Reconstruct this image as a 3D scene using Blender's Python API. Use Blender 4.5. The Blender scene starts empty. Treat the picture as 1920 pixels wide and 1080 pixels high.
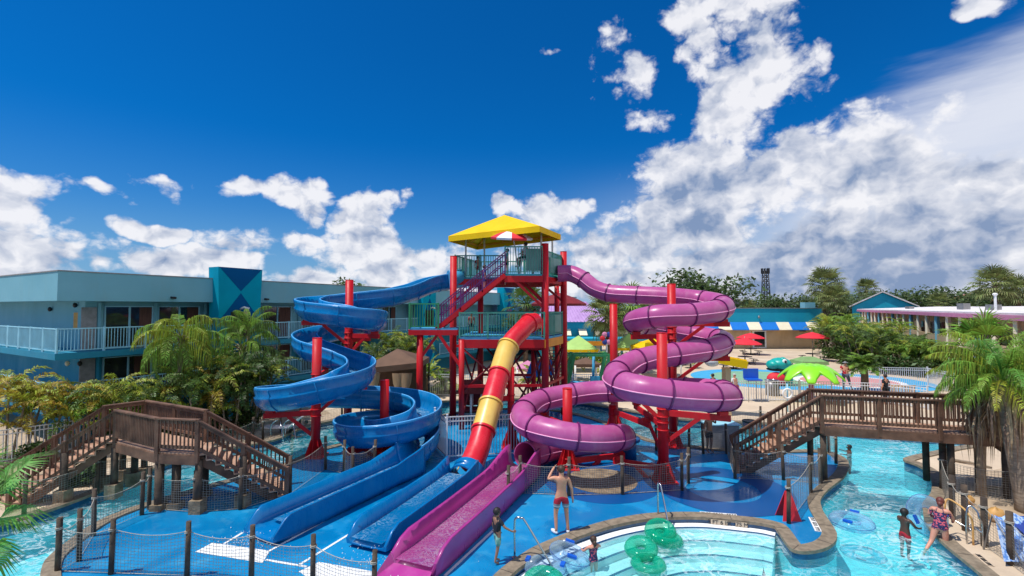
import bpy, math, random
from mathutils import Vector, Matrix, geometry
import numpy as np
random.seed(7)
SC = bpy.context.scene
C = SC.collection
R = math.radians
# ------------------------------------------------------------------ camera
CAMZ = 6.0; F = 900.0; PITCH = R(2.3)
cam = bpy.data.cameras.new('camera'); camo = bpy.data.objects.new('camera', cam); C.objects.link(camo)
cam.sensor_width = 36; cam.lens = 36 * F / 1920; cam.clip_start = .1; cam.clip_end = 2000
camo.location = (0, 0, CAMZ); camo.rotation_euler = (R(90) + PITCH, 0, 0)
SC.camera = camo
SC.view_settings.view_transform = 'Standard'; SC.view_settings.look = 'None'
SC.view_settings.exposure = 0.0; SC.view_settings.gamma = 1
cp, sp = math.cos(PITCH), math.sin(PITCH)
def ray(px, py):
    a = (px - 960) / F; b = (540 - py) / F
    return Vector((a, cp - b * sp, sp + b * cp))
def G(px, py, z=0.0):
    d = ray(px, py); t = (z - CAMZ) / d.z
    return Vector((d.x * t, d.y * t, z))
def P(px, py, Y):
    d = ray(px, py); t = Y / d.y
    return Vector((d.x * t, Y, CAMZ + d.z * t))
# ------------------------------------------------------------------ sun + sky
SUN_EL, SUNDIR = R(66), Vector((-0.93, -0.36, 0)).normalized()
sv = Vector((SUNDIR.x * math.cos(SUN_EL), SUNDIR.y * math.cos(SUN_EL), math.sin(SUN_EL)))
sl = bpy.data.lights.new('sun', 'SUN'); sl.energy = 4.6; sl.angle = R(0.53); sl.color = (1, .955, .88)
so = bpy.data.objects.new('sun', sl); C.objects.link(so); so.rotation_euler = sv.to_track_quat('Z', 'Y').to_euler()
so.location = (0, 0, 40)
W = bpy.data.worlds.new('World'); SC.world = W; W.use_nodes = True
nt = W.node_tree; N = nt.nodes; L = nt.links; N.clear()
def nd(t, **k):
    n = N.new(t)
    for a, b in k.items(): setattr(n, a, b)
    return n
def setin(n, i, v):
    if isinstance(v, bpy.types.NodeSocket): n.id_data.links.new(v, n.inputs[i])
    else: n.inputs[i].default_value = v
def M(op, a, b=0.0, c=None, clamp=False):
    n = nd('ShaderNodeMath', operation=op, use_clamp=clamp); setin(n, 0, a); setin(n, 1, b)
    if c is not None: setin(n, 2, c)
    return n.outputs[0]
def VM(op, a, b):
    n = nd('ShaderNodeVectorMath', operation=op); setin(n, 0, a); setin(n, 1, b)
    return n.outputs['Value'] if op == 'DOT_PRODUCT' else n.outputs[0]
def SS(v, lo, hi):
    n = nd('ShaderNodeMapRange', interpolation_type='SMOOTHSTEP'); setin(n, 0, v); setin(n, 1, lo); setin(n, 2, hi)
    return n.outputs[0]
def MIX(f, a, b):
    n = nd('ShaderNodeMix', data_type='RGBA'); setin(n, 0, f); setin(n, 6, a); setin(n, 7, b); return n.outputs[2]
sky = nd('ShaderNodeTexSky', sky_type='NISHITA', sun_disc=False, sun_elevation=SUN_EL,
         sun_rotation=math.atan2(sv.x, sv.y), altitude=0, air_density=1.0, dust_density=.6, ozone_density=2.0)
tc = nd('ShaderNodeTexCoord'); sx = nd('ShaderNodeSeparateXYZ'); L.new(tc.outputs['Generated'], sx.inputs[0])
az = M('ARCTAN2', sx.outputs[0], sx.outputs[1]); el = M('ARCSINE', sx.outputs[2])
cx = nd('ShaderNodeCombineXYZ'); setin(cx, 0, az); setin(cx, 1, el); AE = cx.outputs[0]
def ae(px, py):
    d = ray(px, py).normalized(); return math.atan2(d.x, d.y), math.asin(d.z)
def wnoise(scale, detail, rough, off=(0, 0, 0), ys=1.35, lac=2.1):
    v = VM('ADD', AE, off); v = VM('MULTIPLY', v, (1, ys, 1))
    n = nd('ShaderNodeTexNoise', noise_dimensions='3D'); setin(n, 0, v); n.inputs['Scale'].default_value = scale
    n.inputs['Detail'].default_value = detail; n.inputs['Roughness'].default_value = rough; n.inputs['Lacunarity'].default_value = lac
    return n.outputs[0]
# big wobble of the cloud outlines
wb = nd('ShaderNodeTexNoise'); setin(wb, 0, AE); wb.inputs['Scale'].default_value = 9; wb.inputs['Detail'].default_value = 3
wob = VM('MULTIPLY', VM('SUBTRACT', wb.outputs['Color'], (.5, .5, .5)), (.16, .10, 0)); AEW = VM('ADD', AE, wob)
BL = [(1700, 430, 420, 110, 1.0), (1330, 350, 190, 110, 1.0), (1400, 180, 115, 130, .95), (1390, 20, 130, 110, .95), (1600, 300, 240, 100, .95),
      (1250, 430, 190, 70, .95), (1040, 395, 75, 40, .85), (1165, 100, 55, 80, .50), (1100, 460, 200, 50, .75), (1500, 500, 560, 55, 1.0),
      (30, 400, 110, 72, 1.05), (40, 475, 130, 45, 1.0), (205, 370, 58, 14, .5), (305, 352, 72, 17, .65), (272, 432, 62, 24, .85),
      (450, 345, 70, 30, .62), (565, 375, 65, 42, .72), (697, 400, 62, 60, 1.1), (690, 470, 85, 60, 1.0), (530, 452, 140, 26, .8), (380, 488, 190, 30, .85),
      (190, 490, 80, 22, .7), (850, 492, 110, 34, .65), (940, 385, 26, 20, .5), (1850, 12, 90, 26, .7), (1230, 215, 60, 40, .5), (1020, 85, 30, 12, .42),
      (600, 530, 200, 30, .75), (1210, 530, 300, 40, .85), (1600, 545, 560, 60, 1.1), (1760, 330, 150, 70, .8), (300, 545, 340, 26, .7), (690, 540, 110, 60, .9)]
bias = None
for (x, y, rx, ry, w) in BL:
    a0, e0 = ae(x, y); a1, _ = ae(x + rx, y); _, e1 = ae(x, y - ry)
    ra = abs(a1 - a0) * 1.25; re = abs(e1 - e0) * 1.25
    v = VM('MULTIPLY', VM('SUBTRACT', AEW, (a0, e0, 0)), (1 / ra, 1 / re, 0))
    d = VM('DOT_PRODUCT', v, v)
    b = M('MULTIPLY_ADD', d, -w, w)
    bias = b if bias is None else M('MAXIMUM', bias, b)
bias = M('MAXIMUM', bias, -.6)
# clouds elsewhere round the horizon too
amb = M('MULTIPLY', M('SUBTRACT', wnoise(2.2, 2, .5, (3, 1, 4)), .42), 1.6)
back = SS(M('ABSOLUTE', az), .95, 1.25); bias = M('MAXIMUM', bias, M('MULTIPLY_ADD', M('SUBTRACT', amb, -.6), back, -.6))
wn = nd('ShaderNodeTexNoise'); setin(wn, 0, AE); wn.inputs['Scale'].default_value = 22; wn.inputs['Detail'].default_value = 4
wv_ = VM('MULTIPLY', VM('SUBTRACT', wn.outputs['Color'], (.5, .5, .5)), (.05, .04, .05))
def puff(scale, detail, off=(0, 0, 0)):
    v = VM('MULTIPLY', VM('ADD', VM('ADD', AE, wv_), off), (1, 1.3, 1))
    n = nd('ShaderNodeTexVoronoi', feature='SMOOTH_F1', voronoi_dimensions='2D'); setin(n, 0, v); n.inputs['Scale'].default_value = scale
    n.inputs['Detail'].default_value = detail; n.inputs['Roughness'].default_value = .5; n.inputs['Lacunarity'].default_value = 2.2; n.inputs['Smoothness'].default_value = .25
    return n.outputs['Distance']
P1 = puff(9, 4); P2 = puff(9, 3, (.012, -.018, 0)); n1 = wnoise(6, 7, .55); n3 = wnoise(4.5, 4, .5, (2, 0, 0)); n5 = wnoise(50, 5, .6, (5, 0, 0))
dens = M('ADD', M('MULTIPLY', bias, 1.5), M('MULTIPLY', M('SUBTRACT', .62, P1), 1.15))
dens = M('ADD', dens, M('ADD', M('MULTIPLY', M('SUBTRACT', n1, .5), 1.5), M('MULTIPLY', M('SUBTRACT', n5, .5), .65)))
cov = SS(dens, .16, .80)
lit = M('MULTIPLY_ADD', M('SUBTRACT', P2, P1), 1.25, .86)
thick = SS(dens, .6, 1.6)
lowe = SS(el, .5, .02); rgt = SS(az, .0, .40)
grey = M('MULTIPLY', SS(n3, .34, .62), thick)
shade = M('SUBTRACT', lit, M('MULTIPLY', grey, M('MULTIPLY_ADD', rgt, .42, .22)))
shade = M('SUBTRACT', shade, M('MULTIPLY', M('MULTIPLY', rgt, SS(el, .26, .03)), .30))
shade = M('MAXIMUM', M('MINIMUM', shade, 1.0), 0.0)
ccol = MIX(shade, (.22, .31, .50, 1), (.92, .92, .96, 1))
# smooth high veil on the right
(a0, e0), (a1, e1) = ae(1430, 345), ae(1900, 70)
edge = M('MULTIPLY_ADD', M('SUBTRACT', az, a0), (e1 - e0) / (a1 - a0), e0)
strk = wnoise(2.2, 5, .55, (1, 7, 0), 5.5)
veil = M('MULTIPLY', SS(M('ADD', M('SUBTRACT', edge, el), M('MULTIPLY', M('SUBTRACT', strk, .5), .22)), -.05, .09), SS(az, a0 - .06, a0 + .12))
veil = M('MULTIPLY', veil, M('MULTIPLY_ADD', strk, .6, .72, clamp=True))
hz = SS(el, .34, -.01)
skc = nd('ShaderNodeMix', data_type='RGBA', blend_type='MULTIPLY'); skc.inputs[0].default_value = 1
L.new(sky.outputs[0], skc.inputs[6]); skc.inputs[7].default_value = (.17, .60, 1.0, 1)
tint = MIX(SS(el, .34, -.04), (.012, .46, .97, 1), (.18, .54, .88, 1)); L.new(tint, skc.inputs[7])
sks = nd('ShaderNodeVectorMath', operation='SCALE'); L.new(skc.outputs[2], sks.inputs[0]); sks.inputs['Scale'].default_value = .115
s1 = MIX(M('MULTIPLY', hz, .20), sks.outputs[0], (.28, .46, .74, 1)); s1 = MIX(M('MULTIPLY', SS(el, .20, -.04), .75), s1, (.26, .45, .72, 1))
s2 = MIX(M('MULTIPLY', veil, .9), s1, (.80, .83, .92, 1))
low = M('MULTIPLY', M('MULTIPLY', SS(el, .30, .04), SS(az, -.02, .36)), M('MULTIPLY_ADD', strk, .5, .55, clamp=True)); s2 = MIX(low, s2, (.50, .59, .76, 1))
s3 = MIX(M('MULTIPLY', cov, .95), s2, ccol)
bg = nd('ShaderNodeBackground'); L.new(s3, bg.inputs[0]); bg.inputs[1].default_value = 1.0
wo = nd('ShaderNodeOutputWorld'); L.new(bg.outputs[0], wo.inputs[0])
W.cycles.sampling_method = 'MANUAL'; W.cycles.sample_map_resolution = 512

# ------------------------------------------------------------------ materials
def mat(name, col, rough=.6, var=.12, scale=3.0, col2=None, bump=0.0, bscale=20, metal=0, spec=.5, stretch=(1, 1, 1), island=0, coat=0, sss=0, detail=6, thr=None):
    m = bpy.data.materials.new(name); m.use_nodes = True
    t = m.node_tree; n = t.nodes; l = t.links; b = n['Principled BSDF']
    b.inputs['Roughness'].default_value = rough; b.inputs['Metallic'].default_value = metal
    b.inputs['Specular IOR Level'].default_value = spec; b.inputs['Coat Weight'].default_value = coat; b.inputs['Coat Roughness'].default_value = .15
    if sss: b.inputs['Subsurface Weight'].default_value = sss
    tc = n.new('ShaderNodeTexCoord'); mp = n.new('ShaderNodeMapping'); mp.inputs['Scale'].default_value = stretch
    l.new(tc.outputs['Object'], mp.inputs[0])
    no = n.new('ShaderNodeTexNoise'); no.inputs['Scale'].default_value = scale; no.inputs['Detail'].default_value = detail; l.new(mp.outputs[0], no.inputs[0])
    mr = n.new('ShaderNodeMapRange'); lo, hi = thr or (.3, .7); mr.inputs[1].default_value = lo; mr.inputs[2].default_value = hi; l.new(no.outputs[0], mr.inputs[0])
    mx = n.new('ShaderNodeMix'); mx.data_type = 'RGBA'; l.new(mr.outputs[0], mx.inputs[0])
    c = Vector(col[:3]); c2 = Vector(col2[:3]) if col2 else c * (1 + var)
    c1 = c if col2 else c * (1 - var)
    mx.inputs[6].default_value = (*c1, 1); mx.inputs[7].default_value = (*[min(1, v) for v in c2], 1)
    out = mx.outputs[2]
    if island:
        ge = n.new('ShaderNodeNewGeometry'); hs = n.new('ShaderNodeHueSaturation')
        a = n.new('ShaderNodeMapRange'); a.inputs[3].default_value = 1 - island; a.inputs[4].default_value = 1 + island; l.new(ge.outputs['Random Per Island'], a.inputs[0])
        l.new(a.outputs[0], hs.inputs['Value']); l.new(out, hs.inputs['Color'])
        a2 = n.new('ShaderNodeMapRange'); a2.inputs[3].default_value = .5 - island * .06; a2.inputs[4].default_value = .5 + island * .05; l.new(ge.outputs['Random Per Island'], a2.inputs[0]); l.new(a2.outputs[0], hs.inputs['Hue'])
        out = hs.outputs[0]
    l.new(out, b.inputs['Base Color'])
    if bump:
        nb = n.new('ShaderNodeTexNoise'); nb.inputs['Scale'].default_value = bscale; nb.inputs['Detail'].default_value = 5; l.new(mp.outputs[0], nb.inputs[0])
        bp = n.new('ShaderNodeBump'); bp.inputs['Strength'].default_value = bump; bp.inputs['Distance'].default_value = .02; l.new(nb.outputs[0], bp.inputs['Height']); l.new(bp.outputs[0], b.inputs['Normal'])
    m['c'] = 1
    return m
def leafmat(name, c1, c2, isl=.45, rough=.5, tr=.35):
    m = mat(name, c1, rough, 0, .8, c2, island=isl, spec=.35)
    t = m.node_tree; n = t.nodes; l = t.links; b = n['Principled BSDF']
    tl = n.new('ShaderNodeBsdfTranslucent'); src = b.inputs['Base Color'].links[0].from_socket; l.new(src, tl.inputs[0])
    ms = n.new('ShaderNodeMixShader'); ms.inputs[0].default_value = tr; l.new(b.outputs[0], ms.inputs[1]); l.new(tl.outputs[0], ms.inputs[2])
    l.new(ms.outputs[0], n['Material Output'].inputs[0]); return m
Mt = {}
def D(k, *a, **kw): Mt[k] = mat(k, *a, **kw)
D('concrete', (.50, .38, .265), .85, 0, .35, (.66, .53, .385), bump=.3, bscale=14)
D('sand', (.34, .25, .165), .95, 0, 1.3, (.50, .38, .26), bump=.8, bscale=9)
D('mulch', (.13, .085, .05), .95, 0, 3.5, (.34, .26, .17), bump=1, bscale=16)
D('deckblue', (.0, .205, .46), .33, 0, .35, (.002, .26, .54), bump=.08, bscale=30)
D('deckdark', (.0, .065, .235), .3, 0, .6, (.0, .085, .29), bump=.08, bscale=30)
D('coping', (.16, .125, .085), .8, 0, 7, (.29, .23, .16), bump=.4, bscale=30)
D('tile', (.01, .07, .17), .2, .3, 5)
D('poolfloor', (.22, .66, .74), .7, 0, .7, (.32, .80, .86))
D('step', (.84, .86, .86), .6, .04, 4)
D('paint', (.80, .80, .78), .55, .06, 5)
D('red', (.50, .006, .014), .42, 0, 1.0, (.60, .012, .02), spec=.3)
D('redtube', (.62, .010, .022), .28, 0, 1.4, (.72, .025, .04), coat=.1)
D('yellowtube', (.74, .46, .07), .3, 0, 1.6, (.82, .56, .14), coat=.3)
D('purple', (.41, .065, .23), .33, 0, 1.2, (.48, .115, .30), coat=.05, spec=.35, thr=(.25, .8))
D('purpleflume', (.40, .035, .24), .3, .12, 1.5, coat=.3)
D('purpledk', (.14, .008, .10), .4, .2, 3)
D('pink', (.80, .33, .55), .4, .1, 3)
D('blueslide', (.0, .125, .36), .25, 0, 1.0, (.0, .17, .43), coat=.1, spec=.35)
D('bluelip', (.10, .42, .80), .3, .1, 2)
D('wood', (.075, .036, .022), .75, 0, 2.5, (.215, .11, .066), stretch=(1, 1, 1), bump=.5, bscale=25)
D('woodtread', (.30, .155, .095), .8, 0, 2, (.50, .31, .21), bump=.4, bscale=20)
D('post', (.035, .024, .018), .85, 0, 4, (.11, .075, .05), bump=.6, bscale=25)
D('rope', (.42, .38, .32), .9, .2, 30)
D('net', (.24, .225, .20), .9, .2, 30)
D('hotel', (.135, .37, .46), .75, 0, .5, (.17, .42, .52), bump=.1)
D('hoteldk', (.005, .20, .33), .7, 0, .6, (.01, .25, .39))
D('hotelrail', (.30, .62, .76), .5, .1, 2)
D('pyl_a', (.0, .30, .44), .85, .08, 1, spec=.1); D('pyl_b', (.0, .085, .25), .85, .08, 1, spec=.1)
D('teal', (.0, .28, .33), .45, 0, 1.5, (.01, .34, .39))
D('railgreen', (.06, .30, .22), .45, .2, 2)
D('railpurple', (.13, .015, .13), .45, .2, 2)
D('yellow', (.76, .46, .0), .6, 0, .9, (.84, .54, .005), spec=.2)
D('white', (.78, .78, .76), .5, .06, 3)
D('whitefence', (.70, .71, .72), .5, .06, 3)
D('glass', (.02, .025, .03), .06, .2, 1, spec=.8)
D('curtain', (.10, .045, .035), .9, .3, 2, stretch=(8, 8, 1))
D('darkroom', (.012, .010, .011), .8, .2, 2)
D('tan', (.52, .37, .205), .8, 0, .5, (.58, .42, .25))
D('tealroof', (.0, .34, .50), .6, 0, .4, (.0, .39, .56))
D('awnblue', (.0, .17, .60), .6, .06, 2)
D('cream', (.80, .70, .52), .7, .06, 2)
D('roofwhite', (.62, .58, .58), .8, 0, .8, (.82, .76, .76))
D('pinktrim', (.62, .22, .38), .6, .08, 1)
D('purpleroof', (.42, .25, .50), .5, 0, 1.5, (.52, .33, .60))
D('brown', (.14, .075, .045), .8, .15, 2); D('drape', (.38, .22, .12), .85, 0, 3, (.48, .30, .17), stretch=(4, 4, .6))
D('lime', (.40, .62, .17), .6, .1, 1.5)
D('limeleaf', (.22, .68, .01), .35, 0, 1.2, (.32, .80, .02), coat=.3)
D('orange', (.80, .30, .02), .55, .1, 2)
D('metal', (.55, .55, .55), .22, .1, 4, metal=1)
D('steel', (.32, .31, .30), .4, .2, 3, metal=.8)
D('black', (.015, .015, .018), .5, .3, 5); D('grey', (.25, .25, .26), .7, .2, 5)
D('redshade', (.68, .02, .035), .7, .1, 2); D('darkred', (.20, .01, .015), .7, .15, 2)
D('green', (.03, .26, .10), .5, .2, 2); D('dino', (.0, .30, .27), .4, 0, 3, (.01, .42, .36))
D('trunk', (.20, .15, .10), .9, 0, 3, (.36, .29, .22), stretch=(1, 1, 5), bump=.9, bscale=12)
D('trunkdk', (.07, .05, .035), .9, 0, 4, (.19, .13, .09), bump=1, bscale=10)
D('thatch', (.22, .14, .08), .95, 0, 5, (.42, .30, .19), island=.4, bump=.6)
D('bluecover', (.0, .10, .55), .5, .1, 2)
D('ground', (.10, .10, .05), .95, 0, .05, (.22, .19, .11))
D('curtile', (.24, .045, .035), .8, .2, 2)
D('padblue', (.05, .36, .62), .6, .08, 1); D('padgreen', (.22, .42, .26), .6, .08, 1); D('padpink', (.62, .25, .24), .7, .08, 1)
D('benchwood', (.60, .33, .10), .6, .15, 4)
D('skin1', (.60, .28, .17), .5, .08, 6, sss=.05); D('skin2', (.34, .17, .10), .5, .08, 6); D('skin3', (.09, .042, .026), .45, .08, 6); D('skin4', (.62, .27, .18), .5, .08, 6)
D('hairdk', (.012, .009, .008), .6, .3, 20); D('hairbr', (.05, .022, .012), .6, .3, 20); D('hairred', (.14, .03, .02), .55, .3, 20); D('hairgrey', (.45, .43, .42), .7, .2, 20)
D('clothred', (.40, .01, .025), .8, .15, 6); D('clothgrey', (.22, .28, .32), .8, .2, 9); D('clothblk', (.012, .014, .02), .8, .3, 6); D('clothwhite', (.72, .74, .78), .8, .08, 6)
D('clothblue', (.02, .05, .28), .8, .2, 6)
D('clothgreen', (.04, .26, .22), .8, 0, 16, (.35, .55, .45)); D('floral', (.015, .02, .09), .7, 0, 22, (.65, .10, .14), detail=1, thr=(.52, .58))
D('jeans', (.07, .08, .12), .8, .2, 6)
Mt['leaf_q'] = leafmat('palm_green', (.12, .24, .035), (.30, .44, .06), .6)
Mt['leaf_y'] = leafmat('areca_green', (.18, .28, .03), (.46, .44, .05), .6)
Mt['leaf_o'] = leafmat('areca_orange', (.30, .24, .03), (.48, .34, .05), .5)
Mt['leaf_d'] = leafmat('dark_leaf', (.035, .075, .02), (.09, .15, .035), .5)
Mt['leaf_m'] = leafmat('mid_leaf', (.06, .12, .025), (.15, .22, .045), .5)
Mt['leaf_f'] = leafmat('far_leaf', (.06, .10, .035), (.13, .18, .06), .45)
Mt['leaf_s'] = leafmat('sabal_leaf', (.13, .17, .05), (.27, .29, .10), .5)
Mt['leaf_g'] = leafmat('fan_green', (.08, .24, .04), (.22, .44, .08), .4)
# painted deck: puddles (gloss), faded and dirty patches
def deckfix(m):
    t = m.node_tree; n = t.nodes; l = t.links; b = n['Principled BSDF']; tc = n.new('ShaderNodeTexCoord')
    a = n.new('ShaderNodeTexNoise'); a.inputs['Scale'].default_value = .55; a.inputs['Detail'].default_value = 7; a.inputs['Distortion'].default_value = .6; l.new(tc.outputs['Object'], a.inputs[0])
    r = n.new('ShaderNodeMapRange'); r.inputs[1].default_value = .44; r.inputs[2].default_value = .56; r.inputs[3].default_value = .07; r.inputs[4].default_value = .45; l.new(a.outputs[0], r.inputs[0]); l.new(r.outputs[0], b.inputs['Roughness'])
    src = b.inputs['Base Color'].links[0].from_socket; c = n.new('ShaderNodeTexNoise'); c.inputs['Scale'].default_value = 1.7; c.inputs['Detail'].default_value = 9; c.inputs['Roughness'].default_value = .7; l.new(tc.outputs['Object'], c.inputs[0])
    r2 = n.new('ShaderNodeMapRange'); r2.inputs[1].default_value = .52; r2.inputs[2].default_value = .80; r2.inputs[4].default_value = .8; l.new(c.outputs[0], r2.inputs[0])
    mx = n.new('ShaderNodeMix'); mx.data_type = 'RGBA'; l.new(r2.outputs[0], mx.inputs[0]); l.new(src, mx.inputs[6]); mx.inputs[7].default_value = (.09, .38, .56, 1)
    r3 = n.new('ShaderNodeMapRange'); r3.inputs[1].default_value = .44; r3.inputs[2].default_value = .56; r3.inputs[3].default_value = .45; r3.inputs[4].default_value = 0; l.new(a.outputs[0], r3.inputs[0])
    m2 = n.new('ShaderNodeMix'); m2.data_type = 'RGBA'; l.new(r3.outputs[0], m2.inputs[0]); l.new(mx.outputs[2], m2.inputs[6]); m2.inputs[7].default_value = (.0, .10, .30, 1); l.new(m2.outputs[2], b.inputs['Base Color'])
deckfix(Mt['deckblue'])
def stain(m, col, amt=.35, sc=2.2, st=(1, 1, .35)):
    t = m.node_tree; n = t.nodes; l = t.links; b = n['Principled BSDF']; tc = n.new('ShaderNodeTexCoord'); mp = n.new('ShaderNodeMapping'); mp.inputs['Scale'].default_value = st; l.new(tc.outputs['Object'], mp.inputs[0])
    c = n.new('ShaderNodeTexNoise'); c.inputs['Scale'].default_value = sc; c.inputs['Detail'].default_value = 10; c.inputs['Roughness'].default_value = .72; l.new(mp.outputs[0], c.inputs[0])
    r2 = n.new('ShaderNodeMapRange'); r2.inputs[1].default_value = .50; r2.inputs[2].default_value = .78; r2.inputs[4].default_value = amt; l.new(c.outputs[0], r2.inputs[0])
    src = b.inputs['Base Color'].links[0].from_socket; mx = n.new('ShaderNodeMix'); mx.data_type = 'RGBA'; l.new(r2.outputs[0], mx.inputs[0]); l.new(src, mx.inputs[6]); mx.inputs[7].default_value = (*col, 1); l.new(mx.outputs[2], b.inputs['Base Color'])
    r4 = n.new('ShaderNodeMapRange'); r4.inputs[1].default_value = .3; r4.inputs[2].default_value = .7; b0 = b.inputs['Roughness'].default_value; r4.inputs[3].default_value = b0 * .75; r4.inputs[4].default_value = min(1, b0 * 1.5); l.new(c.outputs[0], r4.inputs[0]); l.new(r4.outputs[0], b.inputs['Roughness'])
stain(Mt['purple'], (.56, .30, .42), .4); stain(Mt['blueslide'], (.05, .28, .50), .4); stain(Mt['red'], (.30, .06, .05), .5, 4); stain(Mt['redtube'], (.72, .14, .14), .35); stain(Mt['yellowtube'], (.55, .36, .12), .4); stain(Mt['purpleflume'], (.50, .16, .36), .35)
stain(Mt['hotel'], (.22, .34, .36), .5, .9, (1, 1, .3)); stain(Mt['hoteldk'], (.05, .16, .22), .5, .9, (1, 1, .3)); stain(Mt['tan'], (.30, .22, .14), .5, .8); stain(Mt['tealroof'], (.05, .22, .30), .4, .5); stain(Mt['concrete'], (.30, .23, .16), .6, .5, (1, 1, 1)); stain(Mt['white'], (.45, .42, .38), .4, 3); stain(Mt['yellow'], (.60, .36, .02), .4, 1.2); stain(Mt['roofwhite'], (.35, .33, .32), .6, .5)
# water: tinted see-through sheet, fresnel gloss, caustic light and foam painted in as pale streaks
def watermat(name, tint, caustic_foam, bumpS, caustic_scale=1.0, body=(.02, .42, .52), bodyw=.25, gk=1.0):
    m = bpy.data.materials.new(name); m.use_nodes = True; t = m.node_tree; n = t.nodes; l = t.links; n.clear()
    tc = n.new('ShaderNodeTexCoord')
    def noise(s, d, dist=0, src=None):
        a = n.new('ShaderNodeTexNoise'); a.inputs['Scale'].default_value = s; a.inputs['Detail'].default_value = d; a.inputs['Distortion'].default_value = dist
        l.new(src or tc.outputs['Object'], a.inputs[0]); return a.outputs[0]
    w1 = noise(2.2, 4, 1.2); w2 = noise(7, 3, .8)
    ad = n.new('ShaderNodeMath'); ad.operation = 'MULTIPLY_ADD'; l.new(w2, ad.inputs[0]); ad.inputs[1].default_value = .5; l.new(w1, ad.inputs[2])
    bp = n.new('ShaderNodeBump'); bp.inputs['Strength'].default_value = bumpS; bp.inputs['Distance'].default_value = .25; l.new(ad.outputs[0], bp.inputs['Height'])
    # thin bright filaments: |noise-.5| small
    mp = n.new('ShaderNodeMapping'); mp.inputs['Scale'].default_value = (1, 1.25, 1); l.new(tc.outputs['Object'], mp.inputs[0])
    f1 = noise(1.9 * caustic_scale, 3, 1.6, mp.outputs[0])
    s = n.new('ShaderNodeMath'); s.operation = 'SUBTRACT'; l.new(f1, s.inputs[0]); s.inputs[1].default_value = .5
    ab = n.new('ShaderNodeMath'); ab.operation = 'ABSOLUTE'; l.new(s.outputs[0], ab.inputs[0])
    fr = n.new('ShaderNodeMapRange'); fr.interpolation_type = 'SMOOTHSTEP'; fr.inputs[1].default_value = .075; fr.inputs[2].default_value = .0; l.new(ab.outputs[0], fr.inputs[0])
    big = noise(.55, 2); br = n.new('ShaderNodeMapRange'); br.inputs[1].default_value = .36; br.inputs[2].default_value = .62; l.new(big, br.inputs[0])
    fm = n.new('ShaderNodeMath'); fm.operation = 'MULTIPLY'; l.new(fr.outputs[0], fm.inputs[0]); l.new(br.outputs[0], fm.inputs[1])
    fm2 = n.new('ShaderNodeMath'); fm2.operation = 'MULTIPLY'; l.new(fm.outputs[0], fm2.inputs[0]); fm2.inputs[1].default_value = caustic_foam
    tr = n.new('ShaderNodeBsdfTransparent'); tr.inputs[0].default_value = (*tint, 1)
    di = n.new('ShaderNodeBsdfDiffuse'); di.inputs[0].default_value = (*body, 1)
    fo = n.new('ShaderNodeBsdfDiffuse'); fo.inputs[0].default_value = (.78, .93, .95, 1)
    gl = n.new('ShaderNodeBsdfGlossy'); gl.inputs['Roughness'].default_value = .06; l.new(bp.outputs[0], gl.inputs['Normal'])
    fz = n.new('ShaderNodeFresnel'); fz.inputs[0].default_value = 1.33; l.new(bp.outputs[0], fz.inputs['Normal'])
    m1 = n.new('ShaderNodeMixShader'); m1.inputs[0].default_value = bodyw; l.new(tr.outputs[0], m1.inputs[1]); l.new(di.outputs[0], m1.inputs[2])
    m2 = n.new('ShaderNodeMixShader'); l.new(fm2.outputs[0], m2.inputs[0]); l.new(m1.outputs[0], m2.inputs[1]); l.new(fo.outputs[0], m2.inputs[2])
    gm = n.new('ShaderNodeMath'); gm.operation = 'MULTIPLY'; l.new(fz.outputs[0], gm.inputs[0]); gm.inputs[1].default_value = gk
    m3 = n.new('ShaderNodeMixShader'); l.new(gm.outputs[0], m3.inputs[0]); l.new(m2.outputs[0], m3.inputs[1]); l.new(gl.outputs[0], m3.inputs[2])
    o = n.new('ShaderNodeOutputMaterial'); l.new(m3.outputs[0], o.inputs[0]); return m
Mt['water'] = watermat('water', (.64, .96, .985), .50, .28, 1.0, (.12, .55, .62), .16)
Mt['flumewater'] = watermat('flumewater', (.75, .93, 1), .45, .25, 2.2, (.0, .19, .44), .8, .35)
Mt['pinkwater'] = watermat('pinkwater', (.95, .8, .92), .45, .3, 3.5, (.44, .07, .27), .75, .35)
def vinyl(name, col, al):
    m = bpy.data.materials.new(name); m.use_nodes = True; t = m.node_tree; n = t.nodes; l = t.links; b = n['Principled BSDF']
    b.inputs['Base Color'].default_value = (*col, 1); b.inputs['Roughness'].default_value = .12; b.inputs['Coat Weight'].default_value = .5
    tr = n.new('ShaderNodeBsdfTransparent'); tr.inputs[0].default_value = (*[.6 + .4 * c for c in col], 1)
    lw = n.new('ShaderNodeLayerWeight'); lw.inputs[0].default_value = .35
    mr = n.new('ShaderNodeMapRange'); mr.inputs[3].default_value = al; mr.inputs[4].default_value = min(1, al + .55); l.new(lw.outputs['Facing'], mr.inputs[0])
    ms = n.new('ShaderNodeMixShader'); l.new(mr.outputs[0], ms.inputs[0]); l.new(tr.outputs[0], ms.inputs[1]); l.new(b.outputs[0], ms.inputs[2]); l.new(ms.outputs[0], n['Material Output'].inputs[0]); return m
Mt['vgreen'] = vinyl('green_vinyl', (.0, .52, .30), .26); Mt['vclear'] = vinyl('clear_vinyl', (.45, .70, .90), .06)
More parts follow.
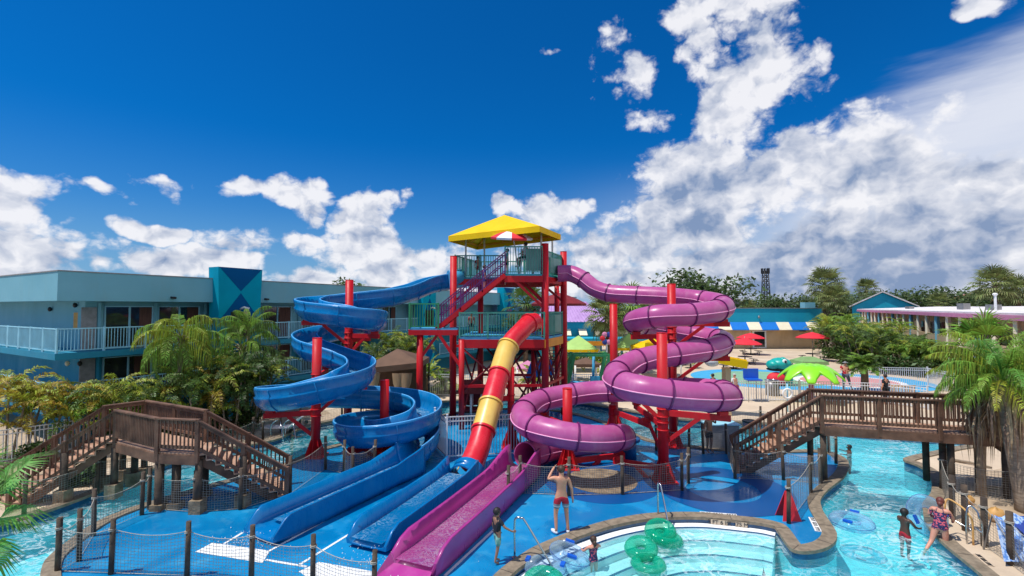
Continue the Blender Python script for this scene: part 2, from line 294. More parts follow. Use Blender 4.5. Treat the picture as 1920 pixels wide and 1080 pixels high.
# ------------------------------------------------------------------ geometry helpers
V = Vector
def V3(p): return p if isinstance(p, Vector) and len(p) == 3 else Vector((*p, 0)[:3])
class MB:
    def __init__(s): s.v = []; s.f = []; s.m = []; s.sm = []
    def add(s, vs, fs, m=0, smooth=False):
        o = len(s.v); s.v += [tuple(v) for v in vs]
        for f in fs: s.f.append(tuple(i + o for i in f)); s.m.append(m); s.sm.append(smooth)
        return s
    def hexa(s, b, m=0):   # 8 verts: bottom 4 ccw, top 4
        return s.add(b, [(3, 2, 1, 0), (4, 5, 6, 7), (0, 1, 5, 4), (1, 2, 6, 5), (2, 3, 7, 6), (3, 0, 4, 7)], m)
    def box(s, c, d, rz=0, m=0):
        x, y, z = d[0] / 2, d[1] / 2, d[2] / 2; ca, sa = math.cos(rz), math.sin(rz)
        return s.hexa([V((c[0] + a * ca - b * sa, c[1] + a * sa + b * ca, c[2] + e)) for e in (-z, z) for a, b in ((-x, -y), (x, -y), (x, y), (-x, y))], m)
    def beam(s, p, q, w, h, m=0, up=(0, 0, 1)):
        p, q = V(p), V(q); t = (q - p).normalized(); up = V(up)
        if abs(t.dot(up)) > .995: up = V((0, 1, 0))
        a = t.cross(up).normalized() * w / 2; b = a.cross(t).normalized() * h / 2
        return s.hexa([p - a - b, q - a - b, q + a - b, p + a - b, p - a + b, q - a + b, q + a + b, p + a + b], m)
    def tube(s, pts, r, n=10, m=0, caps=True, smooth=True):
        pts = [V(p) for p in pts]; k = len(pts); rs = r if isinstance(r, (list, tuple)) else [r] * k
        vs = []; prev = None
        for i, p in enumerate(pts):
            t = (pts[min(i + 1, k - 1)] - pts[max(i - 1, 0)]).normalized()
            if prev is None:
                a = t.cross(V((0, 0, 1)))
                if a.length < .05: a = V((1, 0, 0))
                a.normalize()
            else:
                a = prev - t * prev.dot(t)
                a = a.normalized() if a.length > 1e-6 else prev
            prev = a; b = t.cross(a)
            for j in range(n):
                an = 2 * math.pi * j / n; vs.append(p + (a * math.cos(an) + b * math.sin(an)) * rs[i])
        fs = [(i * n + j, i * n + (j + 1) % n, (i + 1) * n + (j + 1) % n, (i + 1) * n + j) for i in range(k - 1) for j in range(n)]
        s.add(vs, fs, m, smooth)
        if caps:
            o = len(s.v) - k * n
            s.f.append(tuple(o + j for j in reversed(range(n)))); s.m.append(m); s.sm.append(False)
            s.f.append(tuple(o + (k - 1) * n + j for j in range(n))); s.m.append(m); s.sm.append(False)
        return s
    def cyl(s, c, r, h, n=14, m=0, r2=None):
        c = V(c); return s.tube([c, c + V((0, 0, h))], [r, r if r2 is None else r2], n, m)
    def ell(s, c, r, n=12, k=8, m=0, rz=0):
        c = V(c); ca, sa = math.cos(rz), math.sin(rz); vs = []; fs = []
        for i in range(k + 1):
            ph = math.pi * i / k
            for j in range(n):
                th = 2 * math.pi * j / n; x, y, z = r[0] * math.sin(ph) * math.cos(th), r[1] * math.sin(ph) * math.sin(th), r[2] * math.cos(ph)
                vs.append(c + V((x * ca - y * sa, x * sa + y * ca, z)))
        for i in range(k):
            for j in range(n): fs.append((i * n + j, (i + 1) * n + j, (i + 1) * n + (j + 1) % n, i * n + (j + 1) % n))
        return s.add(vs, fs, m, True)
    def sweep(s, fr, prof, closed=True, m=0, smooth=True, caps=True, scale=None):
        n = len(prof); vs = []
        for i, (p, a, b) in enumerate(fr):
            k = scale(i / (len(fr) - 1)) if scale else (1, 1)
            for (x, y) in prof: vs.append(p + a * x * k[0] + b * y * k[1])
        rng = n if closed else n - 1
        fs = [(i * n + j, (i + 1) * n + j, (i + 1) * n + (j + 1) % n, i * n + (j + 1) % n) for i in range(len(fr) - 1) for j in range(rng)]
        s.add(vs, fs, m, smooth)
        if caps and closed:
            o = len(s.v) - len(vs)
            s.f.append(tuple(o + j for j in range(n))); s.m.append(m); s.sm.append(False)
            s.f.append(tuple(o + len(vs) - n + j for j in reversed(range(n)))); s.m.append(m); s.sm.append(False)
        return s
    def torus(s, c, Rr, r, n=28, k=10, m=0, sy=1.0, ax=None):
        c = V(c); q = ax or Matrix.Identity(3); vs = []; fs = []
        for i in range(n):
            a = 2 * math.pi * i / n
            for j in range(k):
                b = 2 * math.pi * j / k; vs.append(c + q @ V(((Rr + r * math.cos(b)) * math.cos(a), (Rr * sy + r * math.cos(b)) * math.sin(a), r * math.sin(b))))
        for i in range(n):
            for j in range(k): fs.append((i * k + j, ((i + 1) % n) * k + j, ((i + 1) % n) * k + (j + 1) % k, i * k + (j + 1) % k))
        return s.add(vs, fs, m, True)
    def prism(s, poly, z0, z1, m=0, holes=()):
        loops = [[V((p[0], p[1], 0)) for p in poly]] + [[V((p[0], p[1], 0)) for p in h] for h in holes]
        flat = [p for l in loops for p in l]; tr = geometry.tessellate_polygon(loops)
        for z, fl in ((z1, False), (z0, True)):
            if z is None: continue
            fs = []
            for t in tr:
                a, b, c = [flat[i] for i in t]; up = (b - a).cross(c - a).z > 0
                fs.append(tuple(t) if up != fl else tuple(reversed(t)))
            s.add([V((p.x, p.y, z)) for p in flat], fs, m)
        if z0 is not None:
            for l in loops:
                n = len(l); s.add([V((p.x, p.y, z0)) for p in l] + [V((p.x, p.y, z1)) for p in l], [(i, (i + 1) % n, n + (i + 1) % n, n + i) for i in range(n)], m)
        return s
    def quad(s, a, b, c, d, m=0): return s.add([a, b, c, d], [(0, 1, 2, 3)], m)
    def build(s, name, mats, parent=None, top=False):
        me = bpy.data.meshes.new(name)
        org = V((0, 0, 0))
        if parent is not None: org = wloc(parent)
        elif top and s.v:
            a = np.array(s.v); lo, hi = a.min(0), a.max(0); org = V(((lo[0] + hi[0]) / 2, (lo[1] + hi[1]) / 2, lo[2]))
        me.from_pydata([(v[0] - org[0], v[1] - org[1], v[2] - org[2]) for v in s.v], [], s.f)
        if not isinstance(mats, (list, tuple)): mats = [mats]
        for x in mats: me.materials.append(Mt[x] if isinstance(x, str) else x)
        me.polygons.foreach_set('material_index', s.m); me.polygons.foreach_set('use_smooth', s.sm); me.update()
        o = bpy.data.objects.new(name, me); C.objects.link(o)
        if parent is not None: o.parent = parent
        else: o.location = org
        return o
def wloc(o):
    l = V(o.location)
    while o.parent is not None: o = o.parent; l = l + V(o.location)
    return l
def tag(o, label, cat, group=None, kind=None):
    if label: o['label'] = label
    if cat: o['category'] = cat
    if group: o['group'] = group
    if kind: o['kind'] = kind
    return o
def thing(name, label, cat, loc=(0, 0, 0), group=None):
    o = bpy.data.objects.new(name, None); o.empty_display_size = .2; C.objects.link(o); o.location = loc
    return tag(o, label, cat, group)
def struct(o): o['kind'] = 'structure'; return o
def dup(src, loc, rz=None, label=None, sc=None):
    def cpy(o, par):
        c = o.copy(); C.objects.link(c); c.parent = par
        for ch in [x for x in KIDS.get(o.name, [])]: KIDS.setdefault(c.name, []).append(cpy(ch, c))
        return c
    KIDS = {}
    for o in C.objects:
        if o.parent: KIDS.setdefault(o.parent.name, []).append(o)
    c = cpy(src, None); c.location = loc
    if rz is not None: c.rotation_euler = (0, 0, rz)
    if sc: c.scale = (sc, sc, sc) if not isinstance(sc, tuple) else sc
    if label: c['label'] = label
    return c
def spline(pts, n=8):
    pts = [V(p) for p in pts]; P0 = [pts[0] * 2 - pts[1]] + pts + [pts[-1] * 2 - pts[-2]]; out = []
    for i in range(1, len(P0) - 2):
        a, b, c, d = P0[i - 1:i + 3]
        for k in range(n):
            t = k / n; out.append(.5 * ((2 * b) + (c - a) * t + (2 * a - 5 * b + 4 * c - d) * t * t + (3 * b - a - 3 * c + d) * t ** 3))
    out.append(pts[-1]); return out
def frames(pts, bank=None):
    fr = []
    for i, p in enumerate(pts):
        t = (pts[min(i + 1, len(pts) - 1)] - pts[max(i - 1, 0)]).normalized(); a = t.cross(V((0, 0, 1))).normalized(); b = a.cross(t).normalized()
        if bank:
            k = bank(i / (len(pts) - 1)); a, b = a * math.cos(k) + b * math.sin(k), b * math.cos(k) - a * math.sin(k)
        fr.append((p, a, b))
    return fr
def smooth_loop(pts, n=6):
    k = len(pts); out = []
    for i in range(k):
        a, b, c, d = [V(pts[(i + j) % k]) for j in (-1, 0, 1, 2)]
        for q in range(n):
            t = q / n; out.append(.5 * ((2 * b) + (c - a) * t + (2 * a - 5 * b + 4 * c - d) * t * t + (3 * b - a - 3 * c + d) * t ** 3))
    return out
def offset(pts, d):     # open polyline offset (left of travel positive)
    out = []
    for i, p in enumerate(pts):
        t = (pts[min(i + 1, len(pts) - 1)] - pts[max(i - 1, 0)]); t.z = 0; t.normalize(); out.append(p + V((-t.y, t.x, 0)) * d)
    return out
def ribbon(mb, a, b, m=0, z=0.0):
    n = len(a); return mb.add([V((p.x, p.y, p.z + z)) for p in a] + [V((p.x, p.y, p.z + z)) for p in b], [(i, i + 1, n + i + 1, n + i) for i in range(n - 1)], m)
def along(pts, step):
    out = []; acc = 0; out.append((pts[0].copy(), (pts[1] - pts[0]).normalized()))
    for a, b in zip(pts, pts[1:]):
        l = (b - a).length; t = step - acc
        while t <= l: out.append((a + (b - a) * (t / l), (b - a).normalized())); t += step
        acc = (acc + l) % step
    return out
# ------------------------------------------------------------------ railings, fences, nets
def pickets(mb, p, q, h, step=.11, w=.018, m=0, z0=.08, slope=None):
    p, q = V(p), V(q); n = max(1, int((q - p).length / step))
    for i in range(1, n):
        c = p.lerp(q, i / n); mb.beam(c + V((0, 0, z0)), c + V((0, 0, h)), w, w, m)
def railing(parent, name, pts, h, mt, step=.11, w=.018, rail=.045, post=.05, pstep=1.4, posts=True):
    """one mesh per run: top rail, bottom rail, posts, balusters"""
    mb = MB()
    for a, b in zip(pts, pts[1:]):
        a, b = V(a), V(b); u = V((0, 0, 1))
        mb.beam(a + u * (h - rail / 2), b + u * (h - rail / 2), rail, rail); mb.beam(a + u * .1, b + u * .1, rail * .7, rail * .7)
        pickets(mb, a, b, h - rail, step, w, 0, .1)
        if posts:
            k = max(1, round((b - a).length / pstep))
            for i in range(k + 1): c = a.lerp(b, i / k); mb.beam(c - u * .03, c + u * (h + random.uniform(.012, .03)), post + random.uniform(0, .008), post + random.uniform(0, .008))
    return mb.build(name, mt, parent)
def net_span(mb, a, b, ha, hb, step=.075, w=.0085, sag=.12):
    L_ = (b - a).length; n = max(2, int(L_ / step)); t = (b - a).normalized(); side = V((-t.y, t.x, 0))
    def top(s): return (ha * (1 - s) + hb * s) - sag * 4 * s * (1 - s)
    def strip(p, q, nrm):
        d = (q - p).normalized(); e = d.cross(nrm).normalized() * w / 2; f = nrm * w / 2
        mb.add([p - e, p + e, p + f, q - e, q + e, q + f], [(0, 1, 4, 3), (1, 2, 5, 4), (2, 0, 3, 5)])
    for i in range(n + 1):
        s = i / n; c = a.lerp(b, s); c = c + side * .015 * math.sin(i * 1.7); strip(c + V((0, 0, .03)), c + V((0, 0, top(s))), side)
    rows = int(max(ha, hb) / step)
    for r in range(rows):
        for i in range(0, n, 3):
            s0, s1 = i / n, min(1, (i + 3) / n); z = .03 + r / rows
            z0, z1 = z * top(s0), z * top(s1)
            strip(a.lerp(b, s0) + V((0, 0, z0)), a.lerp(b, s1) + V((0, 0, z1)), side)
def rope_fence(label, tops, h=1.1, z0=0.0, group='netted rope fences on wooden posts', pr=.055, extra=None, ph=.12):
    pts = []
    for t in tops:
        pts.append(G(t[0], t[1], z0 + h) - V((0, 0, h)) if len(t) == 2 else V(t))
    th = thing('net_fence', label, 'fence', sum(pts, V((0, 0, 0))) / len(pts), group)
    for p in pts:
        mb = MB(); lean = V((random.uniform(-.03, .03), random.uniform(-.02, .02), 0))
        mb.tube([p - V((0, 0, .05)), p + lean * .5 + V((0, 0, h * .5)), p + lean + V((0, 0, h + ph))], [pr, pr * .97, pr * .93], 10, smooth=True); mb.build('post', 'post', th)
        mb.__init__()
    nt_ = MB(); rp = MB()
    for a, b in zip(pts, pts[1:]):
        net_span(nt_, a, b, h - .1, h - .1)
        k = 8; rp.tube([a.lerp(b, i / k) + V((0, 0, (h - .1) - .12 * 4 * (i / k) * (1 - i / k))) for i in range(k + 1)], .008, 5)
        rp.tube([a + V((0, 0, .03)), b + V((0, 0, .03))], .008, 4)
    for p in pts:
        for q in range(2): rp.torus(p + V((0, 0, h - .1 - q * .03)), pr + .006, .012, 10, 5)
    nt_.build('net', 'net', th); rp.build('rope', 'rope', th); return th
def picket_fence(label, pts, h=1.5, step=.12, mt='whitefence', group='white metal picket fences', name='picket_fence', w=.025):
    th = thing(name, label, 'fence', pts[0], group); up = V((0, 0, 1)); rl = MB(); pk = MB()
    for a, b in zip(pts, pts[1:]):
        k = max(1, round((b - a).length / 2.4))
        for i in range(k + 1):
            c = a.lerp(b, i / k)
            if i == k and b is not pts[-1]: continue
            mb = MB(); mb.beam(c, c + up * (h + .06), .07, .07); mb.box(c + up * (h + .07), (.085, .085, .03)); mb.build('post', mt, th)
        for z in (.12, h - .2, h - .03): rl.beam(a + up * z, b + up * z, .035, .04)
        n = int((b - a).length / step)
        for i in range(1, n): c = a.lerp(b, i / n); pk.beam(c + up * .06, c + up * (h - .03), w, w)
    rl.build('rail', mt, th); pk.build('pickets', mt, th); return th
# ================================================================== SETTING
WZ = -.17
def L2(px): return [G(x, y) for x, y in px]
left_bank = L2([(-500, 1150), (-200, 1052), (0, 985), (60, 968), (150, 937), (250, 895), (330, 866), (420, 845), (514, 826), (550, 811), (587, 798), (627, 789)])
far_bank = L2([(700, 773), (800, 757), (920, 748), (1050, 752), (1150, 766), (1230, 780), (1290, 788), (1373, 792), (1460, 797), (1560, 804), (1660, 812), (1760, 818), (1860, 822)])
spit = L2([(1900, 828), (1808, 837), (1760, 846), (1705, 858), (1696, 864), (1720, 873), (1743, 888), (1749, 909), (1747, 927), (1732, 946), (1733, 958), (1739, 985), (1771, 1021), (1844, 1082), (1960, 1190), (2300, 1500)])
near = [V((7.5, 4.2, 0)), V((-16, 4.2, 0))]
outer = spline(left_bank, 4) + spline(far_bank, 4) + spline(spit, 5)
nO = len(outer); outer_poly = outer + near
isl_left = L2([(78, 1100), (80, 1072), (92, 1048), (132, 1015), (176, 985), (225, 962), (300, 937), (400, 908), (480, 888), (540, 868), (590, 846), (640, 832), (700, 812), (780, 792), (860, 773), (960, 766), (1060, 772), (1150, 797), (1220, 826), (1290, 836), (1360, 843), (1440, 846), (1520, 845), (1562, 850)])
isl_right = L2([(1562, 850), (1584, 861), (1590, 874), (1581, 895), (1551, 920), (1537, 938), (1539, 955), (1545, 967), (1560, 990), (1567, 1004), (1563, 1018), (1545, 1030), (1514, 1036), (1488, 1033), (1474, 1018), (1462, 1000), (1454, 989)])
isl_arc = L2([(1454, 989), (1425, 983), (1391, 979), (1318, 972), (1260, 972), (1214, 975), (1164, 984), (1123, 995), (1075, 1012), (1024, 1034), (996, 1051), (968, 1071), (940, 1100), (915, 1150)])
arc_s = spline(isl_arc, 5)
island = spline(isl_left, 5)[:-1] + spline(isl_right, 5)[:-1] + arc_s
island += [G(905, 1250), G(600, 1290), G(300, 1290), G(100, 1230)]
# ground: one big sheet with the pool cut out
mb = MB(); big = [V((-700, -60, 0)), V((700, -60, 0)), V((700, 900, 0)), V((-700, 900, 0))]
inn = [V((-60, 2, 0)), V((75, 2, 0)), V((75, 95, 0)), V((-60, 95, 0))]
mb.prism(big, None, -.02, holes=[inn]); struct(mb.build('ground', 'ground'))
mb = MB(); mb.prism(inn, None, 0, holes=[outer_poly]); struct(mb.build('plaza', 'concrete'))
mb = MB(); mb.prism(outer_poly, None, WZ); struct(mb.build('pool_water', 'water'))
mb = MB(); mb.prism([V((-60, 2, 0)), V((75, 2, 0)), V((75, 60, 0)), V((-60, 60, 0))], None, -1.05); struct(mb.build('pool_floor', 'poolfloor'))
mb = MB(); mb.prism(island, -1.04, 0); struct(mb.build('splash_deck', 'deckblue'))
# walls of the pool and coping
def coping(name, line, w, inward, h=.05, closed=False):
    """line = water edge; coping lies on the land side, tile band and wall drop into the water"""
    if closed: line = line + [line[0].copy()]
    a = offset(line, -.03 * inward); b = offset(line, w * inward); mb = MB(); bad = [min((q - p).length for q in line) < w * .93 for p in b]
    for i in range(1, len(b)):
        if bad[i]: b[i] = b[i - 1].copy()
    ribbon(mb, a, b, 0, h); n = len(a)
    mb.add([p + V((0, 0, h)) for p in a] + [p + V((0, 0, -.03)) for p in a], [(i, i + 1, n + i + 1, n + i) for i in range(n - 1)], 0)
    mb.add([p + V((0, 0, h)) for p in b] + [p + V((0, 0, -.01)) for p in b], [(i, i + 1, n + i + 1, n + i) for i in range(n - 1)], 0)
    # joints
    for p, t in along(line, 1.2):
        if name[0] == 'i' and 7.2 < p.x < 9.5 and p.y < 12.3: continue
        s = V((-t.y, t.x, 0)) * inward; mb.beam(p - s * .02 + V((0, 0, h)), p + s * w + V((0, 0, h)), .012, .006, 2)
    c = offset(line, -.004 * inward)
    mb.add([p + V((0, 0, -.03)) for p in c] + [p + V((0, 0, -.38)) for p in c], [(i, i + 1, n + i + 1, n + i) for i in range(n - 1)], 1)
    mb.add([p + V((0, 0, -.38)) for p in c] + [p + V((0, 0, -1.05)) for p in c], [(i, i + 1, n + i + 1, n + i) for i in range(n - 1)], 3)
    return struct(mb.build(name, ['coping', 'tile', 'black', 'poolfloor']))
coping('pool_coping', outer, .32, 1)
coping('island_coping', island[:-4], .31, -1)
def thin_sheet(name, poly, mt, z, lab=None):
    mb = MB(); mb.prism(poly, None, z); return struct(mb.build(name, mt))
def circ(c, r, n=48, a0=0, ry=None): return [V((c[0] + r * math.cos(a0 + 2 * math.pi * i / n), c[1] + (ry or r) * math.sin(a0 + 2 * math.pi * i / n), 0)) for i in range(n)]
# darker painted rings and the gravel bed
rc = (6.95, 16.15); gc = (3.1, 16.9)
mb = MB(); mb.prism(circ(rc, 2.15), None, .008, holes=[circ(rc, 1.17)]); struct(mb.build('painted_ring', 'deckdark'))
mb = MB(); mb.prism(circ(gc, 2.0), None, .004, holes=[circ(gc, 1.22)]); struct(mb.build('painted_ring', 'deckdark'))
thin_sheet('gravel_bed', circ(gc, 1.21), 'mulch', .012)
# white floor paint
mb = MB()
def stripe(a, b, w=.07): a, b = G(*a), G(*b); mb.beam(a + V((0, 0, .006)), b + V((0, 0, .006)), w, .004)
stripe((500, 1036), (663, 947)); stripe((560, 1060), (720, 962)); stripe((834, 1080), (935, 985)); stripe((420, 1020), (455, 999)); stripe((498, 1050), (575, 1063)); stripe((735, 1068), (700, 1090))
for q in ([(366, 1035), (398, 1018), (506, 1033), (492, 1056)], [(560, 1072), (598, 1054), (735, 1078), (720, 1110), (600, 1098)]):
    mb.prism([G(*p) for p in q], None, .006)
struct(mb.build('floor_marking', 'paint'))
# underwater steps following the arc
st = offset(arc_s, .0)
for i, (d0, d1, z) in enumerate(((.02, .34, -.125), (.34, .78, -.27), (.78, 1.22, -.43), (1.22, 1.68, -.60), (1.68, 2.15, -.80))):
    mb = MB(); a = offset(arc_s[:56], -d0) if False else offset(arc_s, d0); b = offset(arc_s, d1); n = len(a)
    ribbon(mb, a, b, 0, z); mb.add([p + V((0, 0, z)) for p in b] + [p + V((0, 0, -1.05)) for p in b], [(k, k + 1, n + k + 1, n + k) for k in range(n - 1)], 0)
    ribbon(mb, offset(arc_s, d1 - .075), offset(arc_s, d1 + .004), 1, z + .004)
    mb.add([a[0] + V((0, 0, z)), b[0] + V((0, 0, z)), b[0] + V((0, 0, -1.05)), a[0] + V((0, 0, -1.05))], [(0, 1, 2, 3)], 0)
    struct(mb.build('pool_step', ['step', 'tile']))
# garden beds
thin_sheet('garden_bed', [G(-250, 975), G(30, 938), G(170, 888), G(330, 838), G(470, 812), G(620, 775), G(560, 740), G(300, 745), G(-300, 800)], 'sand', .006)
thin_sheet('garden_bed', [G(1790, 900), G(1810, 950), G(1860, 985), G(2100, 1020), G(2300, 900), G(1990, 858), G(1870, 880)], 'sand', .006)
thin_sheet('garden_bed', [G(1560, 668), G(1600, 690), G(1690, 695), G(1800, 700), G(2000, 715), G(2100, 650), G(1760, 640), G(1560, 655)], 'mulch', .006)
thin_sheet('garden_bed', [G(-400, 800), G(300, 740), G(560, 738), G(560, 700), G(0, 715), G(-600, 740)], 'mulch', .010)
thin_sheet('grass_strip', [G(790, 735), G(860, 742), G(900, 728), G(830, 715)], mat('grass', (.12, .16, .04), .9, 0, 3, (.30, .30, .08), bump=.6), .006)
# kiddie splash pad far right
padc = G(1490, 722)
def ring_sheet(c, r0, r1, mt, z, ry=1.0):
    mb = MB(); mb.prism(circ(c, r1, 48, 0, r1 * ry), None, z, holes=[circ(c, r0, 48, 0, r0 * ry)] if r0 else []); struct(mb.build('splash_pad', mt))
c1 = G(1440, 709); c2 = G(1590, 715)
ring_sheet(c1, 0, 6.2, 'padblue', .008, .95); ring_sheet(c1, 0, 4.6, 'padgreen', .014, .95)
ring_sheet(c2, 0, 6.0, 'padblue', .011, .85); ring_sheet(c2, 0, 4.0, 'white', .017, .85); ring_sheet(c2, 0, 3.5, 'padpink', .023, .85)
# text strips on the ground
def text(parent, s, p, xdir, size, mt, up=None, name='lettering', wide=1.0):
    cu = bpy.data.curves.new(name, 'FONT'); cu.body = s; cu.size = size; cu.align_x = 'CENTER'; cu.align_y = 'CENTER'; cu.extrude = .002
    o = bpy.data.objects.new(name, cu); C.objects.link(o); dg = bpy.context.evaluated_depsgraph_get(); me = bpy.data.meshes.new_from_object(o.evaluated_get(dg)); bpy.data.objects.remove(o)
    x = V(xdir).normalized(); u = V(up or (0, 0, 1)).normalized(); z = x.cross(u).normalized()
    m = Matrix((x * wide, u, z)).transposed().to_4x4(); m.translation = V(p) - (wloc(parent) if parent else V((0, 0, 0))); me.transform(m); me.materials.clear(); me.materials.append(Mt[mt])
    o = bpy.data.objects.new(name, me); C.objects.link(o); o.parent = parent; return o
def sign_strip(label, a, b, w, words, mt='white', tm='black', size=None, zz=.01, flat=True):
    a, b = G(*a), G(*b); c = (a + b) / 2; t = thing('floor_sign', label, 'sign', c); d = (b - a).normalized(); u = V((-d.y, d.x, 0))
    m_ = MB(); m_.beam(a + V((0, 0, zz)), b + V((0, 0, zz)), w, .01); m_.build('plate', mt, t)
    if words: text(t, words, c + V((0, 0, zz + .008)), d, size or w * .8, tm, u)
    else:
        m_ = MB(); n = 14; random.seed(3)
        for i in range(n):
            if i in (4, 9): continue
            p = a.lerp(b, (i + .7) / (n + .4)); m_.beam(p - u * w * .28 + V((0, 0, zz + .007)), p + u * w * .28 + V((0, 0, zz + .007)), .025, .004)
            m_.beam(p - d * .02 + u * w * random.choice((-.28, 0, .28)) + V((0, 0, zz + .007)), p + d * .03 + u * w * random.choice((-.28, .1, .28)) + V((0, 0, zz + .007)), .02, .003)
        m_.build('lettering', tm, t)
sign_strip('long white lettered strip on the blue deck above the pool steps', (1313, 962), (1382, 967), .17, None, size=.15)
sign_strip('white lettered strip on the rounded tip of the blue deck', (1522, 971), (1535, 997), .17, None)
sign_strip('small pale marker plate on the concrete at the right pool edge', (1832, 1040), (1858, 1062), .16, None, 'concrete')
# depth marker on the tile band under the coping
def tile_sign(label, px0, px1, words):
    ks = [p for p in arc_s if px0 - 4 <= 960 + p.x / p.y * F <= px1 + 4]
    ks.sort(key=lambda p: p.x); a, b = ks[0], ks[-1]; c = (a + b) / 2; d = (b - a).normalized(); n = V((d.y, -d.x, 0))
    a, b, c = a + n * .05, b + n * .05, c + n * .05
    t = thing('depth_marker', label, 'sign', c + V((0, 0, -.07))); m_ = MB(); m_.beam(a + V((0, 0, -.055)), b + V((0, 0, -.055)), .015, .13); m_.build('plate', 'concrete', t)
    text(t, words, c + n * .012 + V((0, 0, -.055)), d, .155, 'black', (0, 0, 1), wide=1.0)
tile_sign('pale depth marker reading 2 FT 6 IN on the tiles above the pool steps', 1316, 1362, '2 FT 6 IN')
tile_sign('short pale metric depth marker right of the 2 FT 6 IN one', 1370, 1394, '.75 M')
a = G(36, 976); b = G(62, 968)
t = thing('depth_marker', 'pale depth marker on the left river bank tiles', 'sign', a); m_ = MB(); m_.beam(a + V((0, -.06, -.1)), b + V((0, -.06, -.1)), .02, .14); m_.build('plate', 'concrete', t)
text(t, '3 FT', (a + b) / 2 + V((0, -.08, -.1)), (b - a), .13, 'black')
# ================================================================== SLIDES
TR = .45
def tube_prof(r, n=20): return [(r * math.cos(2 * math.pi * i / n), r * math.sin(2 * math.pi * i / n)) for i in range(n)]
def tube_slide_part(parent, name, pts, r, mt, thick=.03, n=20):
    fr = frames(pts); mb = MB(); mb.sweep(fr, tube_prof(r, n), True, 0, True, False); mb.sweep(fr, list(reversed(tube_prof(r - thick, n))), True, 0, True, False)
    for i in (0, -1):   # end rims
        p, a, b = fr[i]; o = len(mb.v); pr = tube_prof(r, n); pi_ = tube_prof(r - thick, n)
        mb.add([p + a * x + b * y for x, y in pr] + [p + a * x + b * y for x, y in pi_], [(k, (k + 1) % n, n + (k + 1) % n, n + k) for k in range(n)], 0)
    return mb.build(name, mt, parent)
def flange(parent, p, t, r, mt, w=.055, d=.045):
    a = t.cross(V((0, 0, 1))).normalized(); b = a.cross(t).normalized(); mb = MB()
    pr = tube_prof(r + d, 24); q = [(p - t * w / 2, a, b), (p + t * w / 2, a, b)]
    mb.sweep(q, pr, True, 0, True, False); n = 24; ri = tube_prof(r - .005, 24)
    for s in (-1, 1):
        c = p + t * s * w / 2; mb.add([c + a * x + b * y for x, y in pr] + [c + a * x + b * y for x, y in ri], [(k, (k + 1) % n, n + (k + 1) % n, n + k) for k in range(n)], 0)
    return mb.build('flange', mt, parent)
def trough(parent, name, pts, prof, mt, scale=None):
    fr = frames(pts); mb = MB(); mb.sweep(fr, prof, True, 0, True, True, scale); return mb.build(name, mt, parent), fr
PURP = [(1046, 513, 26.0), (1070, 513, 25.9), (1092, 523, 25.5), (1116, 541, 25.1), (1145, 550, 24.7), (1190, 553, 24.1), (1250, 556, 23.4), (1310, 562, 22.9), (1345, 568, 21.9), (1357, 577, 20.8),
        (1338, 584, 19.8), (1290, 590, 19.3), (1240, 592, 19.1), (1203, 598, 19.7), (1189, 605, 20.9), (1203, 613, 22.2), (1245, 620, 23.1), (1295, 627, 23.0), (1338, 634, 22.2), (1357, 641, 21.0),
        (1336, 653, 19.8), (1281, 662, 18.9), (1215, 672, 18.5), (1174, 687, 18.0), (1155, 706, 17.0), (1169, 721, 15.9), (1205, 731, 15.2), (1255, 739, 15.0), (1310, 744, 15.2), (1350, 745, 15.9), (1366, 743, 17.0),
        (1350, 735, 18.2), (1300, 730, 19.0), (1240, 731, 19.6), (1170, 733, 20.2), (1106, 735, 20.5), (1040, 745, 20.1), (1000, 757, 19.3), (981, 776, 18.2), (992, 797, 17.2), (1040, 812, 16.5), (1095, 821, 16.35), (1142, 822, 16.8), (1167, 819, 17.8),
        (1160, 822, 18.9), (1120, 828, 19.6), (1070, 836, 19.5), (1030, 842, 18.8), (1000, 849, 17.9), (984, 853, 17.35)]
pc = [P(*q) for q in PURP]; pcs = spline(pc, 6)
ps = thing('purple_tube_slide', 'winding purple enclosed tube slide with open pink-purple run-out lane', 'water slide', G(1000, 880))
ptube = tube_slide_part(ps, 'tube', pcs, TR, 'purple')
for k, (p, t) in enumerate(along(pcs, 1.55)):
    if k > 0: flange(ptube, p, t, TR, 'purpledk')
fr = frames(pcs)
for s in (-1, 1):
    mb = MB(); mb.tube([p + a * s * (TR + .012) - b * .02 for p, a, b in fr], .022, 6); mb.build('side_seam', 'pink', ps)
# run-out lane of the purple slide
OPEN = [(-.62, .60), (-.54, .60), (-.50, .22), (-.44, .10), (-.25, .04), (0, .02), (.25, .04), (.44, .10), (.50, .22), (.54, .60), (.62, .60), (.615, .56), (.60, .0), (.59, -.14), (-.59, -.14), (-.60, .0), (-.615, .56)]
def lane(z0, p0, p1, sag=.25): return [p0.lerp(p1, i / 20) + V((0, 0, z0 * (1 - i / 20) ** 2)) for i in range(21)]
pA = G(984, 872); pA = V((pc[-1].x, pc[-1].y, 0)); u = V((.40, .917, 0)).normalized()
pB = G(774, 1078); pe = lane(.20, pA + V((0, 0, .08)), V((pB.x, pB.y, .12)))
run, fr2 = trough(ps, 'runout_channel', pe, OPEN, 'purpleflume', lambda t: (1.0, (1.30 if t < .06 else 1.30 - .42 * min(1, (t - .06) * 5)) * (1 if t < .93 else 1 - (t - .93) / .07 * .55)))
end = pe[-1]; ud = (pe[-1] - pe[-2]).normalized(); sd = V((ud.y, -ud.x, 0))
mb = MB(); q = end + ud * .02; nose = q + ud * .55
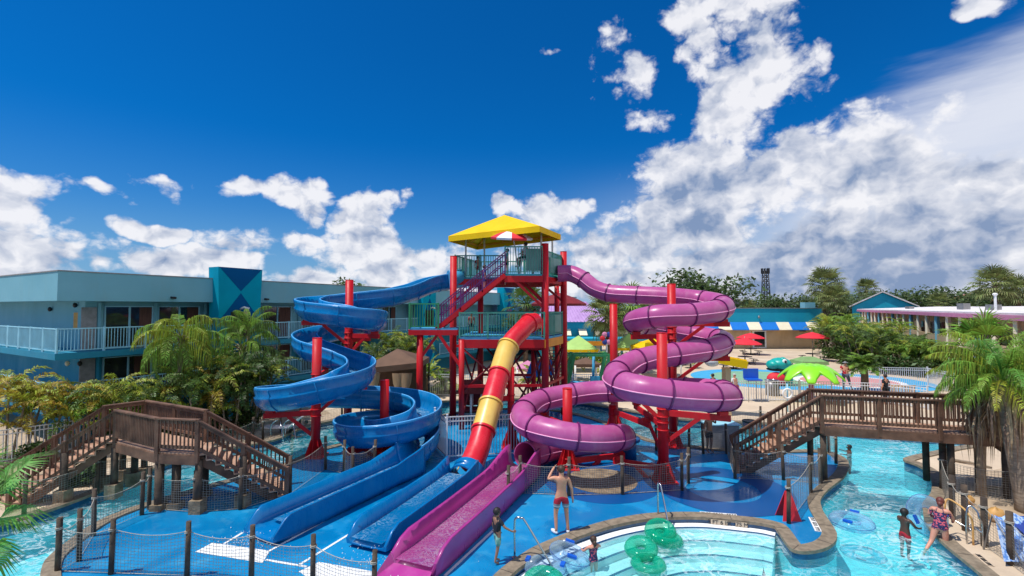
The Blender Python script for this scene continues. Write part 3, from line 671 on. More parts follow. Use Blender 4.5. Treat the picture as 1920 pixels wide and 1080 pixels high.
mb.add([q - sd * .5 + V((0, 0, .06)), q + sd * .5 + V((0, 0, .06)), nose + sd * .62 + V((0, 0, -.08)), nose - sd * .62 + V((0, 0, -.08)),
        q - sd * .60 + V((0, 0, .26)), q + sd * .60 + V((0, 0, .26)), nose - sd * .66 + V((0, 0, -.06)), nose + sd * .66 + V((0, 0, -.06))], [(0, 1, 2, 3), (0, 3, 6, 4), (1, 5, 7, 2)])
mb.build('runout_lip', 'purpleflume', ps)
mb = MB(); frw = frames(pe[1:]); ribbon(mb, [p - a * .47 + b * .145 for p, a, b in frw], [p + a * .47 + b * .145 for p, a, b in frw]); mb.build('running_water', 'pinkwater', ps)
# ---- red and yellow straight tube with blue run-out
rs = thing('red_yellow_tube_slide', 'straight red and yellow banded tube slide dropping into a blue open run-out', 'water slide', G(870, 900))
RED_ = [(1003, 603, 23.6), (992, 606, 23.2), (976, 622, 22.6), (953, 650, 21.9), (936, 702, 20.6), (920, 758, 19.4), (906, 808, 18.5), (896, 842, 17.9), (884, 872, 17.25), (870, 893, 16.7)]
rc_ = [P(*q) for q in RED_]; rc_ = rc_[:-2] + [P(883, 874, 17.3), P(875, 893, 16.9)]; rcs = spline(rc_, 8)
def seg(i0, i1): return rcs[i0 * 8:i1 * 8 + 1]
for nm, (a, b), r, mt in (('tube_section', (0, 3), .43, 'redtube'), ('tube_section', (3, 4), .455, 'yellowtube'), ('tube_section', (4, 5), .43, 'redtube'), ('tube_section', (5, 6), .455, 'yellowtube'), ('tube_section', (6, 8), .43, 'redtube')):
    tube_slide_part(rs, nm, seg(a, b), r, mt, n=24)
for i, r, mt in ((3, .46, 'yellowtube'), (4, .44, 'redtube'), (5, .46, 'yellowtube'), (6, .44, 'redtube'), (1, .44, 'redtube')):
    p = rcs[i * 8]; t = (rcs[i * 8 + 1] - rcs[i * 8 - 1]).normalized(); flange(rs, p, t, r, mt, .09, .05)
fr = frames(rcs)
mb = MB(); mb.tube([p + a * .455 - b * .05 for p, a, b in fr[8:70]], .022, 6); mb.build('side_seam', 'yellowtube', rs)
qa = G(868, 905); qb = G(686, 1034); L0 = (qa - qb).length
pe2 = lane(.12, V((qa.x, qa.y, .12)), V((qb.x, qb.y, .12)))
trough(rs, 'runout_channel', pe2, [(x * 1.0, y * .95) for x, y in OPEN], 'blueslide', lambda t: (1, (.82 + .25 * max(0, 1 - t * 6)) * (1 if t < .93 else 1 - (t - .93) / .07 * .8)))
tube_slide_part(rs, 'mouth_hood', [rcs[-7], rcs[-5], rcs[-3], rcs[-1], rcs[-1] + V((-.12, -.28, -.06))], .57, 'blueslide', .05, 24)
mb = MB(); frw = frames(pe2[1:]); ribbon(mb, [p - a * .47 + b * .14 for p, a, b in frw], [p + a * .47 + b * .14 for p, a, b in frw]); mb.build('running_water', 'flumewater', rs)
# ---- blue open flume
BP = [(-.60, .80), (-.50, .82), (-.47, .46), (-.40, .22), (-.22, .06), (0, .02), (.22, .06), (.40, .22), (.47, .46), (.50, .82), (.60, .80), (.59, .72), (.53, .50), (.585, .44), (.58, .40), (.50, .16), (.28, -.05), (0, -.10), (-.28, -.05), (-.50, .16), (-.58, .40), (-.585, .44), (-.53, .50), (-.59, .72)]
def zz(px, Y, z): return V(((px - 960) / F * Y, Y, z))
BLUE = [zz(872, 28.0, 7.25), zz(846, 27.75, 7.12), zz(812, 27.2, 6.9), zz(775, 26.3, 6.45), zz(735, 25.2, 6.15), zz(690, 24.8, 5.98), zz(640, 24.6, 5.84), zz(598, 24.0, 5.72), zz(577, 22.9, 5.58), zz(590, 21.7, 5.42), zz(632, 21.0, 5.28), zz(676, 21.1, 5.12), zz(700, 22.0, 5.0), zz(702, 23.2, 4.85), zz(678, 24.3, 4.65), zz(636, 24.7, 4.40), zz(594, 24.2, 4.15), zz(573, 23.1, 3.92), zz(583, 22.1, 3.68), zz(614, 21.6, 3.46), zz(648, 21.2, 3.22),
        zz(672, 20.6, 3.08), zz(679, 19.7, 2.96), zz(668, 18.7, 2.86), zz(638, 18.0, 2.72), zz(590, 17.8, 2.50), zz(545, 17.9, 2.30), zz(517, 18.4, 2.16), zz(513, 19.4, 2.0), zz(535, 20.5, 1.84), zz(575, 21.2, 1.72), zz(630, 21.6, 1.62), zz(690, 21.8, 1.54), zz(745, 21.9, 1.44), zz(785, 21.4, 1.34), zz(803, 20.4, 1.24), zz(796, 19.2, 1.12), zz(765, 18.5, 1.0), zz(720, 18.2, .88), zz(680, 18.5, .76), zz(657, 19.3, .68), zz(664, 20.3, .62), zz(700, 21.1, .56), zz(748, 21.3, .5), zz(788, 20.7, .42), zz(799, 19.6, .34), zz(790, 18.6, .28)]
e0 = G(484, 1016)
bpts = BLUE + [zz(770, 17.7, .20)] ; b0 = G(765, 893)
tail = [V((bpts[-1].x, bpts[-1].y, .2)).lerp(V((e0.x, e0.y, .12)), i / 6) for i in range(1, 7)]
bs = thing('blue_flume_slide', 'winding open blue flume slide ending in a long straight run-out lane', 'water slide', G(660, 880))
bcs = spline(bpts + tail, 6); nb = len(BLUE) * 6
def bscale(t):
    return (1, 1)
nf_ = nb + 1; flume_, _ = trough(bs, 'flume', bcs[:nf_], BP, 'blueslide', None); trough(bs, 'runout_channel', bcs[nf_ - 2:], [(x * .98, y) for x, y in OPEN], 'blueslide', lambda t: (1, (1.35 - .48 * min(1, t * 4)) * (1 if t < .93 else 1 - (t - .93) / .07 * .8)))
fr = frames(bcs)
for s in (-1, 1):
    mb = MB(); mb.tube([p + a * s * .555 + b * .815 for i, (p, a, b) in enumerate(fr[:nf_])], .028, 6); mb.build('rim', 'bluelip', bs)
for k, (p, t) in enumerate(along(bcs[:nb], 1.6)):
    if k % 1 == 0 and k > 0:
        a = t.cross(V((0, 0, 1))).normalized(); b = a.cross(t).normalized(); mb = MB()
        out = [(x * 1.045 + (0), y * 1.0 - (.02 if y < .3 else 0)) for x, y in BP[10:]]
        mb.sweep([(p - t * .02, a, b), (p + t * .02, a, b)], [(x * 1.0, y) for x, y in out] + [(x * .96, y + .02) for x, y in reversed(out)], True); mb.build('joint_rib', 'blueslide', flume_)
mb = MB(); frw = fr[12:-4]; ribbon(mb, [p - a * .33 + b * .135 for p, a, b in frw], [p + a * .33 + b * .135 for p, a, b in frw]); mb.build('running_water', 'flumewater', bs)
# ---- supports
def isect_arm(col, x, y, z, tgt): pass
def support(label, x, y, top, arms=(), r=.182, base=True, brace=True, z0=0.0):
    t = thing('slide_support', label, 'support column', (x, y, z0), 'red steel slide support columns'); mb = MB()
    mb.tube([(x, y, z0), (x, y, top)], r, 20); mb.tube([(x, y, top - .01), (x, y, top + .012)], r * 1.02, 20); col_ = mb.build('column', 'red', t)
    if base:
        mb = MB(); mb.box((x, y, z0 + .02), (.8, .8, .04))
        for k in range(8):
            a = k * math.pi / 4; d = V((math.cos(a), math.sin(a), 0)); c = V((x, y, z0)); s = V((-d.y, d.x, 0)) * .012
            p = [c + d * r * .9 + V((0, 0, .04)), c + d * .42 + V((0, 0, .04)), c + d * .36 + V((0, 0, .2)), c + d * r * .9 + V((0, 0, .75))]
            mb.add([v - s for v in p] + [v + s for v in p], [(0, 1, 2, 3), (7, 6, 5, 4), (0, 4, 5, 1), (1, 5, 6, 2), (2, 6, 7, 3)])
        mb.build('base', 'red', col_)
    for (q, zz_) in arms:
        q = V((q.x, q.y, zz_)); c = V((x, y, zz_)); d = (q - c); d.z = 0; l = d.length; d.normalize(); mb = MB()
        mb.beam(c + d * r * .6, q + d * .25, .10, .20)
        if brace: mb.beam(c + d * r * .6 - V((0, 0, min(1.0, l * .55))), c + d * l * .62 - V((0, 0, .08)), .09, .13)
        mb.cyl((x, y, zz_ - .16), r + .03, .05, 16); mb.cyl((x, y, zz_ + .10), r + .03, .05, 16)
        s = V((-d.y, d.x, 0)); mb.beam(q + V((0, 0, .09)), q + V((0, 0, .22)), .30, .24)
        mb.build('arm', 'red', t)
    return t
def nearest(path, x, y, ang, z_lo, z_hi):
    best = None
    for p in path:
        if z_lo <= p.z <= z_hi:
            d = V((p.x - x, p.y - y)); a = math.atan2(d.y, d.x); e = abs((a - ang + math.pi) % (2 * math.pi) - math.pi)
            if 1.0 < d.length < 3.6 and (best is None or e < best[0]): best = (e, p)
    return best[1]
def arms_for(path, x, y, lst, drop): return [((q := nearest(path, x, y, R(a), lo, hi)), q.z - drop) for a, lo, hi in lst]
xb = lambda px, Y: (px - 960) / F * Y
x, y = xb(1240, 16.9), 16.9
support('thick red column in the middle of the lowest purple coils, nearest of the red columns', x, y, 5.1, arms_for(pcs, x, y, [(-25, 2.6, 3.6), (165, 2.9, 3.7), (90, 2.2, 3.2)], .68) + [(V((xb(1160, 17.6), 17.6, 0)), .42)])
x, y = xb(1063, 18.2), 18.2
support('short red column inside the lowest left purple coil', x, y, 2.95, arms_for(pcs, x, y, [(20, .9, 1.3), (120, 2.0, 2.6)], .66))
x, y = xb(1259, 21.0), 21.0
support('red column inside the upper right purple coils', x, y, 7.02, arms_for(pcs, x, y, [(-10, 5.5, 6.1), (200, 5.1, 5.6), (-5, 4.2, 4.9)], .68))
x, y = xb(1150, 24.3), 24.3
support('tall slim red column behind the purple coils under the straight purple tube', x, y, pcs[26].z - .5, [], .19)
x, y = xb(1147, 20.6), 20.6
support('low red column under the back of the lowest purple coil', x, y, 1.85, [(V((xb(1240, 16.9) - .2, 18.3, 0)), 1.6)], .16, brace=False)
x, y = xb(655, 22.9), 22.9
support('tall red column inside the upper blue flume coil', x, y, 7.3, arms_for(bcs, x, y, [(185, 5.4, 5.8), (-20, 4.9, 5.2), (60, 4.2, 4.75)], .30))
x, y = xb(596, 19.6), 19.6
support('red column inside the middle blue flume coil beside the river', x, y, 4.75, arms_for(bcs, x, y, [(200, 2.0, 2.25), (30, 1.6, 3.0), (100, 3.3, 4.0)], .30))
x, y = xb(723, 20.2), 20.2
support('short red column inside the lowest blue flume coil', x, y, 2.95, arms_for(bcs, x, y, [(20, 1.1, 1.4), (-120, .6, 1.0)], .30))
x, y = xb(958, 20.9), 20.9
support('red column standing behind the red and yellow tube slide', x, y, 3.4, [(rcs[32], 2.1)], .15, brace=False)
# ================================================================== TOWER
T = thing('slide_tower', 'red steel slide tower with green railings, purple stairs and two decks', 'slide tower', (xb(950, 26), 26, 0))
ZT, ZM, ZL = 7.68, 4.5, 4.95
def colm(px, Y, top, r=.19, b=0):
    mb = MB(); x = xb(px, Y); mb.tube([(x, Y, b), (x, Y, top)], r, 16); mb.tube([(x, Y, top), (x, Y, top + .02)], r * 1.04, 16); mb.build('column', 'red', T); return V((x, Y, 0))
cR = colm(1022, 24.2, 9.2, .185); cB = colm(1057, 27.2, 9.15, .185); cL = colm(850, 26.3, 8.8, .185)
cM = colm(788, 24.2, 4.75, .165); cF = colm(866, 23.9, ZM - .1, .14); cC = colm(901, 28.0, ZT - .4, .17); cK = colm(1044, 29.5, ZT - .3, .15); cN = colm(1000, 27.8, ZM, .14); cN2 = colm(958, 24.3, ZM, .12)
top = [V((xb(947, 24.1), 24.1, 0)), V((xb(1018, 24.1), 24.1, 0)), V((xb(1052, 27.0), 27.0, 0)), V((2.3, 30.0, 0)), V((-2.2, 30.6, 0)), V((xb(853, 26.9), 26.9, 0)), V((xb(947, 26.9), 26.9, 0))]
mb = MB(); mb.prism(top, ZT - .10, ZT); mb.build('top_deck', 'teal', T)
mid = [V((xb(862, 23.9), 23.9, 0)), V((xb(1020, 23.9), 23.9, 0)), V((xb(1054, 26.9), 26.9, 0)), V((2.2, 30.0, 0)), V((-2.5, 30.0, 0)), V((xb(862, 25.4), 25.4, 0))]
mb = MB(); mb.prism(mid, ZM - .10, ZM); mb.build('middle_deck', 'padblue', T)
land = [V((xb(768, 24.0), 24.0, 0)), V((xb(822, 24.0), 24.0, 0)), V((xb(862, 24.0) - .1, 24.0, 0)), V((xb(862, 25.4), 25.4, 0)), V((xb(770, 25.4), 25.4, 0))]
mb = MB(); mb.prism(land, ZL - .08, ZL); mb.build('stair_landing', 'padblue', T)
def fascia(poly, z, h, idx, mt='red', w=.09):
    mb = MB()
    for i in idx: a, b = poly[i], poly[(i + 1) % len(poly)]; mb.beam(a + V((0, 0, z - h / 2)), b + V((0, 0, z - h / 2)), w, h)
    return mb.build('edge_beam', mt, T)
fascia(top, ZT - .10, .32, range(7)); fascia(mid, ZM - .10, .42, (0, 2, 3, 4, 5)); fascia(mid, ZM - .10, .42, (1,), 'orange'); fascia(land, ZL - .08, .26, range(5))
# joists and knee braces
mb = MB()
for k in range(6): yy = 24.7 + k * 1.0; mb.beam((-2.2 if yy > 27 else -.3, yy, ZT - .28), (1.9 + (yy - 24) * .2, yy, ZT - .28), .08, .22)
for k in range(5): yy = 24.7 + k * 1.1; mb.beam((-2.4, yy, ZM - .3), (1.8 + (yy - 24) * .2, yy, ZM - .3), .08, .2)
mb.build('joist', 'red', T)
def kb(a, b, w=.13): m_ = MB(); m_.beam(a, b, w, w); m_.build('knee_brace', 'red', T)
kb((cR.x, 24.2, 5.9), (cR.x - 1.5, 24.2, ZT - .35)); kb((cR.x, 24.2, 6.2), (cR.x - 1.1, 25.2, ZT - .35)); kb((cR.x, 24.2, 6.2), (cR.x + .3, 25.9, ZT - .35)); kb((cL.x, 26.6, 6.3), (cL.x + 1.2, 26.7, ZT - .35))
kb((cF.x, 23.9, 3.0), (cF.x - 1.15, 24.0, ZL - .3)); kb((cM.x, 24.2, 3.4), (cM.x + .9, 24.2, ZL - .3)); kb((cB.x, 27.2, 6.3), (cB.x - 1.2, 27.6, ZT - .35))
mb = MB()
for a, b, lo, hi in ((cF, cC, .4, 4.0), (cC, cN, .4, 4.1), (cN2, cR, .5, 3.8), (cN, cR, .6, 4.0), (cB, cN, .5, 4.0), (cR, cB, .3, 3.9), (cF, cN2, 1.8, 4.0)):
    kk = .055; mb.tube([a + V((0, 0, lo)), b + V((0, 0, hi))], kk, 8); mb.tube([a + V((0, 0, hi)), b + V((0, 0, lo))], kk, 8)
mb.build('cross_brace', 'darkred', T)
mb = MB()
for a, b, z in ((cF, cR, 2.1), (cR, cB, 2.1), (cC, cN, 2.1), (cL, cR, 3.9)): mb.beam(a + V((0, 0, z)), b + V((0, 0, z)), .1, .14)
mb.build('tie_beam', 'red', T)
H = 1.25; RW = .032
def up(p, z): return V((p.x, p.y, z))
for seg_ in ([0, 1], [1, 2], [2, 3, 4, 5], [5, 6]):
    railing(T, 'railing', [up(top[i], ZT) for i in seg_], H if seg_ != [0, 1] else 1.4, 'railgreen', .13, RW, .06, .07)
def panel(a, b, z, h, mt='railgreen'):
    m_ = MB(); m_.beam(up(a, z + h / 2 + .08), up(b, z + h / 2 + .08), .02, h - .16); return m_.build('side_panel', mt, T)
Mt['frost'] = mat('frost', (.16, .33, .28), .4, .1, 2)
panel(top[1] + V((.05, .4, 0)), top[2] - V((.1, .6, 0)), ZT, .95, 'frost'); panel(top[0].lerp(top[1], .55) + V((0, .12, 0)), top[1] + V((-.1, .12, 0)), ZT, 1.3, 'frost')
for seg_ in ([0, 1], [1, 2], [2, 3, 4]):
    railing(T, 'railing', [up(mid[i], ZM) for i in seg_], 1.25, 'railgreen', .13, RW, .06, .07)
panel(mid[1] + V((.05, .2, 0)), mid[2] - V((.1, .3, 0)), ZM, 1.1, 'frost')
railing(T, 'railing', [up(land[4], ZL), up(land[0], ZL), up(land[1], ZL)], 1.25, 'green', .13, RW, .06, .07)
# stairs from landing to top deck
s0 = V((xb(822, 24.05), 24.05, ZL)); s1 = V((xb(947, 24.05), 24.05, ZT)); wY = V((0, 1.1, 0)); n = 15
mb = MB()
for k in range(1, n):
    c = s0.lerp(s1, k / n); mb.box((c.x, c.y + .55, c.z), (.27, 1.04, .035))
mb.build('stair_treads', 'red', T)
for o in (V((0, 0, 0)), wY):
    mb = MB(); mb.beam(s0 + o - V((.1, 0, .06)), s1 + o - V((0, 0, .06)), .06, .22); mb.build('stringer', 'red', T)
    mb = MB(); a, b = s0 + o, s1 + o; z = V((0, 0, 1))
    for hh in (1.1, .62, .16): mb.beam(a + z * hh, b + z * hh, .045, .05)
    pickets(mb, a, b, 1.1, .16, .024, 0, .1)
    for k in (0, .33, .66, 1): c = a.lerp(b, k); mb.beam(c, c + z * 1.12, .06, .06)
    mb.build('stair_railing', 'railpurple', T)
# stairs behind, ground to middle deck
g0 = V((cB.x + .6, 33.5, 0)); g1 = V((cB.x - .5, 29.9, ZM)); mb = MB(); sd = V((.55, .15, 0))
for s in (-1, 1): mb.beam(g0 + sd * s, g1 + sd * s, .06, .25); mb.beam(g0 + sd * s + V((0, 0, 1)), g1 + sd * s + V((0, 0, 1)), .05, .05)
for k in range(1, 18): c = g0.lerp(g1, k / 18); mb.box(c, (1.1, .26, .04))
mb.build('back_stairs', 'darkred', T)
for k, (a, b) in enumerate(((cF, cC),)): pass
mb = MB(); mb.box((cC.x + .3, 28.3, 1.15), (1.0, .8, .5)); mb.build('valve_box', 'darkred', T)
# slide entry hood (teal) at top left
mb = MB(); c = V((xb(866, 27.3), 27.3, ZT)); mb.tube([c, c + V((-.7, -.3, -.1))], .5, 16); mb.build('slide_entry', 'padblue', T)
# yellow canopy: separate thing on four white posts
cz = 9.93; cn = [V((1.33, 23.0, cz)), V((2.64, 25.8, cz)), V((-2.2, 30.2, cz)), V((-3.52, 26.4, cz))]; pk_ = P(946, 403, 26.4)
cp_ = thing('shade_canopy', 'yellow fabric hipped canopy over the top of the slide tower', 'canopy', (pk_.x, pk_.y, ZT))
mb = MB(); c4 = [v + V((0, 0, -.30)) for v in cn]; rl = pk_ + V((-.25, .2, 0))
ins = [v.lerp(pk_, .02) + V((0, 0, -.03)) for v in cn]; pin = pk_ - V((0, 0, .04))
mb.add(cn + [pk_] + c4, [(0, 1, 4), (1, 2, 4), (2, 3, 4), (3, 0, 4)] + [(i, 5 + i, 5 + (i + 1) % 4, (i + 1) % 4) for i in range(4)])
mb.add(ins + [pin], [(1, 0, 4), (2, 1, 4), (3, 2, 4), (0, 3, 4)]); mb.build('fabric', 'yellow', cp_)
mb = MB(); lw = [v.lerp((cn[0] + cn[2]) / 2, .05) + V((0, 0, -.08)) for v in cn]
for i in range(4):
    mb.beam(lw[i], lw[(i + 1) % 4], .07, .07); mb.beam(lw[i], pk_ - V((0, 0, .12)), .06, .06)
    m_ = (lw[i] + lw[(i + 1) % 4]) / 2; mb.beam(m_, pk_ - V((0, 0, .12)), .05, .05)
    for k in (.33, .66): q = lw[i].lerp(lw[(i + 1) % 4], k); mb.beam(q, pk_.lerp(q, .45) - V((0, 0, .1)), .04, .04)
mb.build('frame', 'orange', cp_)
for px, Y in ((873, 27.5), (908, 27.9), (1015, 24.9), (1036, 26.3)):
    mb = MB(); x = xb(px, Y); mb.tube([(x, Y, ZT), (x, Y, cz + .1)], .05, 10); mb.build('post', 'white', cp_)
def umbrella(name, label, base, top, r, mats, panels=8, sag=.30, tilt=(0, 0), pole=True, rise=.42, group=None, val=.12, pm='white'):
    t = thing(name, label, 'umbrella', base, group); c = V(top); mb = MB(); tx, ty = tilt
    rot = Matrix.Rotation(tx, 3, 'X') @ Matrix.Rotation(ty, 3, 'Y'); n = panels; sub = 4
    ring = lambda rr, z, w=0: [rot @ V((rr * math.cos(2 * math.pi * k / (n * sub)) * (1 - w * abs(math.sin(math.pi * k / sub))), rr * math.sin(2 * math.pi * k / (n * sub)) * (1 - w * abs(math.sin(math.pi * k / sub))), z)) + c for k in range(n * sub)]
    rings = [ring(.03, 0), ring(r * .35, -rise * .25, .01), ring(r * .7, -rise * .6, .03), ring(r, -rise, .05), ring(r * .985, -rise - val, .05)]
    vs = [v for q in rings for v in q]; m = n * sub; fs = []; mi = []
    for i in range(4):
        for k in range(m): mb.add([vs[i * m + k], vs[(i + 1) * m + k], vs[(i + 1) * m + (k + 1) % m], vs[i * m + (k + 1) % m]], [(0, 1, 2, 3)], (k // sub) % len(mats), False)
    mb.build('canopy', list(mats), t)
    mb = MB()
    for k in range(n): mb.tube([c + rot @ V((0, 0, -.05)), c + rot @ V((r * .97 * math.cos(2 * math.pi * k / n), r * .97 * math.sin(2 * math.pi * k / n), -rise - .02))], .012, 5)
    mb.build('ribs', pm, t)
    mb = MB(); mb.tube([base, c + V((0, 0, .08))], .03, 8); mb.ell(c + V((0, 0, .1)), (.05, .05, .06), 8, 6); mb.build('pole', pm, t)
    return t
umbrella('parasol', 'red and white sectioned parasol over the lifeguard on the tower', V((.35, 24.9, ZT)), P(960, 430, 24.4), 1.08, ('redshade', 'clothwhite'), 8, rise=.42, val=.1, tilt=(R(10), R(2)))
umbrella('parasol', 'large dark red sunshade seen beneath the tower deck', V((xb(1050, 33), 33, 0)), P(1048, 549, 33), 1.9, ('darkred',), 8, rise=.75, val=.15, pm='black')
# lifeguard chair on the tower
lc = thing('lifeguard_chair', 'white tall lifeguard chair behind the tower railing', 'chair', (.75, 24.9, ZT)); mb = MB()
for sx_ in (-.3, .3):
    for sy in (-.3, .3): mb.beam((.75 + sx_ * 1.2, 24.9 + sy * 1.2, ZT), (.75 + sx_ * .8, 24.9 + sy * .8, ZT + .78), .06, .06)
mb.build('legs', 'white', lc); mb = MB(); mb.box((.75, 24.9, ZT + .80), (.62, .60, .05)); mb.build('seat', 'white', lc)
mb = MB(); mb.box((.75, 25.2, ZT + 1.15), (.6, .04, .5)); mb.build('backrest', 'white', lc)
# ================================================================== BRIDGES
def stair_run(th, a, b, za, zb, wv, n, rail_h=1.0, mt='wood'):
    """stairs from a (foot, height za) up to b (height zb); wv = vector across to the other side"""
    Z = V((0, 0, 1)); A, B = up(a, za), up(b, zb)
    tr_ = MB(); rs_ = MB()
    for k in range(n):
        c = A.lerp(B, (k + .5) / n); c.z = za + (zb - za) * (k + 1) / n - .02; d = (b - a); d.z = 0; st_ = d / n
        p = [c - st_ * .6, c - st_ * .6 + wv, c + st_ * .55 + wv, c + st_ * .55]
        tr_.hexa([v - Z * .04 for v in p] + p)
        q = c - st_ * .5; rs_.hexa([q - Z * .19, q - Z * .19 + wv, q + st_ * .08 - Z * .19 + wv, q + st_ * .08 - Z * .19, q - Z * .04, q - Z * .04 + wv, q + st_ * .08 - Z * .04 + wv, q + st_ * .08 - Z * .04])
    tr_.build('tread', 'woodtread', th); rs_.build('riser', 'woodtread', th)
    for o in (V((0, 0, 0)), wv):
        i_ = o + (wv * .14 if o.length < .1 else wv * -.14); m_ = MB(); m_.beam(A + i_ - Z * .20, B + i_ - Z * .20, .05, .24); m_.build('stringer', 'wood', th)
        wood_rail(th, [A + o, B + o], rail_h, .155)
def wood_rail(th, pts, h, step=.13, name='railing', base=.12, cap=True):
    m_ = MB(); Z = V((0, 0, 1))
    for a, b in zip(pts, pts[1:]):
        m_.beam(a + Z * (h - .02), b + Z * (h - .02), .15, .04); m_.beam(a + Z * (h - .10), b + Z * (h - .10), .04, .10); m_.beam(a + Z * (base + .05), b + Z * (base + .05), .04, .09)
        d = (b - a); d.z = 0; nrm = V((d.y, -d.x, 0)).normalized() * .03
        n = max(1, int((b - a).length / step))
        for i in range(1, n): c = a.lerp(b, i / n); m_.beam(c + Z * base + nrm, c + Z * (h - .05) + nrm, .034, .034)
        k = max(1, round((b - a).length / 1.9))
        for i in range(k + 1): c = a.lerp(b, i / k); e_ = random.uniform(0, .012); m_.beam(c - Z * (.25 + e_), c + Z * (h + e_), .10 + e_, .10 + e_)
    return m_.build(name, 'wood', th)
def bridge_deck(th, poly, z, planks_dir=None):
    m_ = MB(); m_.prism(poly, z - .04, z); m_.build('deck', 'woodtread', th); m_ = MB()
    for i in range(len(poly)): a, b = poly[i], poly[(i + 1) % len(poly)]; m_.beam(up(a, z - .19), up(b, z - .19), .06, .28)
    m_.build('deck_beam', 'wood', th)
def pile(th, p, z0, z1, r=.10, foot=True):
    m_ = MB(); m_.tube([up(p, z0), up(p, z1)], r, 10); m_.build('pile', 'post', th)
    if foot: m_ = MB(); m_.box((p.x, p.y, max(z0, -1) + .0 + (.16 if z0 >= 0 else .95)), (.34, .34, .45)); m_.build('pile_footing', 'mulch', th)
q2 = lambda px, Y: V((xb(px, Y), Y, 0))
ZB = 1.72
lb = thing('wooden_footbridge', 'brown wooden footbridge with stairs on both ends on the left, partly in shade', 'footbridge', (-10.8, 15.5, 0), 'wooden footbridges over the river')
Bn, Cn, Dn = q2(225, 15.55), q2(303, 14.4), q2(377, 14.2); Df, Cf, Bf = q2(392, 15.5), q2(280, 17.1), q2(203, 16.2)
bridge_deck(lb, [Bn, Cn, Dn, Df, Cf, Bf], ZB)
Z1 = V((0, 0, ZB)); wood_rail(lb, [Bn + Z1, Cn + Z1], 1.0, .09); wood_rail(lb, [Cn + Z1, Dn + Z1], 1.0, .13); wood_rail(lb, [Df + Z1, Cf + Z1, Bf + Z1], 1.0, .10)
An = V((-14.95, 14.5, 0)); stair_run(lb, An, Bn, 0, ZB, (Bf - Bn), 10); En = V((-7.05, 15.25, 0)); stair_run(lb, En, Dn, 0, ZB, (Df - Dn), 10)
for p, z0 in ((Bn, 0), (Cn + V((.02, .1, 0)), -1), (Dn + V((0, .1, 0)), 0), (Df, -1), (Cf, 0), (Bf, 0), (q2(340, 14.6), -1), (An.lerp(Bn, .5), 0), (En.lerp(Dn, .5), 0), (q2(262, 16.6), 0), (q2(240, 16.9), 0)): pile(lb, p, z0, ZB - .2, .10 if z0 > -.5 else .12)
rb = thing('wooden_footbridge', 'brown wooden footbridge spanning the river on the right beside the tall palm', 'footbridge', (13, 16.5, 0), 'wooden footbridges over the river')
a_, b_ = q2(1535, 16.75), q2(1873, 15.35); dd = (b_ - a_).normalized(); wv = V((-dd.y, dd.x, 0)) * 1.35
ZR = 1.92; bridge_deck(rb, [a_, b_, b_ + wv, a_ + wv], ZR); Z2 = V((0, 0, ZR))
wood_rail(rb, [a_ + Z2, b_ + Z2], 1.06, .12); wood_rail(rb, [a_ + wv + Z2, b_ + wv + Z2], 1.06, .12)
f_ = q2(1377, 17.6); stair_run(rb, f_, a_, 0, ZR, wv * .98, 11, 1.05); g_ = b_ + V((2.6, -.2, 0)); stair_run(rb, g_, b_, 0, ZR, wv * .98, 11, 1.05)
for p, z0 in ((a_ + V((.1, .1, 0)), 0), (a_ + wv, 0), (q2(1726, 16.9), 0), (q2(1757, 16.3), 0), (q2(1772, 15.9), 0), (b_, 0), (b_ + wv, 0)): pile(rb, p, z0, ZR - .2, .10, False)
# ================================================================== ROPE / PICKET FENCES
rope_fence('netted fence along the near edge of the blue deck, lower left', [(111, 980), (211, 983), (353, 987), (473, 995), (588, 1013), (701, 1043)])
rope_fence('netted fence along the river edge under the left footbridge stairs', [(111, 980.5), (151, 963), (178, 925), (268, 893), (281, 884), (366, 890), (452, 885), (545, 862)])
rope_fence('netted fence on the far left river bank below the footbridge stairs', [(47, 897), (184, 859), (300, 836)])
rope_fence('netted fence around the gravel circle behind the standing man', [(952, 880), (976, 861), (1066, 864), (1167, 862), (1278, 856), (1290, 845)])
rope_fence('netted fence at the foot of the right footbridge stairs', [(1377, 838), (1468, 840), (1538, 847), (1519, 861), (1477, 906)])
rope_fence('short netted fence beside the river wall beneath the right footbridge', [(1566, 815), (1553, 800), (1520, 795)])
rope_fence('netted fence on the sandy right bank with thick leaning posts', [(1905, 878), (1764, 855), (1783, 899), (1807, 917), (1843, 941), (1892, 969), (1945, 1002)], pr=.075)
rope_fence('netted fence along the distant concrete bank behind the left footbridge', [(418, 800), (475, 787), (494, 785), (527, 773), (563, 768), (642, 758)], h=.95)
rope_fence('short netted fence between the river and the blue run-out lane', [(545, 862), (611, 824), (645, 831), (663, 844), (703, 831)])
rope_fence('dark posted netted fence behind the purple slide along the far river', [(1160, 800), (1230, 795), (1292, 806), (1318, 800), (1362, 800), (1377, 838)])
rope_fence('distant netted fence along the far concrete river bank', [(1215, 764), (1270, 762), (1350, 764), (1425, 766), (1510, 770)], h=.9)
picket_fence('white picket fence beside the blue slide exit behind the red tube', [G(838, 861), G(990, 853)], 1.68, .115)
picket_fence('short white picket gate panel left of the tower base', [G(815, 838), G(838, 860.5)], 1.6, .115)
picket_fence('white picket fence in front of the hotel undercroft on the left', [G(-60, 880), G(120, 850), G(300, 812)], 1.3, .12)
picket_fence('long white picket fence across the play area behind the tower', [G(640, 738), G(800, 742), G(880, 744), G(1010, 744), G(1200, 742)], 1.5, .13)
picket_fence('white picket fence right of the splash pad in front of the palms', [G(1580, 724), G(1650, 724), G(1740, 726), G(1796, 740)], 1.45, .14)
picket_fence('tall white picket fence between the splash pad and the river', [G(1190, 752), G(1320, 752), G(1440, 752), G(1560, 754), G(1665, 758), G(1740, 768)], 1.3, .15)
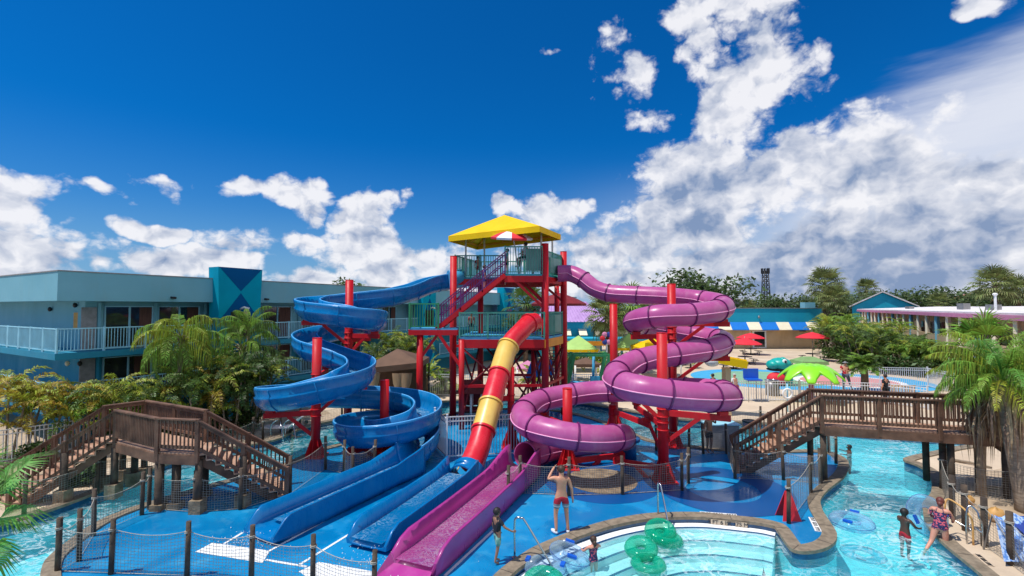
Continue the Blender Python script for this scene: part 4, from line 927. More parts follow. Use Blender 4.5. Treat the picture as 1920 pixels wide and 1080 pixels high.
# ================================================================== LEFT HOTEL
C0 = V((-19.43, 20.5, 0)); dL = V((.476, .879, 0)).normalized(); nL = V((dL.y, -dL.x, 0)); d2 = V((-.86, .5, 0)).normalized(); n2v = V((-d2.y, d2.x, 0)) * -1
if n2v.y > 0: n2v = -n2v
def sL(px, off=0.0):
    k = (px - 960) / F; o = C0 + nL * off; return (k * o.y - o.x) / (dL.x - k * dL.y)
def pL(s, off=0.0, z=0.0): p = C0 + dL * s + nL * off; p.z = z; return p
def p2(t, off=0.0, z=0.0): p = C0 + d2 * t + n2v * off; p.z = z; return p
ho = thing('hotel_building', 'long two-storey turquoise hotel with balconies on the left', 'hotel', C0)
ZF, ZK, ZF1, ZT1 = 7.55, 6.28, 4.02, 1.62; S1 = 62; T1 = 14; RC = -1.45
def inner_corner(off):   # where the two recessed lines meet
    A = C0 + nL * off; B = C0 + n2v * off; den = dL.x * d2.y - dL.y * d2.x; s = ((B.x - A.x) * d2.y - (B.y - A.y) * d2.x) / den; return A + dL * s
IC = inner_corner(RC); OC = inner_corner(0)
def band(name, z0, z1, off, mt, inoff=-.3, hold=ho):
    a = inner_corner(off); b = inner_corner(inoff); m_ = MB()
    e1, e2 = pL(S1, off), p2(T1, off); f1, f2 = pL(S1, inoff), p2(T1, inoff)
    m_.prism([e2, a, e1, f1, b, f2], z0, z1); return m_.build(name, mt, hold)
band('roof_fascia', ZK, ZF, 0, 'hotel', -8); band('roof_cap', ZF, ZF + .05, .03, 'grey', -8.1)
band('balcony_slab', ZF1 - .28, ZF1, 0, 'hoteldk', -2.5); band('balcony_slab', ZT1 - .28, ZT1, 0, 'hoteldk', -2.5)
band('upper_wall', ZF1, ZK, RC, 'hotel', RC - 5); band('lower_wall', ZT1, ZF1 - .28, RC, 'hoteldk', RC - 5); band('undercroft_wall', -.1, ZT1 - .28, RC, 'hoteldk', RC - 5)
for z in (ZF1, ZT1):
    railing(ho, 'balcony_railing', [p2(T1, -.06, z), inner_corner(-.06) + V((0, 0, z)), pL(sL(405, -.06), -.06, z)], 1.07, 'hotelrail', .12, .02, .05, .07, 1.5)
    for a, b in ((491, 790), (825, 940)): railing(ho, 'balcony_railing', [pL(sL(a, -.06), -.06, z), pL(sL(b, -.06), -.06, z)], 1.07, 'hotelrail', .12, .02, .05, .07, 1.9)
def window(parent, fn, s0, s1, z0, z1, off, panes=2, name='window', curtain=True):
    """frame proud of the wall, dark glass slightly inside, drapes behind"""
    m_ = MB(); e = .05
    for s in [s0, s1] + [s0 + (s1 - s0) * k / panes for k in range(1, panes)]: m_.beam(fn(s, off + .03, z0), fn(s, off + .03, z1), .06, .07)
    m_.beam(fn(s0, off + .03, z0), fn(s1, off + .03, z0), .07, .05); m_.beam(fn(s0, off + .03, z1), fn(s1, off + .03, z1), .07, .05)
    w_ = m_.build(name, 'hotelrail', parent)
    m_ = MB(); m_.quad(fn(s0, off + .012, z0), fn(s1, off + .012, z0), fn(s1, off + .012, z1), fn(s0, off + .012, z1)); m_.build('pane', 'glass', w_)
    if curtain:
        m_ = MB(); c = s0 + (s1 - s0) * random.uniform(.55, .75); m_.quad(fn(c, off + .016, z0 + .05), fn(s1 - .04, off + .016, z0 + .05), fn(s1 - .04, off + .016, z1 - .05), fn(c, off + .016, z1 - .05)); m_.build('curtain', 'curtain', w_)
def door(parent, fn, s0, s1, z0, z1, off, mt='grey'):
    m_ = MB(); m_.beam(fn((s0 + s1) / 2, off + .03, z0), fn((s0 + s1) / 2, off + .03, z1), .05, s1 - s0, 0, nL.cross(V((0, 0, 1)))) if False else m_.hexa([fn(s0, off, z0), fn(s1, off, z0), fn(s1, off + .05, z0), fn(s0, off + .05, z0), fn(s0, off, z1), fn(s1, off, z1), fn(s1, off + .05, z1), fn(s0, off + .05, z1)])
    d_ = m_.build('door', mt, parent); m_ = MB(); m_.ell(fn(s1 - .1, off + .09, z0 + 1), (.04, .04, .04), 8, 6); m_.build('handle', 'metal', d_)
def rs_(px): return sL(px, RC)
for z0, z1, zd in ((ZF1 + .04, ZF1 + 2.02, ZF1), (ZT1 + .04, ZT1 + 1.95, ZT1)):
    door(ho, lambda s, o, z: pL(s, o, z), rs_(153), rs_(182), zd, zd + 1.98, RC)
    for a, b in ((197, 287), (297, 374), (493, 546), (566, 606), (640, 676), (716, 742)): window(ho, lambda s, o, z: pL(s, o, z), rs_(a), rs_(b), z0, z1, RC)
    for a in (188, 292, 385, 560, 630, 690):
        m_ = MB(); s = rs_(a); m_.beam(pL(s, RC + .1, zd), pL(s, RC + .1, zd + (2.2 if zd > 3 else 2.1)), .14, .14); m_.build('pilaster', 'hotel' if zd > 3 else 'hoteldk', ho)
for a in (325, 500, 640): m_ = MB(); s = sL(a, .1); m_.beam(pL(s, -.02, 6.5), pL(s, .22, 6.47), .18, .10); m_.build('wall_lamp', 'black', ho)
for px, z in ((94, 6.1), (42, 5.9), (129, 3.45), (152, 3.4)):
    m_ = MB(); s = rs_(max(px, 112)); m_.ell(pL(s, RC + .1, z) if px > 105 else p2(2 + (100 - px) * .06, RC + .1, z), (.09, .09, .12), 8, 6); m_.build('wall_lamp', 'black' if px != 129 else 'cream', ho)
m_ = MB(); p = IC + d2 * .9 + n2v * .03; m_.beam(p + V((0, 0, 5.0)), p + V((0, 0, 5.75)), .22, .04); rsn = m_.build('room_sign', 'benchwood', ho)
def lattice_pylon(px0, px1, wide=True):
    s0, s1 = sL(px0, .55), sL(px1, .55); m_ = MB(); zt = 8.2; k = .18; th_ = .9; off = .55; mid_ = (s0 + s1) / 2; w = (s1 - s0) / 2
    prof = [(zt, w), (ZK - .8, w * .93), (3.0, w * .80), (0, w * .66)]
    for (za, wa), (zb, wb) in zip(prof, prof[1:]):
        m_.hexa([pL(mid_ - wb, off - th_, zb), pL(mid_ - wb, off, zb), pL(mid_ + wb, off, zb), pL(mid_ + wb, off - th_, zb), pL(mid_ - wa, off - th_, za), pL(mid_ - wa, off, za), pL(mid_ + wa, off, za), pL(mid_ + wa, off - th_, za)])
    o_ = m_.build('pylon', 'pyl_a', ho); m_ = MB(); wd = lambda z: w * (1 - .34 * (zt - z) / zt)
    e = off + .012; zs = [zt - .005, 6.15, 4.1, 2.2, .6]
    m_.add([pL(mid_ - wd(zt) * .96, e, zs[0]), pL(mid_ + wd(zt) * .96, e, zs[0]), pL(mid_, e, zs[1] + .75)], [(2, 1, 0)])
    for c_, hh in ((5.35, 1.45), (2.45, 1.45)):
        m_.add([pL(mid_, e, c_ + hh), pL(mid_ + wd(c_) * .98, e, c_), pL(mid_, e, c_ - hh), pL(mid_ - wd(c_) * .98, e, c_)], [(0, 3, 2, 1)])
    m_.build('diamond_pattern', 'pyl_b', o_)
    m_ = MB(); m_.hexa([pL(mid_ - .55, e, 4.3), pL(mid_ + .55, e, 4.3), pL(mid_ + .55, e + .03, 4.3), pL(mid_ - .55, e + .03, 4.3), pL(mid_ - .55, e, 5.75), pL(mid_ + .55, e, 5.75), pL(mid_ + .55, e + .03, 5.75), pL(mid_ - .55, e + .03, 5.75)]); m_.build('opening', 'glass', o_)
    m_ = MB(); m_.tube([pL(mid_, e, 5.9), pL(mid_, e + .3, 6.0), pL(mid_ + .25, e + .4, 5.92)], .06, 8); m_.build('lamp', 'white', o_)
lattice_pylon(408, 491); lattice_pylon(793, 818); lattice_pylon(945, 964)
m_ = MB(); m_.hexa([pL(34, -9, ZF), pL(46, -9, ZF), pL(46, -2, ZF), pL(34, -2, ZF), pL(34, -8, ZF + .9), pL(46, -8, ZF + .9), pL(46, -3, ZF + .5), pL(34, -3, ZF + .5)]); m_.build('metal_roof', 'roofwhite', ho)
# ================================================================== BUILDINGS BEHIND
def bld(name, label, loc): return thing(name, label, 'building', loc)
pb = bld('pavilion', 'pavilion with ribbed purple metal roof over turquoise walls behind the tower', (9, 62, 0))
x0, x1, Yb = xb(1010, 58), xb(1128, 58), 58.0
m_ = MB(); m_.box(((x0 + x1) / 2, Yb + 4, 2.15), (x1 - x0, 8, 4.3)); m_.build('wall', 'tealroof', pb)
m_ = MB(); ye, yr = Yb - .6, Yb + 5; m_.add([(x0 - .5, ye, 4.25), (x1 + .8, ye, 4.25), (x1 - 1.2, yr, 6.72), (x0 + 1, yr, 6.72), (x1 + .8, yr + 5, 4.25), (x0 - .5, yr + 5, 4.25)], [(0, 1, 2, 3), (1, 4, 2), (3, 2, 4, 5), (0, 3, 5), (0, 5, 4, 1)])
for k in range(22): t_ = k / 21; a = V((x0 - .5 + (x1 - x0 + 1.3) * t_, ye, 4.28)); b = V((x0 + 1 + (x1 - x0 - 2.2) * t_, yr, 6.75)); m_.beam(a, b, .09, .09)
m_.build('roof', 'purpleroof', pb)
m_ = MB(); yy = Yb - .7
for k in range(8):
    a = x0 + (x1 - x0) * k / 8; b = x0 + (x1 - x0) * (k + 1) / 8
    if k % 2: m_.add([(a, Yb - .05, 3.4), (b, Yb - .05, 3.4), (b, yy - .5, 2.7), (a, yy - .5, 2.7)], [(0, 3, 2, 1)])
    m_.box(((a + b) / 2, Yb - .05, 1.0), (.5, .06, 2.0))
m_.build('awning', 'cream', pb)
m_ = MB(); m_.box(((x0 + x1) / 2 + 2, Yb - 3, 2.4), (x1 - x0 + 12, 3.2, .28)); 
for k in range(7): m_.box((x0 - 3 + k * 3.0, Yb - 4.4, 1.15), (.2, .2, 2.3))
m_.build('porch', 'tealroof', pb)
m_ = MB(); m_.box(((x0 + x1) / 2 + 2, Yb - 4.63, 2.0), (x1 - x0 + 12, .06, .5)); m_.build('porch_fascia', 'orange', pb)
tb = bld('restaurant_building', 'flat-roofed building with turquoise parapet and blue-cream striped awning over tan wall', (37, 70, 0))
x0, x1, Yb = xb(1250, 70), xb(1540, 70), 70.0
m_ = MB(); m_.box(((x0 + x1) / 2, Yb + 6, 1.8), (x1 - x0, 12, 3.6)); m_.build('wall', 'tan', tb)
m_ = MB(); m_.box(((x0 + x1) / 2, Yb + 6, 4.72), (x1 - x0 + .3, 12.3, 2.24)); m_.build('parapet', 'tealroof', tb)
m_ = MB(); m_.box(((x0 + x1) / 2, Yb + 6, 5.87), (x1 - x0 + .5, 12.5, .07)); m_.build('roof_cap', 'grey', tb)
k = 0; xx = x0 + .4
aw = {0: MB(), 1: MB()}
while xx < x1 - 1:
    w = 1.85 if k % 2 else 2.45; m_ = MB(); m_.hexa([(xx, Yb - 1.1, 2.72), (xx + w, Yb - 1.1, 2.72), (xx + w, Yb - .15, 2.9), (xx, Yb - .15, 2.9), (xx, Yb - 1.1, 2.8), (xx + w, Yb - 1.1, 2.8), (xx + w, Yb - .15, 3.85), (xx, Yb - .15, 3.85)]); m_.build('awning_stripe', 'cream' if k % 2 else 'awnblue', tb); xx += w; k += 1

m_ = MB(); a = xb(1422, Yb); m_.box((a, Yb - .03, 1.35), (2.0, .1, 2.5)); d_ = m_.build('door', 'white', tb); m_ = MB(); m_.box((a, Yb - .085, 1.35), (1.5, .03, 2.2)); m_.build('glass', 'glass', d_)
m_ = MB(); m_.ell((xb(1421, Yb - .1), Yb - .3, 4.6), (.15, .15, .2), 8, 6); m_.box((xb(1500, 70), 69.6, 2.6), (.9, .2, .2)); m_.build('lamp', 'steel', tb)
m_ = MB(); m_.box((xb(1514, 74), 74, 6.3), (1.6, 1.2, .9)); m_.build('rooftop_unit', 'hotel', tb)
# right hotel: facade runs along dR
dR = V((.497, .868, 0)).normalized(); nR = V((-dR.y, dR.x, 0)); R0 = V((31, 30, 0))
def pR(s, o=0, z=0): p = R0 + dR * s + nR * o; p.z = z; return p
def sR(px, off=0.0): k = (px - 960) / F; o = R0 + nR * off; return (k * o.y - o.x) / (dR.x - k * dR.y)
hb = thing('hotel_building', 'two-storey tan hotel wing with white flat roof and pink trim on the right', 'hotel', R0)
sa, sb_ = -8, 74; EV = 5.42
def rband(name, z0, z1, o0, o1, mt): m_ = MB(); m_.prism([pR(sa, o0), pR(sb_, o0), pR(sb_, o1), pR(sa, o1)], z0, z1); return m_.build(name, mt, hb)
m_ = MB(); m_.hexa([pR(sa, .1, EV + .1), pR(sb_, .1, EV + .1), pR(sb_, -12, EV + .1), pR(sa, -12, EV + .1), pR(sa, .1, EV + .24), pR(sb_, .1, EV + .24), pR(sb_, -12, 6.12), pR(sa, -12, 6.12)]); m_.build('roof', 'roofwhite', hb); rband('roof_trim', EV - .22, EV + .10, -12.9, .16, 'pinktrim'); rband('upper_wall', 2.45, EV - .22, -9, -1.6, 'tan'); rband('balcony_slab', 2.2, 2.45, -9, 0, 'tan'); rband('slab_trim', 2.05, 2.2, -9, .03, 'hotelrail'); rband('lower_wall', -.1, 2.05, -9, -1.6, 'tan')
rband('balcony_wall', 2.45, 3.5, -.14, -.04, 'tan')
s = sa; k = 0
while s < sb_:
    m_ = MB(); m_.beam(pR(s, -.12, 0), pR(s, -.12, EV - .22), .26, .26); m_.build('column', 'hotel' if k % 3 == 1 else 'cream', hb)
    for z in (2.5, .05):
        door(hb, lambda q, o, zz_: pR(q, -o - 3.2, zz_) if False else pR(q, o, zz_), s + .6, s + 1.5, z, z + 2.0, -1.6, 'darkred' if k % 3 else 'grey'); 
        m_ = MB(); m_.hexa([pR(s + 1.9, -1.6, z + .4), pR(s + 3.0, -1.6, z + .4), pR(s + 3.0, -1.55, z + .4), pR(s + 1.9, -1.55, z + .4), pR(s + 1.9, -1.6, z + 1.9), pR(s + 3.0, -1.6, z + 1.9), pR(s + 3.0, -1.55, z + 1.9), pR(s + 1.9, -1.55, z + 1.9)]); m_.build('window', 'glass', hb)
    s += 3.6; k += 1
for px, h_ in ((1705, .35), (1806, .6), (1862, .45), (1866, 1.3)):
    m_ = MB(); q = pR(sR(px, -3), -3, EV + .36); m_.box(q + V((0, 0, h_ / 2)), (.7 if h_ < 1 else .12, .7 if h_ < 1 else .12, h_)); 
    if h_ > 1: m_.ell(q + V((0, 0, h_)), (.22, .12, .12), 10, 6)
    m_.build('roof_vent', 'steel' if h_ < 1 else 'white', hb)
gb = bld('gabled_hall', 'turquoise gable with white edges rising behind the right hotel wing', (50, 66, 0))
ga, gc_ = V((xb(1592, 99), 99, 0)), V((xb(1724, 97), 97, 0)); gx = (gc_ - ga).normalized(); gy = V((-gx.y, gx.x, 0)); gy = V((xb(1655, 98), 98, 0)).normalized() * 10; gm = (ga + gc_) / 2 - gx * .2
m_ = MB(); A1, B1 = ga + gx * .5, gc_ - gx * .5; m_.hexa([A1, B1, B1 + gy, A1 + gy] + [v + V((0, 0, 6.1)) for v in (A1, B1, B1 + gy, A1 + gy)]); m_.add([up(A1, 6.1), up(B1, 6.1), up(gm, 8.95)], [(0, 1, 2)]); m_.add([up(A1 + gy, 6.1), up(B1 + gy, 6.1), up(gm + gy, 8.95)], [(2, 1, 0)]); m_.build('wall', 'tealroof', gb)
m_ = MB()
for e in (ga, gc_):
    A_, B_ = up(e, 6.0), up(gm, 9.05); o_ = -gy.normalized() * .5; T_ = V((0, 0, .26)); m_.hexa([A_ + o_, A_ + gy, B_ + gy, B_ + o_, A_ + o_ + T_, A_ + gy + T_, B_ + gy + T_, B_ + o_ + T_])
m_.build('roof', 'roofwhite', gb)
# houses glimpsed among trees
for i, (px, Y, w, h, mt, lb_) in enumerate(((1830, 120, 9, 9.5, 'redroof', 'reddish tiled roof glimpsed among the distant trees on the right'), (1355, 105, 5, 9.2, 'grey', 'grey flat block standing behind the dark trees right of the slide'))):
    if mt == 'redroof' and 'redroof' not in Mt: D('redroof', (.40, .16, .10), .8, .15, 1)
    t = bld('distant_house', lb_, (xb(px, Y), Y, 0)); m_ = MB(); m_.box((xb(px, Y), Y, h / 2 - .8), (w, 6, h - 1.6)); m_.build('wall', 'cream' if i == 0 else 'grey', t)
    m_ = MB(); m_.add([(xb(px, Y) - w / 2 - .5, Y - 3.5, h - 1.6), (xb(px, Y) + w / 2 + .5, Y - 3.5, h - 1.6), (xb(px, Y) + w / 2 + .5, Y + 3.5, h - 1.6), (xb(px, Y) - w / 2 - .5, Y + 3.5, h - 1.6), (xb(px, Y) - w / 4, Y, h), (xb(px, Y) + w / 4, Y, h)], [(0, 1, 5, 4), (1, 2, 5), (2, 3, 4, 5), (3, 0, 4)]); m_.build('roof', mt, t)
# lattice mast
ct = thing('radio_mast', 'dark steel lattice radio mast rising above the distant trees', 'mast', (xb(1436, 230), 230, 0)); m_ = MB(); X, Y, hT = xb(1436, 230), 230, 23.6
cs = [(-1, -1), (1, -1), (1, 1), (-1, 1)]; wd = lambda z: 1.8 - .9 * z / hT
lv = [hT * i / 12 for i in range(13)]
for (a, b) in cs: m_.tube([V((X + a * wd(z), Y + b * wd(z), z)) for z in (0, hT)], .22, 5)
for z0, z1 in zip(lv, lv[1:]):
    for i in range(4):
        (a, b), (c, d) = cs[i], cs[(i + 1) % 4]; m_.tube([V((X + a * wd(z0), Y + b * wd(z0), z0)), V((X + c * wd(z1), Y + d * wd(z1), z1))], .12, 4); m_.tube([V((X + c * wd(z0), Y + d * wd(z0), z0)), V((X + a * wd(z1), Y + b * wd(z1), z1))], .12, 4)
m_.build('lattice', 'black', ct); m_ = MB()
for i in range(9): a = i * 2 * math.pi / 9; m_.box((X + 1.7 * math.cos(a), Y + 1.7 * math.sin(a), hT - .2), (.35, .35, 2.6)); m_.tube([(X, Y, hT - .3), (X + 1.7 * math.cos(a), Y + 1.7 * math.sin(a), hT - .3)], .1, 4)
m_.build('antennas', 'black', ct)
# ================================================================== PLANTS
def frond(mb, base, az, elev, L_, droop, nl=26, ll=.5, lw=.035, hang=.6, m=0, vee=.5, seg=9, q=.5):
    """one pinnate frond: arching rachis and narrow leaflets each with a bend"""
    pts = []; p = V(base); e = elev
    d = V((math.cos(az), math.sin(az), 0)); s = L_ / seg
    for i in range(seg + 1):
        pts.append(p.copy()); p = p + (d * math.cos(e) + V((0, 0, math.sin(e)))) * s; e -= droop / seg * (.5 + 1.2 * i / seg)
    mb.tube(pts, [.022 * (1 - .8 * i / seg) * (L_ / 2.2 + .3) for i in range(seg + 1)], 4, m, False, False)
    side = V((-d.y, d.x, 0))
    for k in range(nl):
        t = .16 + .83 * k / (nl - 1); f = t * seg; i = min(seg - 1, int(f)); c = pts[i].lerp(pts[i + 1], f - i); tg = (pts[i + 1] - pts[i]).normalized()
        l = ll * (math.sin(math.pi * min(1, t * .82 + .2)) * .8 + .25) * random.uniform(.85, 1.1)
        for sgn in (-1, 1):
            dr = (side * sgn * random.uniform(.55, 1) + tg * random.uniform(.35, .8) + V((0, 0, vee * random.uniform(.3, 1.2)))).normalized()
            q1 = c + dr * l * q; dr2 = (dr + V((0, 0, -hang * random.uniform(.8, 1.8)))).normalized(); q2_ = q1 + dr2 * l * (1.05 - q)
            w = tg * lw * random.uniform(.8, 1.2); mb.add([c - w * .5, c + w * .5, q1 + w, q1 - w, q2_], [(0, 1, 2, 3), (3, 2, 4)], m)
def pinnate_palm(name, label, base, h, crown_r, nf=24, mts=('leaf_q',), tr=.14, lean=(0, 0), trunk='trunk', hang=.9, ll=.55, nl=28, elev=(1.35, -.6), droop=1.7, skirt=0, group='palm trees', cat='palm tree', lw=.04, vee=.4, q=.5):
    t = thing(name, label, cat, base, group); b = V(base); top_ = b + V((lean[0], lean[1], h)); mb = MB()
    n = 10; pts = [b.lerp(top_, i / n) + V((lean[0] * .15 * math.sin(math.pi * i / n), 0, 0)) for i in range(n + 1)]; pts[0].z -= .1
    mb.tube(pts, [tr * (1.25 if i == 0 else 1.0 - .25 * i / n) * random.uniform(.97, 1.04) for i in range(n + 1)], 12); 
    for k in range(12): a = k * 2.4; mb.beam(top_ + V((0, 0, -.35 + .03 * k)), top_ + V((math.cos(a) * .3, math.sin(a) * .3, .05 + .02 * k)), .07, .03)
    mb.build('trunk', trunk, t); mb = MB()
    for k in range(nf):
        f = k / (nf - 1); e = elev[0] + (elev[1] - elev[0]) * f ** .8; a = k * 2.399 + random.uniform(-.2, .2)
        frond(mb, top_ + V((math.cos(a) * .06, math.sin(a) * .06, .1 - .2 * f)), a, e, crown_r * random.uniform(.85, 1.12), droop * random.uniform(.8, 1.15), nl, ll, lw, hang, random.randrange(len(mts)), vee, 9, q)
    mb.build('crown', list(mts), t)
    if skirt:
        mb = MB()
        for k in range(skirt):
            a = random.uniform(0, 6.28); r = tr * 1.1; z0 = h - random.uniform(.1, .7); l = random.uniform(.8, 1.9); c = b + V((lean[0] * z0 / h + math.cos(a) * r, lean[1] * z0 / h + math.sin(a) * r, z0)); o = V((math.cos(a), math.sin(a), 0)) * random.uniform(.1, .45); w = V((-math.sin(a), math.cos(a), 0)) * random.uniform(.01, .04)
            mb.add([c - w, c + w, c + o + V((0, 0, -l * .5)) + w, c + o + V((0, 0, -l * .5)) - w, c + o * .8 + V((0, 0, -l))], [(0, 1, 2, 3), (3, 2, 4)])
        mb.build('dead_fronds', 'thatch', t)
    return t
def areca(name, label, base, h, spread, stems=7, nf=7, mts=('leaf_y', 'leaf_y', 'leaf_o'), group='areca palm clumps', fl=1.5, nl=20, cat='palm clump', stemm='trunk'):
    t = thing(name, label, cat, base, group); mb = MB(); mf = MB(); b = V(base); base = b
    for s in range(stems):
        a = s * 2.4; r = spread * .35 * math.sqrt((s + .5) / stems); hh = h * random.uniform(.45, .8); p0 = b + V((math.cos(a) * r, math.sin(a) * r, -.05)); p1 = p0 + V((math.cos(a) * spread * .25, math.sin(a) * spread * .25, hh))
        mb.tube([p0, p0.lerp(p1, .5) + V((0, 0, .05)), p1], [.05, .045, .035], 7)
        for k in range(nf): frond(mf, p0.lerp(p1, 1 if k < nf * .6 else random.uniform(.45, .9)), a + k * 2.4 + random.uniform(-.4, .4), random.uniform(.7, 1.45), fl * random.uniform(.75, 1.15), random.uniform(1.7, 2.8), nl + 2, .42, .026, .9, random.randrange(len(mts)), .6, 7)
    if h > 3.3 and base.y > 30:
        for k in range(int(h * 1.6)): leafcloud(mf, b + V((random.uniform(-.5, .5) * spread, random.uniform(-.3, .3) * spread, h * random.uniform(.12, .62))), (spread * .42, spread * .35, h * .16), 60 if h < 4.2 else 90, .10 if h < 4.2 else .2, len(mts))
    mb.build('stems', stemm, t); mf.build('fronds', list(mts) + ['leaf_d'], t); return t
def leafcloud(mb, c, r, n, s, m=0, flat=.9):
    c = V(c)
    for _ in range(n):
        d = V((random.gauss(0, 1), random.gauss(0, 1), random.gauss(0, 1))).normalized() * (random.random() ** .42); p = c + V((d.x * r[0], d.y * r[1], d.z * r[2]))
        a = V((random.gauss(0, 1), random.gauss(0, 1), random.gauss(0, .6))).normalized(); b = a.cross(V((random.gauss(0, .5), random.gauss(0, .5), 1))).normalized(); q = s * random.uniform(.6, 1.3)
        mb.add([p - a * q, p - b * q * .5 + a * q * .1, p + a * q, p + b * q * .5 + a * q * .1], [(0, 1, 2, 3)], m)
def broad_tree(name, label, base, h, w, mt='leaf_f', group='broadleaf trees beyond the buildings', clumps=16, per=110, leaf=.34, cat='tree', seed=1, trunkh=.4):
    random.seed(seed); t = thing(name, label, cat, base, group); b = V(base); mb = MB(); mb.tube([b - V((0, 0, .1)), b + V((.1, 0, h * .3)), b + V((0, .1, h * .6))], [h * .035, h * .025, h * .012], 8); cr = MB()
    for k in range(clumps):
        a = k * 2.4; rr = w * .5 * math.sqrt(random.random()) * .9; z = h * (trunkh + (1 - trunkh) * (random.random() ** .7) * (1 - .35 * (rr / (w * .5)) ** 2)); s = random.uniform(.16, .30) * w; c = b + V((math.cos(a) * rr, math.sin(a) * rr, min(z, h - s * .45)))
        mb.tube([b + V((0, 0, h * random.uniform(.25, .5))), c], [h * .012, h * .004], 5, 0, False); leafcloud(cr, c, (s, s, s * .62), per, leaf)
    mb.build('trunk', 'trunkdk', t); cr.build('crown', mt, t); return t
def fan_palm(name, label, base, h, r=1.3, nf=26, mt='leaf_s', trunk='trunkdk', group='fan palms', tr=.2, seed=1, nb=18, cat='palm tree', elev=(1.4, -.9), boots=True, bw=.035):
    random.seed(seed); t = thing(name, label, cat, base, group); b = V(base); tp = b + V((random.uniform(-.3, .3), 0, h)); mb = MB(); mb.tube([b - V((0, 0, .1)), b.lerp(tp, .5), tp], [tr * 1.2, tr, tr * .95], 10); mb.build('trunk', trunk, t); mb = MB()
    for k in range(nf):
        f = k / (nf - 1); a = k * 2.399; e = elev[0] + (elev[1] - elev[0]) * f; d = V((math.cos(a) * math.cos(e), math.sin(a) * math.cos(e), math.sin(e))); st = r * random.uniform(.55, .8); c = tp + d * st; side = V((-math.sin(a), math.cos(a), 0)); upv = side.cross(d) * -1
        mb.tube([tp, tp + d * st * .5 + V((0, 0, .04)), c], .018 * r, 4, 0, False, False)
        for j in range(nb):
            g = (j / (nb - 1) - .5) * 2 * 1.75; bd = (d * math.cos(g) + side * math.sin(g) + upv * .18 * abs(math.sin(g))).normalized(); l = r * .75 * (1 - .18 * abs(g) / 1.75) * random.uniform(.9, 1.08); w = d.cross(upv).normalized() if False else bd.cross(upv).normalized() * r * bw
            q1 = c + bd * l * .62; q2_ = c + (bd + V((0, 0, -.35))).normalized() * l * 1.0; mb.add([c, q1 + w, q2_, q1 - w], [(0, 1, 2, 3)], 0)
    mb.build('crown', mt, t)
    if boots: 
        mb = MB()
        for k in range(60):
            a = k * 2.4; z = random.uniform(.6, 1.05); c = b.lerp(tp, z if z < 1 else 1); o = V((math.cos(a), math.sin(a), 0)); w = V((-o.y, o.x, 0)) * .06 * r; l = r * random.uniform(.4, .8); mb.add([c - w, c + w, c + o * l * .5 - V((0, 0, l * .9))], [(0, 1, 2)], 0)
        mb.build('dead_fronds', 'thatch', t)
    return t
# --- left side
random.seed(11)
pinnate_palm('queen_palm', 'tall bright green weeping queen palm in front of the left hotel balcony', G(330, 822), 4.55, 2.35, 24, ('leaf_q', 'leaf_q', 'leaf_y'), .13, (.05, .1), hang=4, ll=1.0, nl=40, droop=2.3, lw=.022, vee=-.2, q=.28, group='queen palms')
pinnate_palm('queen_palm', 'darker queen palm with a leaning upright spear frond beside the patterned pylon', G(440, 800), 3.9, 2.4, 18, ('leaf_q', 'leaf_m'), .13, (.2, .1), hang=4, ll=.85, nl=38, droop=2.2, lw=.020, vee=-.2, q=.28, group='queen palms')
pinnate_palm('queen_palm', 'queen palm with fronds drooping right of the patterned pylon over the balcony rail', G(462, 790), 4.7, 2.0, 14, ('leaf_q',), .10, (-.1, .2), hang=4, ll=.6, nl=40, droop=2.1, lw=.018, vee=-.2, q=.28, group='queen palms', elev=(1.5, .5))
nA = 0
for (px, py, h, sp_, n_, mts, lb_) in ((12, 862, 3.4, 1.7, 5, ('leaf_y', 'leaf_y', 'leaf_o'), 'yellow-green areca palm clump at the left frame edge'), (88, 850, 3.0, 1.6, 5, ('leaf_y', 'leaf_o', 'leaf_y'), 'orange-tinged areca palm clump beside the leftmost one'), (165, 844, 3.0, 1.5, 5, ('leaf_y', 'leaf_q', 'leaf_o'), 'areca palm clump with arching fronds in front of the lower hotel railing'),
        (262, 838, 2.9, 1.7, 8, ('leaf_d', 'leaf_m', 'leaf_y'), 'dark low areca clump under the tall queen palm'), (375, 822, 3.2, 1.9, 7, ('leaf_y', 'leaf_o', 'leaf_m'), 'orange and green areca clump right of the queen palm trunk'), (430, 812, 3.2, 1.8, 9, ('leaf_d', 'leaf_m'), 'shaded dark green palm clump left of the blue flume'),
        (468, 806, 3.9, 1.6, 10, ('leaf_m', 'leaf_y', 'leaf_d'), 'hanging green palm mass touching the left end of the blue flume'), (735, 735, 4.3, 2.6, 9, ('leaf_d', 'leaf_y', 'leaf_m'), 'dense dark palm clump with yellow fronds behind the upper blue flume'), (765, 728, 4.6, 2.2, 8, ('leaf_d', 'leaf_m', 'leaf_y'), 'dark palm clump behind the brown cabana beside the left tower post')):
    areca('areca_palm', lb_, G(px, py), h, sp_, n_, 8, mts, fl=1.95 if h < 4.2 else 2.1)
